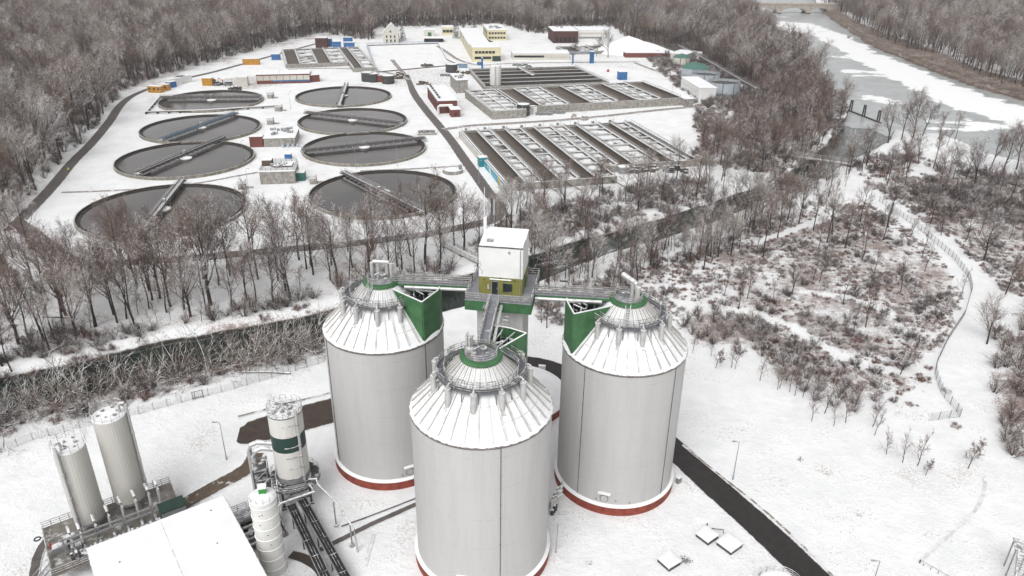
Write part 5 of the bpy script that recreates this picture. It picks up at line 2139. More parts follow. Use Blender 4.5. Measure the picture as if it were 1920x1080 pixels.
# ---- small white silo with a green hatch house
WS = Vector((-35.4, 83.5, 0))
e = thing('small_silo', 'slim white banded-seam silo with little green hatch house on top', 'silo', WS, R(15))
m = MB()
m.lathe([(1.87, 0), (1.87, 13.9)], 56)
m.build('shell', 'whitesilo', e, True)
for k in range(7):
    m = MB()
    m.lathe([(1.875, 1.2 + k * 1.95), (1.95, 1.24 + k * 1.95), (1.95, 1.33 + k * 1.95), (1.875, 1.37 + k * 1.95)], 56)
    m.build('hoop', 'whitesilo', e, True)
m = MB()
m.lathe([(1.93, 13.8), (1.95, 14.0), (1.0, 14.35), (.01, 14.5)], 48)
m.build('roof', 'snow', e, True)
m = MB()
m.box((.1, .35, 14.85), (1.0, .9, 1.0))
hh = m.build('hatch_house', 'greenbright', e)
m = MB()
m.box((.1, .35, 15.45), (1.2, 1.1, .2))
m.build('hatch_lid', 'snow', hh)
m = MB()
c = circle(1.9, 13.95, 22, R(-170), R(40))
for h_ in (.4, .8):
    m.tube([v + Vector((0, 0, h_)) for v in c], .03, 4)
for v in c[::3]:
    m.bar(v, v + Vector((0, 0, .85)), .05)
m.build('roof_railing', 'rail', e)
m = MB()
for a_, z_ in ((-.9, 11.9), (-.95, 10.2), (-.5, 8.3), (-.4, 6.4), (-.7, 12.1)):
    q = pol(1.88, a_ - 1.0, z_)
    m.box(tuple(q), (.05, .22, .16), a_ - 1.0)
m.build('rust_spot', 'wood', e)
m = MB()
m.tube([(1.3, 1.6, 3), (1.5, 1.9, 15.2), (1.2, 1.4, 15.8), (.5, .8, 15.6)], .07, 6)
m.build('cable', 'rail', e)

# ---- twin conveyors
for (a, b, lab) in (((546, 948), (614, 1090), 'left of two black conveyor troughs running down from the banded silo'), ((566, 938), (652, 1092), 'right of two black conveyor troughs running down from the banded silo')):
    p, q = G(*a, 2.6), G(*b, 1.6)
    e = thing('conveyor', lab, 'conveyor', p, 0, 'black conveyor troughs')
    d = q - p
    u = d.normalized()
    s = Vector((u.y, -u.x, 0)).normalized()
    m = MB()
    m.bar(Vector(), d, 1.25, .5)
    m.build('trough', 'belt', e)
    m = MB()
    for k in (-.2, .2):
        m.bar(s * k + Vector((0, 0, .26)), d + s * k + Vector((0, 0, .26)), .05)
    for k in range(5):
        c_ = d * ((k + .5) / 5)
        m.bar(c_ - s * .6 + Vector((0, 0, .27)), c_ + s * .6 + Vector((0, 0, .27)), .10)
    m.build('guide_rail', 'steel_dark', e)
    for k in (-.7, .7):
        m = MB()
        m.bar(s * k + Vector((0, 0, .22)), d + s * k + Vector((0, 0, .22)), .09, .3)
        m.build('side_rail', 'steel_bare', e)
    for f_ in (.15, .45, .75):
        m = MB()
        c_ = d * f_
        for k in (-.6, .6):
            m.bar(c_ + s * k, Vector((c_.x + s.x * k, c_.y + s.y * k, -p.z)), .16)
        m.build('support', 'steel_dark', e)

# ---- overhead pipe on posts
pa_, pb_ = G(630.6, 985.7), G(660.5, 1023.5)
ta_, tb_ = zat(630.6, 942, pa_.y), zat(659, 985, pb_.y)
e = thing('overhead_pipe', 'thin grey overhead pipeline on two footed posts right of the conveyors', 'pipeline', pa_)
L_ = [BS + Vector((3.0, -1.5, 5.2)), BS + Vector((4.3, -1.8, 5.6)), BS + Vector((4.6, -2.4, ta_.z + .1)), ta_, tb_, tb_ + Vector((.5, -.6, -.3)), Vector((tb_.x + .7, tb_.y - 1.0, tb_.z - 1.5)), Vector((tb_.x + .9, tb_.y - 1.3, 0))]
m = MB()
m.tube([v - pa_ for v in L_], .16, 10)
m.build('pipe', 'pipe', e, True)
m = MB()
m.tube([BS + Vector((3.2, -2.5, 5.0)) - pa_, BS + Vector((4.4, -4.0, 4.8)) - pa_, BS + Vector((-.5, -6.2, 4.2)) - pa_, BS + Vector((-1.2, -7.2, 3.8)) - pa_, BS + Vector((-.6, -8.2, 3.6)) - pa_, BS + Vector((-3., -9.2, 3.4)) - pa_], .2, 10)
m.build('lower_pipe', 'pipe', e, True)
for f_, t_ in ((pa_, ta_), (pb_, tb_)):
    m = MB()
    m.tube([f_ - pa_, Vector((f_.x, f_.y, t_.z)) - pa_], .12, 8)
    f2 = f_ - pa_
    m.cyl((f2.x, f2.y), .42, 0, .3, 14)
    m.build('post', 'steel', e)

# ================================================================ small things on the front field
def lamp_post(foot, label, h=8.2, arm=(-.9, 0)):
    e = thing('lamp_post', label, 'lamp post', foot)
    m = MB()
    m.tube([(0, 0, 0), (0, 0, h * .5), (0, 0, h)], [.10, .08, .055], 8)
    m.cyl((0, 0), .14, 0, .9, 8)
    m.build('pole', 'steel_bare', e, True)
    m = MB()
    m.bar((0, 0, h), (arm[0], arm[1], h + .12), .08)
    m.box((arm[0], arm[1], h + .13), (.75, .3, .14), math.atan2(arm[1], arm[0]))
    m.build('lamp_head', 'steel', e)


lamp_post(G(425, 862), 'lamp post in the snow left of the muddy yard')
lamp_post(G(1374, 899), 'lamp post beside the black access road, right of the right tank')
lamp_post(G(1650, 1052, 8.2) - Vector((0, 0, 8.2)), 'lamp post at the lower edge, only its head and top in view')
q = G(1042, 1036)
m = MB()
m.tube([q, q + Vector((.15, 0, 5.6))], .07, 8)
m.cyl((q.x, q.y), .12, 0, .3, 8)
m.cyl((q.x + .15, q.y), .1, 5.6, 5.75, 8)
centred(m, 'marker_pole', 'steel_bare', 'thin bare pole standing in snow between front and right tank', 'pole')
for px, py, s_, rz, lab in ((1325, 1008, 2.5, R(38), 'low square shaft cover nearest to the black road, beside a thin pipe'), (1367, 1024, 2.8, R(38), 'largest of the low square shaft covers, right of the others'), (1254, 1056, 2.5, R(35), 'low square shaft cover beside a heap of dead leaves')):
    q = G(px, py)
    e = thing('shaft_cover', lab, 'shaft cover', q, rz, 'low square shaft covers in the snow')
    m = MB()
    m.box((0, 0, .3), (s_, s_, .66))
    m.build('base', 'concrete_dark', e)
    m = MB()
    m.box((0, 0, .71), (s_ + .2, s_ + .2, .14))
    m.box((0, .1, .84), (s_ * .75, s_ * .75, .12), 0, .9)
    m.build('lid', 'snow', e)
    m = MB()
    m.box((0, -s_ / 2 - .11, .74), (s_ + .1, .04, .1))
    m.build('handle', 'steel_dark', e)
p, q = G(1334, 997), G(1356, 1000)
m = MB()
m.tube([p, p + Vector((0, 0, .7)), q + Vector((0, 0, .75)), q], .08, 8)
m.bar(p + Vector((-.6, .8, 0)), p + Vector((-.6, .8, .9)), .08)
m.box((p.x - .6, p.y + .8, .9), (.25, .12, .3))
centred(m, 'standpipe', 'steel_dark', 'thin bent standpipe behind the shaft cover nearest to the road', 'standpipe')
q = G(1286, 1052)
rg_ = random.Random(3)
m = MB()
for _ in range(160):
    a, r_ = rg_.uniform(0, 6.28), abs(rg_.gauss(0, .55))
    tri_twig(m, rg_, Vector((q.x + r_ * math.cos(a), q.y + r_ * math.sin(a), max(0, .55 - r_ * .5) * rg_.random())), rnd_dir(rg_), rg_.uniform(.25, .6), .2)
centred(m, 'leaf_heap', 'bark_log', 'small heap of dead brown stalks beside the lowest shaft cover', 'heap')
for px, py, lab in ((1105, 1056, 'dark clump of dead stalks in the snow right of the front tank'), (1612, 968, 'dark twig lying alone in the middle of the white field'), (1500, 863, 'tiny dark marker stake in the upper white field')):
    q = G(px, py)
    m = MB()
    for _ in range(26):
        tri_twig(m, rg_, Vector((q.x + rg_.gauss(0, .3), q.y + rg_.gauss(0, .25), 0)), (rnd_dir(rg_) + Vector((0, 0, .6))).normalized(), rg_.uniform(.3, .7), .1)
    if 'stake' in lab:
        m.bar(q, q + Vector((0, 0, .9)), .09)
    centred(m, 'dead_stalks' if 'stake' not in lab else 'marker_stake', 'bark_log', lab, 'stalks' if 'stake' not in lab else 'stake')
q = G(1272, 905)
e = thing('junction_box', 'small grey junction box against the right foot of the right tank', 'junction box', q, R(40))
m = MB()
m.box((0, 0, .6), (.9, .6, 1.2))
m.build('body', 'steel', e)
m = MB()
m.box((0, 0, 1.25), (1.0, .7, .1))
m.build('lid', 'snow', e)
e = thing('road_cabinet', 'flat grey box on posts at the inner edge of the ring road', 'cabinet', G(1016, 700), R(-10))
m = MB()
m.box((0, 0, 1.6), (1.5, .6, .9))
m.build('body', 'white', e)
for s in (-.5, .5):
    m = MB()
    m.bar((s, 0, 0), (s, 0, 1.2), .1)
    m.build('post', 'steel', e)
# white steel stair cut by the right edge
p = G(1908, 1150)
e = thing('outside_stair', 'pale steel stair with many treads cut off by the right picture edge', 'stair', p, R(64))
m = MB()
for s in (-.8, .8):
    m.bar((0, s, .1), (6.8, s, 5.3), .14, .34)
m.build('stringer', 'steel_bare', e)
for k in range(20):
    m = MB()
    m.box((.25 + k * .33, 0, .32 + k * .252), (.27, 1.5, .05))
    m.build('tread', 'rail', e)
m = MB()
for s in (-.85, .85):
    m.bar((0, s, 1.2), (6.8, s, 6.4), .07).bar((0, s, .75), (6.8, s, 5.95), .05)
    for f_ in range(6):
        m.bar((f_ * 1.36, s, .15 + f_ * 1.04), (f_ * 1.36, s, 1.2 + f_ * 1.04), .06)
m.build('handrail', 'rail', e)
m = MB()
m.box((8.2, 0, 5.5), (2.8, 2.4, .12))
for x in (7., 9.4):
    for y in (-1, 1):
        m.bar((x, y, 0), (x, y, 5.5), .16)
m.build('landing', 'rail', e)
# round basin railing just inside the lower edge
q = G(1462, 1112)
e = thing('basin_rim', 'curved steel railing over a snowy round lid at the lower edge', 'railing', q)
m = MB()
m.cyl((0, 0), 3.4, 0, 1.0, 40)
m.build('lid', 'snow', e)
m = MB()
c = circle(3.3, 1.0, 32)
for h_ in (.4, .75, 1.1):
    m.tube([v + Vector((0, 0, h_)) for v in c], .04, 4, closed=True)
for v in c[::2]:
    m.bar(v, v + Vector((0, 0, 1.1)), .06)
m.build('railing', 'rail', e)


# ---- wire fences
def wire_fence(name, label, pts, h, step, wires, r=.014, lean=0):
    P = [Vector((p.x, p.y, 0)) for p in GP(pts)]
    e = thing(name, label, 'fence', P[0])
    L = [0]
    for a, b in zip(P[:-1], P[1:]):
        L.append(L[-1] + (b - a).length)

    def at(s):
        for i in range(len(P) - 1):
            if s <= L[i + 1] + 1e-6:
                return P[i].lerp(P[i + 1], (s - L[i]) / (L[i + 1] - L[i]))
        return P[-1]
    n = min(99, int(L[-1] / step))
    pp = [at(L[-1] * i / n) for i in range(n + 1)]
    pp = [Vector((p.x, p.y, ground_z(p.x, p.y))) for p in pp]
    m = MB()
    m.bar((0, 0, -.3), (0, 0, h), .09)
    m.bar((0, 0, h), (.12, .1, h + .3), .05)
    p0 = m.build('post', 'steel', e)
    p0.location = pp[0] - P[0]
    for p in pp[1:-1]:
        c = p0.copy()
        COL.objects.link(c)
        c.parent = e
        c.location = p - P[0]
    m = MB()
    for a, b in zip(pp[:-1], pp[1:]):
        for k in range(wires):
            z = Vector((0, 0, h * (k + .5) / wires))
            m.bar(a + z - P[0], b + z - P[0], r * 2)
        nv = int((b - a).length / (h / wires * 1.0))
        for k in range(nv):
            q_ = a.lerp(b, (k + .5) / nv) - P[0]
            m.bar(q_, q_ + Vector((0, 0, h)), r * 1.6)
    m.build('wire_mesh', 'steel_dark', e)


wire_fence('wire_fence', 'thin wire fence with bare posts along the near river bank', [(-60, 872), (0, 850), (60, 826), (150, 803), (240, 782), (330, 758), (420, 735), (520, 706), (618, 676)], 1.7, 2.6, 4, .010)
wire_fence('wire_fence', 'dark wire fence curving along the snowy track on the right', [(1648, 378), (1720, 428), (1788, 486), (1816, 522), (1821, 548), (1808, 592), (1776, 640), (1755, 685), (1752, 705), (1766, 742), (1803, 782), (1770, 786), (1740, 790)], 2.0, 2.4, 6, .009)
m = MB()
p = G(1724, 1056)
m.bar(p, p + Vector((0, 0, .8)), .12)
for k in range(8):
    q_ = p + Vector((.3 + k * .75, -.55 - k * .75, 0))
    m.bar(q_, q_ + Vector((0, 0, .5)), .06)
m.bar(p + Vector((0, 0, .7)), p + Vector((6, -6.4, .5)), .05)
centred(m, 'low_fence', 'steel_dark', 'low dark wire edging at the corner of the white field, lower right', 'fence')
e = thing('gate', 'small steel gate in the wire fence behind the muddy yard', 'gate', G(372, 748), R(28))
for s in (-1., 1.):
    m = MB()
    m.bar((s, 0, 0), (s, 0, 2.0), .12)
    m.build('post', 'steel_dark', e)
m = MB()
m.bar((-1, 0, 1.9), (1, 0, 1.9), .08).bar((-1, 0, .4), (1, 0, .4), .08)
for k in range(6):
    m.bar((-.8 + k * .32, 0, .4), (-.8 + k * .32, 0, 1.9), .04)
m.build('leaf_frame', 'steel_dark', e)
MT["redbox"]=mk("dull_red_box",(.20,.05,.035),.6,.2,1.,snow=.6)
MT["tealbox"]=mk("dark_teal_box",(.03,.13,.11),.6,.2,1.,snow=.4)
MT["boomdark"]=mk("dark_timber",(.03,.026,.023),.7,.3,2.,snow=.2)
# ================================================================ the works behind the river
KZ = (CH - 1.2) / CH
FIT = 88.0 * KZ


def mat_basin_water():
    t = NT('basin_water')
    p = t.pos()
    n = t.noise(p, .05, 4, .6)
    t.col(t.mix(t.ss(n, .35, .7), (.022, .018, .017), (.062, .050, .046)))  # noise patches paint scum tone and lighter reflections into the water colour
    t.b.inputs['Roughness'].default_value = .05
    t.b.inputs['Specular IOR Level'].default_value = .8
    t.bump(t.noise(p, 1.4, 3), .02, .03)
    return t.m


MT['bwater'] = mat_basin_water()
MT['basinwall'] = mk('stained_basin_wall', (.24, .22, .185), .85, .35, .6, snow=.30, streak=.8)
MT['launder'] = mk('wet_shadowed_launder', (.055, .048, .043), .6, .3, 1.)  # wet, and the shadow inside the rim is put into the dark colour


def clarifier(label, cx, cy, Rr, A, B, bridge_mat, grp='round settling basins in two columns'):
    C_ = Vector((cx * FIT, cy * FIT, 0))
    e = thing('settling_basin', label, 'settling basin', C_, 0, grp)
    m = MB()
    m.lathe([(Rr, -.4), (Rr, 1.2), (Rr - .42, 1.2)], 128)
    m.build('wall', 'basinwall', e, True)
    m = MB()
    m.lathe([(Rr - .42, 1.2), (Rr - .43, .38), (Rr - 1.55, .38)], 128)
    m.lathe([(Rr - 1.5, -.5), (Rr - 1.5, .78), (Rr - 1.78, .78), (Rr - 1.78, -.5)], 128)
    m.build('launder', 'launder', e, True)
    m = MB()
    m.lathe([(Rr - 1.75, .52), (Rr * .5, .52), (.01, .52)], 96)
    m.build('water', 'bwater', e)
    m = MB()
    m.lathe([(2.3, -.5), (2.3, .95), (2.0, 1.05)], 40)
    pier = m.build('centre_pier', 'concrete', e, True)
    m = MB()
    m.lathe([(2.32, .96), (2.35, 1.08), (1.5, 1.2), (.01, 1.24)], 40)
    m.build('snow_cap', 'snow', pier, True)
    a, b = G(*A, 1.6) - C_, G(*B, 1.6) - C_
    a.z = b.z = 1.75
    d = b - a
    L = d.length
    u = d / L
    s = Vector((u.y, -u.x, 0))
    if s.y > 0:
        s = -s
    m = MB()
    m.bar(a, b, 1.7, .16)
    br = m.build('scraper_bridge', bridge_mat, e)
    m = MB()
    for k in (-1, 1):
        o_ = s * .85 * k + Vector((0, 0, -.25 + .3))
        m.bar(a + o_, b + o_, .1, 1.2)
    m.build('girder', bridge_mat, br)
    m = MB()
    for k in (-1, 1):
        m.rail([a + s * .9 * k + Vector((0, 0, .5)), b + s * .9 * k + Vector((0, 0, .5))], .95, 2.2, .04, nr=2)
    m.build('railing', 'rail', br)
    m = MB()
    o_ = s * 2.3
    n_ = int(L / 3)
    for i in range(2, n_ - 1):
        p = a + d * (i / n_) + o_
        m.bar(Vector((p.x, p.y, -.1)), Vector((p.x, p.y, 1.5)), .14)
        m.bar(Vector((p.x, p.y, 1.45)), a + d * (i / n_) + s * .9 + Vector((0, 0, -.1)), .12)
    p, q = a + d * (1.5 / n_) + o_, a + d * (1 - 1.5 / n_) + o_
    m.bar(Vector((p.x, p.y, 1.0)), Vector((q.x, q.y, 1.0)), .10, .22)
    m.bar(Vector((p.x, p.y, .56)), Vector((q.x, q.y, .56)), .14, .4)
    m.build('scraper', 'steel', br)
    for p in (a, b):
        m = MB()
        q = p - u * (.3 if p is b else -.3)
        m.box((q.x, q.y, 1.5), (1.6, 2.6, .6), math.atan2(u.y, u.x))
        m.build('end_carriage', 'steel', br)
    m = MB()
    q = a.lerp(b, .5)
    m.box((q.x, q.y, 2.5), (1.6, 1.0, 1.2), math.atan2(u.y, u.x))
    m.build('drive_box', 'steel', br)
    return e


MT['bridgegrey'] = mk('bridge_steel', (.115, .11, .108), .6, .2, 1.2, snow=.72)
MT['bridgedark'] = mk('dark_bridge_steel', (.10, .095, .095), .6, .25, 1.2, snow=.45)
RL, RR_ = .30899 * FIT, .30444 * FIT
clarifier('farthest round settling basin of the left column, bridge straight across', -1.8876, 4.7078, RL, (300, 183), (491, 182), 'bridgegrey')
clarifier('round settling basin with pale blue scraper bridge', -1.6888, 4.0114, RL, (302, 262), (443, 212), 'bluegrey')
clarifier('third round settling basin of the left column, grey slanting bridge ending over its rim', -1.5399, 3.43, RL, (258, 326), (422, 257), 'bridgegrey')
clarifier('nearest round settling basin of the left column, half hidden by bare trees', -1.3504, 2.7369, RL, (343, 337), (268, 432), 'bridgegrey')
clarifier('farthest round settling basin of the right column, bridge pointing at the viewer', -1.1027, 4.8922, RR_, (650, 157), (636, 197), 'bridgegrey')
clarifier('second round settling basin of the right column, bridge from left edge sloping slightly down', -.9124, 4.2274, RR_, (573, 211), (754, 231), 'bridgegrey')
clarifier('third round settling basin of the right column, high wall beside the works road', -.7436, 3.6616, RR_, (566, 283), (797, 259), 'bridgegrey')
clarifier('nearest round settling basin of the right column, broad dark bridge running to the lower right', -.5390, 2.9760, RR_, (643, 323), (790, 397), 'bridgedark')


# ---------------------------------------------------------------- rectangular basins
def mat_icecell():
    t = NT('snowed_over_cell')
    p = t.pos()
    n = t.noise(p, .16, 5, .65)
    n2 = t.noise(p, 1.5, 4, .7)
    f = t.ss(t.math('ADD', t.math('MULTIPLY', n, .75), t.math('MULTIPLY', n2, .25)), .43, .50)
    c = t.mix(t.ss(n2, .3, .7), (.05, .042, .037), (.14, .12, .105))
    t.col(t.mix(f, c, (.80, .805, .81)))
    t.b.inputs['Roughness'].default_value = .8
    t.bump(n2, .4, .2)
    return t.m


MT['icecell'] = mat_icecell()


def mat_sludge(name, a, b, rough):
    t = NT(name)
    p = t.pos()
    n = t.noise(p, .5, 6, .7)
    n2 = t.noise(p, 3.5, 3, .7)
    t.col(t.mix(t.ss(t.math('ADD', t.math('MULTIPLY', n, .65), t.math('MULTIPLY', n2, .35)), .35, .65), a, b))
    t.b.inputs['Roughness'].default_value = rough
    t.bump(n2, .4, .06)
    return t.m


MT['sludge'] = mat_sludge('brown_sludge', (.058, .041, .032), (.110, .083, .066), .45)
MT['darksludge'] = mat_sludge('dark_sludge', (.024, .021, .019), (.042, .037, .033), .35)
MT['mural'] = None
_t = NT('painted_mural')
_p = _t.pos()
_v = _t.n('TexVoronoi', Scale=.35)
_t.l(_p, _v.inputs['Vector'])
_sx = _t.n('SeparateColor')
_t.l(_v.outputs['Color'], _sx.inputs[0])
_c1 = _t.mix(_t.ss(_t.noise(_p, .3, 3), .4, .6), (.03, .28, .40), (.12, .42, .50))
_c1 = _t.mix(_t.math('GREATER_THAN', _sx.outputs[0], .72), _c1, (.55, .60, .55))
_c1 = _t.mix(_t.math('GREATER_THAN', _sx.outputs[1], .86), _c1, (.55, .38, .05))
_t.col(_c1)
MT['mural'] = _t.m


def basin_block(name, label, cat, loc, rz, outline, hgt, strips, liquid='sludge', group=None, cross=8.5, rails=True):
    """concrete block of open channels; strips = (x0, x1, y0, y1, kind) in the block's own frame"""
    e = thing(name, label, cat, loc, rz, group)
    m = MB()
    k = len(outline)
    th = .45
    for (a, b) in zip(outline, outline[1:] + outline[:1]):
        a, b = Vector((*a, 0)), Vector((*b, 0))
        u = (b - a).normalized()
        n_ = Vector((-u.y, u.x, 0)) * (th / 2)
        m.bar(a + n_ + Vector((0, 0, hgt / 2 - .2)), b + n_ - u * th + Vector((0, 0, hgt / 2 - .2)), th, hgt + .4)
    m.build('outer_wall', 'concrete', e)
    for (x0, x1, y0, y1, kind) in strips:
        y0, y1 = min(y0, y1), max(y0, y1)
        if kind == 'open':
            m = MB()
            m.add([(x0, y0, hgt - .95), (x1, y0, hgt - .95), (x1, y1, hgt - .95), (x0, y1, hgt - .95)], [(0, 1, 2, 3)])
            m.build('liquid', liquid, e)
        elif kind == 'dark':
            m = MB()
            m.add([(x0, y0, hgt - .95), (x1, y0, hgt - .95), (x1, y1, hgt - .95), (x0, y1, hgt - .95)], [(0, 1, 2, 3)])
            m.build('liquid', 'darksludge', e)
        else:
            m = MB()
            m.add([(x0, y0, hgt - .8), (x1, y0, hgt - .8), (x1, y1, hgt - .8), (x0, y1, hgt - .8)], [(0, 1, 2, 3)])
            m.build('frozen_cell', 'icecell', e)
            nb = max(2, int((y1 - y0) / cross))
            for i in range(nb + 1):
                m = MB()
                y = y0 + (y1 - y0) * i / nb
                y = min(max(y, y0 + .4), y1 - .4)
                m.box(((x0 + x1) / 2, y, hgt - .2), (x1 - x0 - .4, .75, .3))
                m.tube([(x0 + .3, y + .36, hgt + .06), (x1 - .3, y + .36, hgt + .06)], .13, 6)
                m.build('cross_beam', 'concrete_snowy', e)
            if x1 - x0 > 11:
                m = MB()
                m.box(((x0 + x1) / 2, (y0 + y1) / 2, hgt - .12), (.7, y1 - y0 - 1, .36))
                m.build('middle_beam', 'concrete_snowy', e)
        # walkway on each long side of the strip
        for x in (x0, x1):
            m = MB()
            m.box((x, (y0 + y1) / 2, hgt * .5 + .02), (.4, y1 - y0 - .9, hgt + .04))
            m.build('divider', 'concrete_dark', e)
            m = MB()
            m.box((x, (y0 + y1) / 2, hgt + .12), (.7, y1 - y0 - .9, .12))
            w_ = m.build('walkway', 'concrete_snowy', e)
            if rails:
                m = MB()
                m.rail([Vector((x, y0 + .5, hgt + .18)), Vector((x, y1 - .5, hgt + .18))], 1.05, 3.2, .045, nr=2)
                m.build('railing', 'rail', w_)
    return e


# block nearest the river
gB = G(856.7, 245, 3)
gB.z = 0
YB1, YB2 = -81.2, -68
st = [(2, 9, YB1 + .6, -1, 'open'), (9.6, 15, YB1 + .6, -1, 'ice'), (15.6, 22.4, YB1 + .6, -1, 'open'), (23, 29.6, YB1 + .6, -1, 'ice'), (30.2, 36.4, YB1 + .6, -1, 'open'), (37, 44.4, YB1 + .6, -1, 'ice'),
      (45.2, 50.8, YB2 + .6, -1, 'ice'), (51.4, 57.4, YB2 + .6, -1, 'open'), (58, 68.4, YB2 + .6, -1, 'ice'), (69, 75, YB2 + .6, -1, 'open'), (75.6, 82, YB2 + .6, -1, 'ice'), (82.6, 85.6, YB2 + .6, -1, 'dark')]
eB = basin_block('aeration_basin', 'big rectangular block of brown channels nearest the river, mural on its left wall', 'aeration basin', gB, R(15.9),
                 [(1, YB1), (45, YB1), (45, YB2), (86.3, YB2), (86.3, 0), (1, 0)], 2.85, st, group='rectangular aeration basins')
m = MB()
m.box((.92, YB1 + 16, 1.4), (.10, 31, 2.7))
m.build('mural', 'mural', eB)
m = MB()
m.box((.92, -24, 1.5), (.08, 44, 2.4))
m.build('pale_hoarding', 'pale', eB)
m = MB()
for k in range(9):
    m.box((4.5 + k * 8.9, .9, 3.2), (1.1, 1.0, 1.1))
    m.tube([(2 + k * 8.9, 1.8, 2.2), (9 + k * 8.9, 1.8, 2.2)], .3, 8)
    m.bar((6 + k * 8.9, .6, 2.8), (6 + k * 8.9, .6, 4.6), .14)
m.build('gate_valve', 'steel', eB)
m = MB()
for k in range(5):
    m.box((43 - k * 8.8, YB1 - .9, 1.1), (.5, 1.8, .4))
    m.bar((41 - k * 8.8, YB1 - .2, 2.6), (46 - k * 8.8, YB1 - 4.2, .1), .35, .2)
m.build('buttress', 'concrete_dark', eB)

gC = G(880, 128, 3)
gC.z = 0
st = [(1, 36, -13 - 12.4 * k + .6, -2 - 12.4 * k, 'dark') for k in range(5)] + [(36.4, 75, -13 - 12.4 * k + .6, -2 - 12.4 * k, 'dark') for k in range(5)]
eC = thing('aeration_basin', 'dark rectangular basin of long cross lanes behind the white column', 'aeration basin', gC, R(12), 'rectangular aeration basins')
m = MB()
for (a, b) in (((0, 0), (0, -62)), ((0, -62), (77, -58)), ((77, -58), (72, 0)), ((72, 0), (0, 0))):
    m.bar((a[0], a[1], 1.3), (b[0], b[1], 1.3), .45, 3.)
m.build('outer_wall', 'concrete', eC)
m = MB()
m.add([(.2, -61.8, 1.7), (76.8, -57.9, 1.7), (71.8, -.2, 1.7), (.2, -.2, 1.7)], [(0, 1, 2, 3)])
m.build('liquid', 'darksludge', eC)
for k in range(1, 5):
    m = MB()
    f_ = k / 5
    m.bar((.3, -62 * f_, 2.55), (72 + 5 * f_, -58 * f_, 2.55), .8, .3)
    w_ = m.build('walkway', 'concrete_snowy', eC)
    m = MB()
    m.bar((.3, -62 * f_, 1.9), (72 + 5 * f_, -58 * f_, 1.9), .35, 1.0)
    m.build('lane_wall', 'concrete_dark', w_)
m = MB()
m.bar((33, -.4, 2.9), (36, -30, 2.9), 2.2, .3)
m.rail([Vector((32, -.4, 3)), Vector((35, -30, 3))], 1.05, 3, .05)
m.rail([Vector((34.2, -.4, 3)), Vector((37.2, -30, 3))], 1.05, 3, .05)
m.build('gangway', 'concrete_snowy', eC)
m = MB()
m.rail([Vector((0, -61, 2.8)), Vector((0, -1, 2.8))], 1.05, 3, .05)
m.rail([Vector((77, -57, 2.8)), Vector((72, -1, 2.8))], 1.05, 3, .05)
m.build('railing', 'rail', eC)

gC2 = G(875, 173, 3)
gC2.z = 0
Y0 = -49
st = [(0, 15.6, -54, -1.2, 'ice'), (17.6, 27, Y0 + .6, -1, 'open'), (27.8, 42.4, Y0 + .6, -1, 'ice'), (43.2, 55.4, Y0 + .6, -1, 'open'), (56.2, 70.4, Y0 + .6, -1, 'ice'), (71.2, 82, Y0 + .6, -1, 'open'), (82.8, 96, Y0 + .6, -1, 'ice'), (96.8, 108.6, Y0 + .6, -1, 'open')]
eC2 = basin_block('aeration_basin', 'long rectangular row of alternating brown and snowy cells between the other two basin blocks', 'aeration basin', gC2, R(18), [(-1, -55), (17, -55), (17, Y0), (109.4, Y0), (109.4, 0), (-1, 0)], 4.2, st, group='rectangular aeration basins')
gD = G(525, 94, 2)
gD.z = 0
st = [(2, 10.4, -69, -1, 'open'), (11, 21.6, -69, -1, 'ice'), (22.2, 31, -69, -1, 'open'), (31.6, 42.4, -69, -1, 'ice'), (43, 49, -94, -1, 'open'), (49.6, 57.4, -94, -1, 'ice')]
eD = basin_block('aeration_basin', 'far rectangular basin block by the forest edge at upper left', 'aeration basin', gD, R(18), [(1, -70), (42.6, -70), (42.6, -95), (58, -95), (58, 0), (1, 0)], 2.6, st, group='rectangular aeration basins', cross=14)
gE = G(1042, 88, 2)
gE.z = 0
st = [(1, 12, -26, -1, 'dark'), (12.6, 24, -26, -1, 'ice'), (24.6, 36, -26, -1, 'dark'), (36.6, 48, -26, -1, 'dark')]
basin_block('small_basin', 'small dark rectangular basins below the dark brick hall', 'basin', gE, R(14), [(0, -27), (49, -27), (49, 0), (0, 0)], 2.4, st)


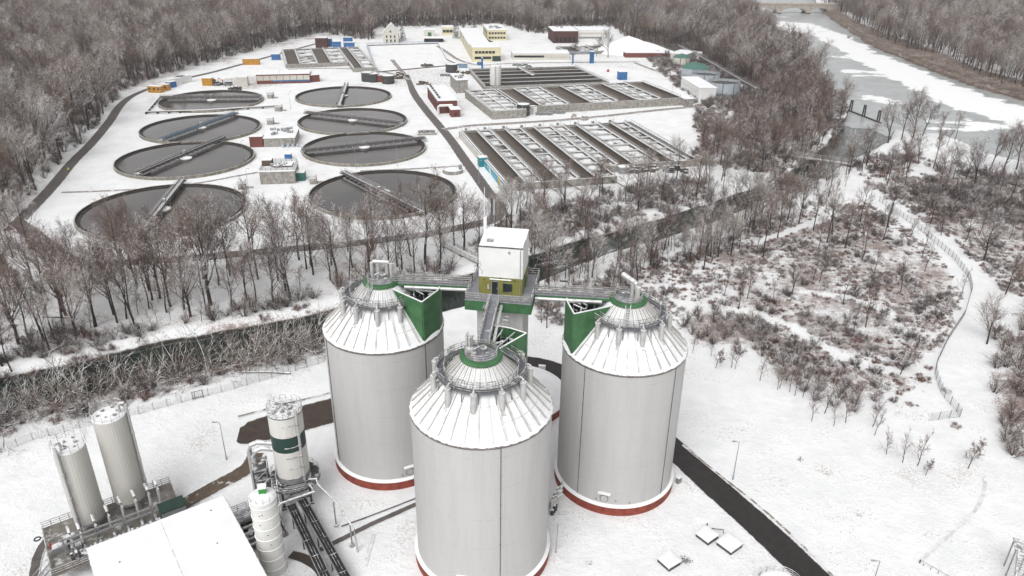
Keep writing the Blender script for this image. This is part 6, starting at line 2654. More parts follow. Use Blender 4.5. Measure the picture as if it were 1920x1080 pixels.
# ---------------------------------------------------------------- buildings
def block(name, label, p0, p1, depth, h, wallm, cat='building', group=None, rows=(), side=(), roof='snow', parapet=.25, gable=0, units=0, plinth=None, rz=None):
    """rectangular building from its front base edge p0-p1 (places in the photograph); rows of windows on front and left side"""
    a, b = G(*p0), G(*p1)
    d = b - a
    L = d.length
    if rz is None:
        rz = math.atan2(d.y, d.x)
    else:
        rz = R(rz)
        L = (p1[0] - p0[0]) / FPX * (a - Vector((0, 0, CH))).dot(FV) / math.cos(rz)
    e = thing(name, label, cat, a, rz, group)
    m = MB()
    m.box((L / 2, depth / 2, h / 2 - .15), (L, depth, h + .3))
    if gable:
        m.add([(0, 0, h), (0, depth, h), (0, depth, h), (L, 0, h), (L, depth, h), (L / 2, 0, h + gable), (L / 2, depth, h + gable)], [(0, 3, 5), (4, 1, 6)])
    m.build('wall', wallm, e)
    m = MB()
    if gable:
        t_ = .25
        for s_, xx in ((0, -.5), (1, L + .5)):
            zz = h - .5 * gable / (L / 2)
            m.add([(xx, -.5, zz), (L / 2, -.5, h + gable), (L / 2, depth + .5, h + gable), (xx, depth + .5, zz), (xx, -.5, zz + t_), (L / 2, -.5, h + gable + t_), (L / 2, depth + .5, h + gable + t_), (xx, depth + .5, zz + t_)],
                  [(3, 2, 1, 0), (4, 5, 6, 7), (0, 1, 5, 4), (1, 2, 6, 5), (2, 3, 7, 6), (3, 0, 4, 7)])
    else:
        m.box((L / 2, depth / 2, h + .2), (L + .5, depth + .5, .4))
    rf = m.build('roof', roof, e)
    rg_ = random.Random(int(L * 10))
    for k in range(units):
        m = MB()
        x, y = L * (.15 + .7 * rg_.random()), depth * (.2 + .6 * rg_.random())
        m.box((x, y, h + .9), (rg_.uniform(1, 2.4), rg_.uniform(.9, 1.8), rg_.uniform(.7, 1.4)))
        m.cyl((x + 1.4, y), .25, h + .3, h + 1.6, 10)
        m.build('roof_unit', 'steel', rf)
    for (n, w_, hh, z, gm, x0, x1) in rows:
        for k in range(n):
            x = L * (x0 + (x1 - x0) * (k + .5) / n)
            m = MB()
            m.box((x, -.02, z + hh / 2), (w_, .12, hh))
            m.box((x, -.07, z - .06), (w_ + .2, .16, .12))
            m.build('window', gm, e)
    for (n, w_, hh, z, gm, y0, y1) in side:
        for k in range(n):
            y = depth * (y0 + (y1 - y0) * (k + .5) / n)
            m = MB()
            m.box((-.02, y, z + hh / 2), (.12, w_, hh))
            m.build('window', gm, e)
    if plinth:
        m = MB()
        m.box((L / 2, -.05, plinth[1] / 2), (L + .1, .2, plinth[1]))
        m.build('plinth', plinth[0], e)
    return e, L, depth


MT['panelpale'] = mk('pale_glazing', (.50, .48, .42), .4, .1, 1.)
bA, L_, D_ = block('pump_hall', 'dark red brick hall with flat snowy roof beside the works road', (822, 213), (857, 206), 40, 6.4, 'brick', units=0, side=[(7, 2.2, 4.2, .8, 'brickdark', .04, .96)], rows=[(2, 2.2, 3.6, .7, 'brickdark', .35, .95)], rz=14)
m = MB()
for k in range(6):
    m.cyl((1.5, 5 + k * 6), .5, 6.9, 7.8, 12)
    m.box((1.5, 7 + k * 6, 7.3), (.9, 1.6, .7))
m.build('roof_fan', 'steel_dark', bA)
m = MB()
m.tube([(-.3, -2.2, .3), (-.3, -2.2, 4.0), (.4, -2.6, 4.6), (6.8, -2.8, 4.6), (7.4, -2.8, 4.0), (7.4, -2.8, .3)], .65, 12)
m.build('white_duct', 'whitesilo', bA, True)
block('brick_kiosk', 'small red brick kiosk with snowy roof at the corner of the brick hall', (846, 220), (863, 216), 6, 3.8, 'brick', units=0, rows=[(1, 1.6, 2.2, .4, 'brickdark', .2, .8)], rz=14)
bL, L_, D_ = block('long_hall', 'long low brick hall with pale glazed upper band, behind the left basins', (482, 158), (582, 155.5), 13, 5.6, 'brick', rows=[(8, 3.6, 2.6, 2.2, 'panelpale', .0, 1.), (16, 1.3, .8, 1.35, 'blue', .3, 1.)])
block('brick_annex', 'red annex butted against the right end of the long brick hall', (583, 154.5), (600, 153), 10, 4.2, 'brick')
bY, L_, D_ = block('office_block', 'cream two-storey office with rows of small dark windows, largest building at the back', (886, 115.5), (939, 117), 24, 9.6, 'cream',
                   rows=[(6, 2.0, 1.6, 5.6, 'glass', .08, .80), (6, 2.0, 1.6, 1.8, 'glass', .08, .66), (1, 6., 3.6, .1, 'dgreen', .72, .97)], side=[(3, 1.6, 1.6, 5.6, 'glass', .1, .9), (3, 1.6, 1.6, 1.8, 'glass', .1, .9)], rz=8)
a_ = bY.location
c_, s_ = math.cos(bY.rotation_euler.z), math.sin(bY.rotation_euler.z)
bH = thing('workshop_hall', 'long cream hall with vertical bays joined behind the office', 'building', a_ + Vector((-s_ * 24.6 - c_ * .2, c_ * 24.6 - s_ * .2, 0)), bY.rotation_euler.z)
m = MB()
m.box((7.5, 48, 4.2), (15.5, 96, 8.4))
m.build('wall', 'cream', bH)
m = MB()
m.box((7.5, 48, 8.55), (16.2, 96.6, .35))
m.build('roof', 'snow', bH)
for k in range(15):
    m = MB()
    m.box((-.3, 4 + k * 6.3, 4.3), (.14, 3.0, 5.6))
    m.build('window', 'panelpale' if k % 4 else 'glass', bH)
block('gabled_house', 'pale yellow house with steep snowy gable at the forest edge', (719, 81.5), (747, 81.5), 16, 8.2, 'pale', gable=6.5, rows=[(3, 1.2, 1.7, 4.6, 'glass', .1, .9), (3, 1.2, 1.7, 1.4, 'glass', .1, .9), (1, 1.2, 1.5, 8.6, 'glass', .35, .65)], rz=6)
block('long_shed', 'long low white building with bare trees before it, right of the office', (961, 112.5), (1068, 112), 16, 4.6, 'pale', rows=[(14, 2.0, 1.3, 1.9, 'glass', .03, .55), (6, 3.0, 1.5, 1.6, 'panelpale', .58, .97)], rz=4)
block('admin_building', 'cream flat-roofed building with snowy rooftop units, behind the office', (914, 76), (950, 74), 38, 8.4, 'cream', units=7, rows=[(6, 1.8, 1.5, 5.2, 'glass', .05, .95), (6, 1.8, 1.5, 1.6, 'glass', .05, .95)], side=[(6, 2.0, 1.8, 5.0, 'dgreen', .05, .95)], rz=8)
block('brick_hall', 'dark brick hall joined to a white windowed wing, before the forest', (1037, 81), (1083, 80), 30, 9.6, 'brickdark', units=2, rows=[(5, 2.2, 3.6, 1.2, 'black', .05, .95)], rz=6)
block('white_wing', 'white wing with a band of windows right of the dark brick hall', (1083.6, 79.5), (1142, 76), 22, 9.8, 'white', rows=[(10, 2.4, 1.6, 6.4, 'panelpale', .02, .98), (7, 3, 1.4, 3.2, 'steel', .02, .75)], units=0, rz=6)
block('shed', 'small pale shed with green door left of the conifers', (796, 68), (815, 67), 9, 5.4, 'pale', rows=[(1, 3.2, 3.0, .2, 'green', .3, .7)], rz=6)
block('shed', 'cream shed with snowy roof behind the tall spruce', (829, 66), (850, 65), 12, 6.6, 'cream', rows=[(3, 2.6, 2.2, 2.4, 'glass', .05, .95)], rz=6)
block('carport', 'low dark open carport before the sheds', (796, 79), (831, 78), 10, 3.0, 'brickdark', rows=[(6, 3.6, 2.0, .3, 'black', .02, .98)], rz=4)
block('brick_wall_store', 'long low red brick store with snow roof at the foot of the snow heap', (1172, 108), (1246, 107), 8, 3.4, 'brick', rz=3)
block('white_shed', 'white shed with small window row before the blue-grey round tanks', (1276, 165), (1309, 187), 10, 6.4, 'white', rows=[(8, 1.6, 1.0, 3.4, 'panelpale', .1, .9)])
block('pump_house', 'low concrete pump house left of the cluster of round tanks', (1283, 200), (1300, 196), 12, 4.0, 'concrete', rz=16)
block('pale_store', 'pale low building with dark green top at the right end of the yard', (1256, 116), (1285, 119), 20, 6, 'pale', rows=[(3, 2.4, 2.0, 1, 'panelpale', .1, .9)])
block('concrete_house', 'square concrete basin house with snowy grating roof beside the dark basin', (856, 175), (877, 173), 22, 7.0, 'concrete', roof='concrete_snowy', units=3, rz=14)
bP, L_, D_ = block('pump_station', 'snow-covered concrete pump station with dark red cabin between the basins', (496, 276), (552, 272), 18, 3.8, 'concrete', units=8, rz=9)
m = MB()
m.box((-3.2, 2.2, 2.3), (5.6, 4.0, 4.6))
m.build('cabin', 'brick', bP)
m = MB()
for k in range(4):
    m.cyl((8 + k * 2.1, -1.2), .6, 0, 1.5, 12)
m.build('barrel', 'bluetank', bP)
bP2, L_, D_ = block('pump_station', 'concrete pump station with rusty railings on top, beside green container', (489, 346), (552, 343), 12, 4.8, 'concrete', units=6, rz=8)
m = MB()
m.rail([Vector((.3, .3, 5.2)), Vector((L_ - .3, .3, 5.2)), Vector((L_ - .3, D_ - .3, 5.2)), Vector((.3, D_ - .3, 5.2))], 1.1, 2, .05, True)
m.box((2.0, 8, 6.2), (3.6, 4, 2.4))
m.box((8, 6, 5.6), (7, 5, .6))
m.build('roof_gantry', 'wood', bP2)


# round tanks at the right end of the works
def round_tank(label, px, py, r, h, wallm, top):
    q = G(px, py)
    e = thing('round_tank', label, 'tank', q, 0, 'blue-grey round tanks')
    m = MB()
    m.lathe([(r, -.2), (r, h), (r - .3, h), (r - .3, h - 1.4)], 56)
    m.build('wall', wallm, e, True)
    m = MB()
    if top == 'dome':
        m.lathe([(r + .15, h), (r * .72, h + r * .22), (r * .3, h + r * .34), (.01, h + r * .37)], 48)
        m.build('roof', 'tankgreen', e, True)
        m = MB()
        m.cyl((0, 0), .5, h + r * .34, h + r * .44, 10)
        m.build('vent', 'steel', e)
    else:
        m.lathe([(r - .28, h - 1.3), (.01, h - 1.3)], 48)
        m.build('liquid', 'darksludge', e)
        m = MB()
        m.lathe([(r + .02, h + .02), (r + .1, h + .1), (r - .38, h + .1)], 56)
        m.build('rim', 'steel_dark', e)
        m = MB()
        m.bar((-r, .5, h + .4), (r, .5, h + .4), 1.2, .2)
        m.rail([Vector((-r, 0, h + .5)), Vector((r, 0, h + .5))], 1, 2, .05)
        m.build('gangway', 'steel', e)
    m = MB()
    for a in (-1.9, -1.2):
        m.bar(pol(r + .1, a, 0), pol(r + .1, a, h), .3)
    m.build('downpipe', 'steel_dark', e)


round_tank('nearest open blue-grey round tank, dark inside', 1356, 176, 9.2, 7.2, 'bluetank', 'open')
round_tank('second blue-grey round tank, between open tank and green dome', 1321, 160, 8.6, 7.4, 'bluetank', 'open')
round_tank('blue-grey round tank with green domed roof beside the pipe bridge', 1301, 148, 8.6, 7.2, 'bluetank', 'dome')
round_tank('small green-domed tank farthest back in the yard', 1277, 121, 6, 5.2, 'pale', 'dome')
for k, (px, py, r, h, lab) in enumerate(((689, 152, 3.6, 5.4, 'left of three dark round vats in a row beside a red container'), (700.5, 153, 3.6, 5.0, 'middle of three dark round vats beside a red container'), (728, 156, 3.8, 4.8, 'dark round vat right of the red container'), (847, 135, 4.0, 5.2, 'dark round vat alone before the cream office yard'), (981, 216, 3.2, 5.8, 'dark upright vat against the front of the long cell row'))):
    q = G(px, py)
    e = thing('dark_vat', lab, 'vat', q)
    m = MB()
    m.cyl((0, 0), r, 0, h, 28)
    m.build('body', 'darkgrey', e)
    m = MB()
    m.ring(r - .02, r + .12, h - .3, h + .05, 28)
    m.ring(r - .02, r + .1, h * .4, h * .4 + .2, 28)
    m.build('hoop', 'steel_dark', e)
q = G(929, 164)
e = thing('white_column', 'tall slim white column tank standing before the dark basin', 'column tank', q)
m = MB()
m.lathe([(3.4, 0), (3.4, 12.4), (3.1, 12.9), (.01, 13.3)], 32)
m.build('shell', 'whitesilo', e, True)
m = MB()
m.ladder((0, -3.6, .5), (0, -3.6, 13.4), .6, .5, .05)
m.build('ladder', 'rail', e)

# pipe bridge down to the round tanks
P_ = [G(1272, 100), G(1310, 120), G(1340, 138), G(1372, 158), G(1415, 184)]
e = thing('pipe_bridge', 'dark lattice pipe bridge passing behind the round tanks', 'pipe bridge', P_[0])
m = MB()
for a, b in zip(P_[:-1], P_[1:]):
    a, b = a - P_[0], b - P_[0]
    for z in (5.2, 6.6):
        for o_ in (-.8, .8):
            m.bar(a + Vector((o_, 0, z)), b + Vector((o_, 0, z)), .18)
    n_ = int((b - a).length / 3.5)
    for i in range(n_):
        p, q = a.lerp(b, i / n_), a.lerp(b, (i + 1) / n_)
        m.bar(p + Vector((-.8, 0, 5.2)), q + Vector((-.8, 0, 6.6)), .12)
        m.bar(p + Vector((-.8, 0, 6.6)), p + Vector((.8, 0, 6.6)), .12)
m.build('lattice', 'steel_dark', e)
m = MB()
m.tube([p - P_[0] + Vector((.3, 0, 5.8)) for p in P_], .35, 8)
m.tube([p - P_[0] + Vector((-.3, 0, 5.7)) for p in P_], .25, 8)
m.build('pipe', 'pipe', e)
for a, b in zip(P_[:-1], P_[1:]):
    for f_ in (0, .5):
        m = MB()
        q = a.lerp(b, f_) - P_[0]
        m.bar(q, q + Vector((0, 0, 5.2)), .3)
        m.build('post', 'steel_dark', e)

# heap of snow
q = G(1190, 100)
rg_ = random.Random(2)
m = MB()
n1, n2 = 14, 40
vs = []
for i in range(n1 + 1):
    for j in range(n2):
        a = 2 * math.pi * j / n2
        r_ = 1 - i / n1
        k = 1 + .12 * math.sin(3 * a) + .08 * math.sin(7 * a + 1)
        vs.append((31 * r_ * k * math.cos(a) - 6 * (1 - r_), 13 * r_ * k * math.sin(a), 12.5 * (1 - r_) ** .85 * (1 + .05 * math.sin(9 * a + i)) - .1))
fs = [(i * n2 + j, i * n2 + (j + 1) % n2, (i + 1) * n2 + (j + 1) % n2, (i + 1) * n2 + j) for i in range(n1) for j in range(n2)]
m.add(vs, fs)
o = m.build('snow_heap', 'snow', smooth=True, loc=(q.x, q.y, 0))
tag(o, 'big heap under smooth snow at the right end of the far yard', 'heap')
# snowed-in construction pitch with kerb
P_ = GP([(688, 86), (822, 82), (838, 112), (860, 122), (706, 136)])
e = thing('pitch_kerb', 'low kerb round the blank snow-covered square between far basin block and office', 'kerb', P_[0])
m = MB()
for a, b in zip(P_, P_[1:] + P_[:1]):
    m.bar(a - P_[0] + Vector((0, 0, .3)), b - P_[0] + Vector((0, 0, .3)), .7, .8)
m.build('kerb', 'wood', e)
m = MB()
for a, b in ((P_[0], P_[1]), (P_[0], P_[4])):
    m.rail([a - P_[0] + Vector((0, 0, .6)), b - P_[0] + Vector((0, 0, .6))], 1.6, 5, .08, nr=2)
m.build('hoarding', 'blue', e)


# ---------------------------------------------------------------- containers, vehicles, small gear
def container(px, py, L, W_, H, rz, mat, label, cat='container', grp=None, windows=0):
    q = G(px, py)
    e = thing('site_container', label, cat, q, R(rz), grp)
    m = MB()
    m.box((0, 0, H / 2), (L, W_, H))
    n_ = int(L / .6)
    for k in range(n_):
        m.box((-L / 2 + (k + .5) * L / n_, -W_ / 2 - .03, H / 2), (.16, .06, H - .3))
    m.build('body', mat, e)
    m = MB()
    m.box((0, 0, H + .09), (L + .1, W_ + .1, .18))
    m.build('roof', 'snow', e)
    m = MB()
    m.box((L / 2 + .03, 0, H / 2), (.06, W_ - .4, H - .4))
    m.build('door', mat, e)
    for k in range(windows):
        m = MB()
        m.box((-L / 2 + (k + .5) * L / windows, -W_ / 2 - .07, H * .6), (1.1, .08, .9))
        m.build('window', 'glass', e)


gc_ = 'site containers by the perimeter road'
container(293, 173, 8, 3.2, 3.6, -8, 'yellow', 'front yellow site cabin with pale windows at the road bend', 'cabin', gc_, 3)
container(309, 169, 6, 3, 3.4, -8, 'yellow', 'second yellow site cabin right behind the front one', 'cabin', gc_, 2)
container(322, 164, 5, 3, 3.4, 60, 'blue', 'blue site container between yellow cabins and white ones', 'container', gc_)
container(328, 160, 8, 3.2, 4, 60, 'white', 'left of the white containers at the road bend', 'container', gc_)
container(336, 157, 9, 3.2, 4, 60, 'white', 'middle white container at the road bend', 'container', gc_)
container(346, 155, 9, 3.2, 4, 60, 'white', 'right white container at the road bend', 'container', gc_)
container(472, 121, 11, 3.4, 4, 8, 'yellow', 'yellow container by the forest road near the far basin block')
container(391, 160, 6, 3.2, 4.4, 0, 'yellow', 'yellow container beside the small orange excavator')
container(455, 161, 7, 4, 5.4, 5, 'pale', 'pale ribbed container left of the long brick hall')
container(518, 112, 6, 3.2, 4, 10, 'blue', 'blue container left of the far basin block')
container(604, 89, 9, 6, 7.5, 5, 'brickdark', 'brown brick cabin with snowy roof behind the far basin block', 'cabin')
container(617, 87, 5, 3.5, 6, 5, 'blue', 'blue stack of gear right of the brown brick cabin')
container(632, 90, 6, 3.5, 5, 5, 'blue', 'blue low box right of the brown brick cabin')
container(653, 83, 7, 4, 5.5, 5, 'blue', 'blue double-stacked container at the far end of the basin block')
container(655, 89, 8, 4, 4, 5, 'blue', 'blue container lower in front of the double stack')
container(714, 153, 8, 4.5, 4.2, 0, 'redbox', 'low red container with snowy roof between the dark vats', 'container')
container(561, 337, 4.8, 3.4, 3.2, 5, 'tealbox', 'dark green container beside the concrete pump station', 'container')
container(541, 297, 2.6, 1.8, 2.0, 0, 'blue', 'small bright blue bin alone in the snow between the basins', 'bin')
container(905, 311, 3.6, 3.0, 3.8, 15, 'teal', 'turquoise cabinet standing against the mural wall', 'cabinet')
container(1166, 149, 5.5, 4, 5, 10, 'blue', 'blue container on the snow right of the dark basin', 'container')
container(1168, 324, 4.0, 3.0, 2.6, 10, 'steel_bare', 'grey metal chest in the snow before the step of the big basin block', 'chest')
container(1310, 108, 4.0, 3.0, 4, 0, 'white', 'white cabin at the edge of the wood above the round tanks', 'cabin', None, 2)
container(995, 213, 5.5, 4, 3.6, 16, 'white', 'white cabinet right of the dark upright vat', 'cabinet')
for k, (px, py, s_, lab) in enumerate(((455, 354, 2.6, 'concrete cube pillar left of the concrete pump station'), (588, 344, 2.6, 'concrete cube pillar beside the nearest right basin'), (523, 208, 3.2, 'small concrete valve house beside the blue-bridged basin'), (508, 184, 3.0, 'low snowy valve frame right of the farthest left basin'), (508, 233, 3.0, 'low snowy valve frame above the cabin of the pump station'))):
    q = G(px, py)
    e = thing('valve_house', lab, 'valve house', q, R(rg_.uniform(-10, 10)), 'concrete valve houses between the basins')
    m = MB()
    m.box((0, 0, 1.1), (s_, s_ * .9, 2.2))
    m.build('body', 'concrete', e)
    m = MB()
    m.box((0, 0, 2.27), (s_ + .15, s_ * .9 + .15, .14))
    m.build('cap', 'snow', e)
    m = MB()
    m.rail([Vector((-s_ / 2, -s_ / 2, 2.3)), Vector((s_ / 2, -s_ / 2, 2.3)), Vector((s_ / 2, s_ / 2, 2.3))], 1, 1.3, .05)
    m.tube([(s_ / 2, 0, .6), (s_ / 2 + 2.5, 0, .6)], .3, 8)
    m.build('handwheel_frame', 'rail', e)
MTq = None
for px, py, r, h, lab, cat in ((849, 323, 4.0, 1.4, 'low round snow-lidded well beside the works road', 'well'), ):
    q = G(px, py)
    e = thing('well_head', lab, cat, q)
    m = MB()
    m.lathe([(r, 0), (r, h), (r - .4, h), (r - .4, .2)], 32)
    m.build('wall', 'concrete', e)
    m = MB()
    m.cyl((0, 0), r - .4, .2, h - .3, 32)
    m.build('lid', 'snow', e)
    m = MB()
    m.box((r - 1, .3, h + .8), (1.2, 1.2, 1.6))
    m.build('hatch', 'steel', e)
q = G(800, 250)
e = thing('open_pit', 'rectangular open pit with dark grating beside the works road', 'pit', q, R(8))
m = MB()
for (c, d) in (((0, -3.2), (9, .6)), ((0, 3.2), (9, .6)), ((-4.2, 0), (.6, 5.8)), ((4.2, 0), (.6, 5.8))):
    m.box((c[0], c[1], .35), (d[0], d[1], 1.0))
m.build('kerb', 'concrete', e)
m = MB()
m.box((0, 0, .2), (7.7, 5.7, .2))
m.build('grating', 'grate', e)
# pipe loop round the farthest left basin
P_ = GP([(298, 186), (274, 214), (380, 211), (520, 202)])
e = thing('ground_pipe', 'pipe run on low supports from the farthest left basin to the valve house', 'pipeline', P_[0])
m = MB()
for o_ in (0, 1.2):
    m.tube([p - P_[0] + Vector((0, o_, 1.0)) for p in P_], .35, 8)
m.build('pipe', 'wood', e)
m = MB()
for a, b in zip(P_[:-1], P_[1:]):
    for i in range(5):
        p = a.lerp(b, i / 5) - P_[0]
        m.box((p.x, p.y + .6, .35), (.5, 2.2, .7))
m.build('support', 'concrete_dark', e)

# blue portal
p, q = G(1073, 121), G(1107, 119)
e = thing('blue_portal', 'blue steel portal frame in the yard right of the dark basin', 'frame', p)
d = q - p
for k in (0, 1):
    m = MB()
    m.bar(d * k, d * k + Vector((0, 0, 8)), .7)
    m.build('post', 'blue', e)
m = MB()
m.bar(Vector((0, 0, 8)), d + Vector((0, 0, 8)), .7)
m.build('beam', 'bluegrey', e)
q = G(1107, 118)
container(1109, 118, 3, 3, 8, 0, 'blue', 'tall blue hopper at the right leg of the portal frame', 'hopper')
container(904, 128, 1.2, 1.2, 7, 0, 'blue', 'blue pillar before the dark basin, left of the blue van', 'pillar')
container(868, 127, 6, 2.5, 3, 0, 'bluegrey', 'pale blue low gear before the office yard', 'gear')

# cars
MT['carblack'] = mk('dark_car_paint', (.02, .021, .024), .25, .1, 1., snow=.75, spec=.5)
MT['carblue'] = mk('blue_car_paint', (.03, .17, .42), .25, .1, 1., snow=.4, spec=.5)
MT['cargrey'] = mk('grey_car_paint', (.16, .165, .17), .25, .1, 1., snow=.7, spec=.5)


def make_car(mat, label, loc, rz, grp, van=False):
    e = thing('parked_car' if not van else 'parked_van', label, 'car' if not van else 'van', loc, rz, grp)
    m = MB()
    prof = [(-2.2, .35), (-2.25, .85), (-1.3, 1.0), (1.4, 1.0), (2.2, .85), (2.25, .35)] if not van else [(-2.5, .35), (-2.55, 1.2), (-1.9, 1.35), (2.5, 1.35), (2.5, .35)]
    k = len(prof)
    m.add([(x, -.9, z) for x, z in prof] + [(x, .9, z) for x, z in prof], [tuple(range(k)), tuple(range(k, 2 * k))[::-1]] + [(i, i + k, (i + 1) % k + k, (i + 1) % k) for i in range(k)])
    m.build('body', mat, e)
    m = MB()
    cab = [(-1.2, 1.01), (-.6, 1.48), (1.0, 1.48), (1.6, 1.01)] if not van else [(-1.9, 1.36), (-1.3, 2.15), (2.45, 2.15), (2.5, 1.36)]
    m.add([(x, -.78, z) for x, z in cab] + [(x, .78, z) for x, z in cab], [(0, 1, 2, 3), (7, 6, 5, 4), (0, 4, 5, 1), (2, 6, 7, 3)])
    m.build('cabin', 'glass', e)
    m = MB()
    (x0, z0), (x1, z1) = cab[1], cab[2]
    m.box(((x0 + x1) / 2, 0, z1 + .04), (x1 - x0, 1.5, .08))
    m.build('roof', 'snow' if not van else mat, e)
    for x in (-1.45, 1.45):
        for y in (-.85, .85):
            m = MB()
            m.tube([(x, y - .1, .33), (x, y + .1, .33)], .33, 14)
            m.build('wheel', 'tyre', e)
    return e


car0 = make_car('carblack', 'dark parked car with snowy roof in the row beside the cream hall', G(905, 76), R(20), 'cars parked beside the cream hall')
for k in range(1, 12):
    dup(car0, G(894 + k * 4.4, 68 + k * 2.0) if k < 8 else G(893 + (k - 7) * 5, 72 + (k - 7) * 3.6), R(20 + (k * 37) % 11))
car1 = make_car('cargrey', 'grey parked car with snowy roof on the lane before the long low building', G(966, 123), R(5), 'cars on the lane before the long low building')
for px, py in ((974, 124), (984, 123), (991, 126)):
    dup(car1, G(px, py), R(8))
make_car('carblue', 'blue van on the lane at the corner of the cream office', G(899, 122), R(-60), None, True)
make_car('cargrey', 'grey van parked left of the pale ribbed container', G(428, 160), R(10), None, True)
# small excavator
q = G(403, 159)
e = thing('excavator', 'small orange excavator with raised arm among site gear', 'excavator', q, R(15))
m = MB()
for s_ in (-.9, .9):
    m.box((0, s_, .45), (3.4, .6, .9))
m.build('track', 'tyre', e)
m = MB()
m.box((-.3, 0, 1.5), (2.6, 2.0, 1.1))
m.build('body', 'orange', e)
m = MB()
m.box((.2, .35, 2.6), (1.3, 1.2, 1.3), 0, .85)
m.build('cab', 'glass', e)
m = MB()
m.bar((1.0, -.4, 1.6), (2.9, -.4, 4.0), .4).bar((2.9, -.4, 4.0), (4.6, -.4, 2.4), .32)
ar = m.build('arm', 'orange', e)
m = MB()
m.box((4.7, -.4, 2.0), (.7, .9, .8), 0, .7)
m.build('bucket', 'steel_dark', ar)
# pallets and stacks
rg_ = random.Random(9)
for px, py, lab, mt in ((412, 160, 'dark stack of building material beside the excavator', 'darkgrey'), (741, 147, 'brown stack of pallets right of the dark vats', 'wood'), (757, 142, 'second brown stack of pallets farther up the yard', 'wood'), (838, 143, 'grey cluster of drums before the cream office yard', 'steel'), (868, 138, 'brown timber stack beside the dark basin corner', 'wood'),
                        (795, 158, 'small rusty pile beside the works road', 'wood'), (1197, 324, 'pile of dark pallets below the big basin block', 'darkgrey'), (1232, 321, 'snowy pile of beams below the big basin block', 'wood'), (1268, 322, 'row of dark tubs below the right part of the big block', 'darkgrey'), (1020, 216, 'row of snowy drums before the long cell row', 'steel'), (1044, 213, 'second row of snowy drums before the long cell row', 'steel'),
                        (1090, 224, 'long snowy trough on the cross lane between the basin blocks', 'concrete'), (440, 168, 'dark tarpaulined heap beside the pale ribbed container', 'darkgrey'), (800, 125, 'dark brush pile on the snow square', 'bark_log')):
    q = G(px, py)
    m = MB()
    for k in range(9):
        x, y = rg_.uniform(-4, 4), rg_.uniform(-2, 2)
        if mt == 'steel':
            m.cyl((q.x + -4 + k, q.y + rg_.uniform(-.5, .5)), .5, 0, 1.6, 10)
        else:
            m.box((q.x + x, q.y + y, .5 + .3 * (k % 3)), (rg_.uniform(1.2, 2.6), rg_.uniform(.8, 1.6), 1.0 + .6 * (k % 3)), rg_.uniform(-.5, .5))
    centred(m, 'material_stack', mt, lab, 'stack')
for px, py, lab in ((1140, 135, 'red buoy-like ball in the snow right of the dark basin'),):
    q = G(px, py)
    m = MB()
    m.lathe([(.01, 0)] + [(.9 * math.sin(k * math.pi / 10), .9 - .9 * math.cos(k * math.pi / 10)) for k in range(1, 10)] + [(.01, 1.8)], 20, (q.x, q.y))
    centred(m, 'red_ball', 'redpaint', lab, 'ball', None, True)
# lamp posts among the basins
for px, py, h, lab in ((545, 205, 9, 'lamp post between the two columns of basins, far end'), (527, 160, 9, 'lamp post before the long brick hall'), (667, 198, 9, 'lamp post at the near rim of the farthest right basin'), (668, 316, 9, 'lamp post beside the third right basin'), (467, 362, 9, 'lamp post beside the nearest left basin'), (745, 312, 9, 'lamp post on the lane below the third right basin'), (898, 345, 9, 'lamp post on the works road beside the mural'), (1068, 256, 8, 'lamp post inside the big basin block'), (1258, 190, 9, 'lamp post at the right end of the long cell row'), (457, 300, 8, 'lamp post on the rim of the third left basin')):
    lamp_post(G(px, py), lab, h, (.9, 0))

# ---------------------------------------------------------------- person on the perimeter road
q = G(129, 322)
e = thing('person', 'person in a bright yellow safety jacket walking on the perimeter road', 'person', q, R(25))
bm = bpy.data.meshes.new('body')
V = [(0, 0, .95), (0, 0, 1.2), (0, 0, 1.42), (0, 0, 1.53), (0, .01, 1.66), (-.2, 0, 1.42), (-.27, .05, 1.15), (-.25, .16, .92), (.2, 0, 1.42), (.27, -.04, 1.15), (.25, -.12, .92),
     (-.1, 0, .9), (-.11, .14, .5), (-.11, .06, .06), (-.11, .2, .04), (.1, 0, .9), (.11, -.06, .5), (.11, -.26, .1), (.11, -.14, .05)]
E_ = [(0, 1), (1, 2), (2, 3), (3, 4), (2, 5), (5, 6), (6, 7), (2, 8), (8, 9), (9, 10), (0, 11), (11, 12), (12, 13), (13, 14), (0, 15), (15, 16), (16, 17), (17, 18)]
bm.from_pydata(V, E_, [])
bo = bpy.data.objects.new('body', bm)
COL.objects.link(bo)
bo.parent = e
sk = bo.modifiers.new('skin', 'SKIN')
RS = [.15, .16, .17, .06, .105, .075, .058, .045, .075, .058, .045, .09, .07, .05, .045, .09, .07, .05, .045]
for v_, r_ in zip(bm.skin_vertices[0].data, RS):
    v_.radius = (r_, r_ * .85)
bm.skin_vertices[0].data[0].use_root = True
bo.modifiers.new('sub', 'SUBSURF').render_levels = 2
bm.materials.append(MT['cloth'])
m = MB()
m.lathe([(.19, .82), (.22, 1.0), (.215, 1.3), (.17, 1.47), (.07, 1.5)], 16)
for s_ in (-1, 1):
    m.tube([(.17 * s_, 0, 1.43), (.28 * s_, .05 if s_ < 0 else -.04, 1.15), (.26 * s_, .15 if s_ < 0 else -.11, .96)], [.1, .085, .07], 10)
m.build('jacket', 'hivis', e, True)
m = MB()
m.lathe([(.06, 1.51), (.10, 1.56), (.115, 1.66), (.1, 1.74), (.01, 1.78)], 14)
m.build('head', 'skin', e, True)
m = MB()
m.lathe([(.13, 1.68), (.125, 1.74), (.08, 1.80), (.01, 1.81)], 14)
m.build('helmet', 'whitesilo', e, True)

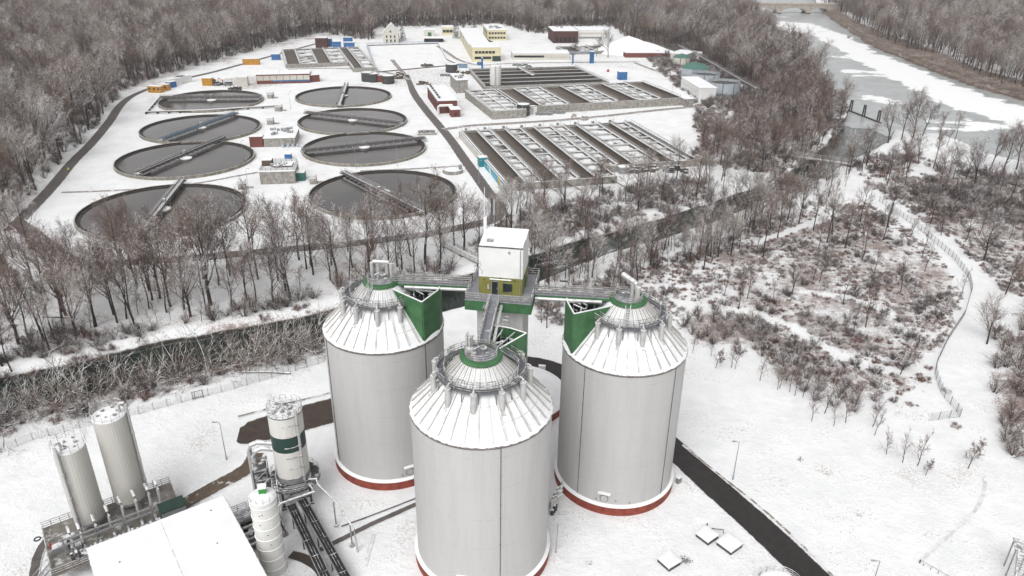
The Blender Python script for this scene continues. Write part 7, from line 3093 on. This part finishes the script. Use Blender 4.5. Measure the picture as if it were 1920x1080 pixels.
# ---------------------------------------------------------------- bridges, boom
# weir bridge behind the tower
a, b = G(836, 462), G(905, 497)
e = thing('weir_bridge', 'narrow footbridge over the near river, left behind the stair tower', 'footbridge', a)
d = b - a
u = d.normalized()
s_ = Vector((u.y, -u.x, 0))
m = MB()
m.bar(Vector((0, 0, .5)), d + Vector((0, 0, .5)), 2.4, .4)
m.build('deck', 'concrete_snowy', e)
m = MB()
for k in (-1.15, 1.15):
    m.rail([s_ * k + Vector((0, 0, .7)), d + s_ * k + Vector((0, 0, .7))], 1.1, 2., .05)
m.build('railing', 'rail', e)
m = MB()
for f_ in (.02, .5, .98):
    m.box((d.x * f_, d.y * f_, -1.4), (2.6, 1.4, 3.6), math.atan2(s_.y, s_.x))
m.build('pier', 'concrete_dark', e)
# truss footbridge
a, b = G(1490, 293, 1), G(1600, 308, 1)
a.z = b.z = 0
e = thing('truss_footbridge', 'brown truss footbridge with snowy deck between wooded spit and right bank', 'footbridge', a)
d = b - a
u = d.normalized()
s_ = Vector((u.y, -u.x, 0))
m = MB()
m.bar(Vector((0, 0, 1)), d + Vector((0, 0, 1)), 2.6, .25)
m.build('deck', 'wood', e)
for k in (-1.3, 1.3):
    m = MB()
    o_ = s_ * k
    for z in (.9, 2.5):
        m.bar(o_ + Vector((0, 0, z)), d + o_ + Vector((0, 0, z)), .26)
    n_ = 14
    for i in range(n_):
        p, q = d * (i / n_) + o_, d * ((i + 1) / n_) + o_
        m.bar(p + Vector((0, 0, .9 if i % 2 else 2.5)), q + Vector((0, 0, 2.5 if i % 2 else .9)), .17)
        m.bar(p + Vector((0, 0, .9)), p + Vector((0, 0, 2.5)), .12)
    m.build('truss', 'concrete_snowy', e)
for f_ in (.03, .97):
    m = MB()
    m.box((d.x * f_, d.y * f_, -1.2), (3.2, 2.2, 4.0), math.atan2(s_.y, s_.x))
    m.build('abutment', 'concrete_dark', e)
# boom
a, b = G(1586, 206, WZ), G(1652, 232, WZ)
e = thing('log_boom', 'dark floating boom across the channel mouth between three pile groups', 'boom', a)
d = b - a
m = MB()
m.bar(Vector((0, 0, .35)), d + Vector((0, 0, .35)), .7, .6)
m.build('boom', 'boomdark', e)
for f_ in (.12, .5, .9):
    m = MB()
    for dx, dy in ((-.7, -.5), (.7, -.5), (0, .8)):
        m.tube([(d.x * f_ + dx, d.y * f_ + dy, -1.5), (d.x * f_ + dx * .6, d.y * f_ + dy * .6, 6.2)], .36, 10)
    m.build('pile', 'boomdark', e)
# arched road bridge
a, b = G(1402, 24, WZ), G(1552, 25, WZ)
d = b - a
L = d.length
e = thing('arched_bridge', 'pale stone bridge of three low arches over the frozen lake', 'bridge', a, math.atan2(d.y, d.x))
hT = 9.5
arch = []
N_ = 14
spans = [(.0, .35), (.375, .71), (.735, 1.0)]
m = MB()
prof_b = []
x = -24.
pts_b = [(-24., -3.), (0., -3.)]
for (f0, f1) in spans:
    x0, x1 = L * f0, L * f1
    for i in range(N_ + 1):
        a_ = math.pi * i / N_
        pts_b.append(((x0 + x1) / 2 - (x1 - x0) / 2 * math.cos(a_), -.4 + 6.6 * math.sin(a_)))
    pts_b.append((x1, -3.))
    pts_b.append((x1 + (L * .025 if f1 < 1 else 0), -3.))
pts_b.append((L + 45, -3.))
top = [(p[0], hT) for p in pts_b]
vs, fs = [], []
for y in (-5.5, 5.5):
    for p, t_ in zip(pts_b, top):
        vs += [(p[0], y, p[1]), (t_[0], y, t_[1])]
k = len(pts_b)
for i in range(k - 1):
    for s0, fl in ((0, False), (2 * k, True)):
        f = (s0 + 2 * i, s0 + 2 * i + 2, s0 + 2 * i + 3, s0 + 2 * i + 1)
        fs.append(f[::-1] if fl else f)
    fs.append((2 * i, 2 * i + 2 * k, 2 * i + 2 + 2 * k, 2 * i + 2))
m.add(vs, fs)
m.build('arches', 'sandstone', e)
m = MB()
m.box(((L + 80) / 2 - 40, 0, hT + .25), (L + 150, 11.6, .5))
m.build('deck', 'concrete_snowy', e)
for y in (-5.7, 5.7):
    m = MB()
    m.box(((L + 80) / 2 - 40, y, hT + 1.0), (L + 150, .35, 1.2))
    m.build('parapet', 'sandstone', e)
for f_ in (0., .3625, .7225, 1.0):
    m = MB()
    m.prism([(L * f_ - 3., -6.), (L * f_, -9.), (L * f_ + 3., -6.), (L * f_ + 3., 6.), (L * f_, 9.), (L * f_ - 3., 6.)], -2.5, 1.4)
    m.build('pier', 'brickdark', e)
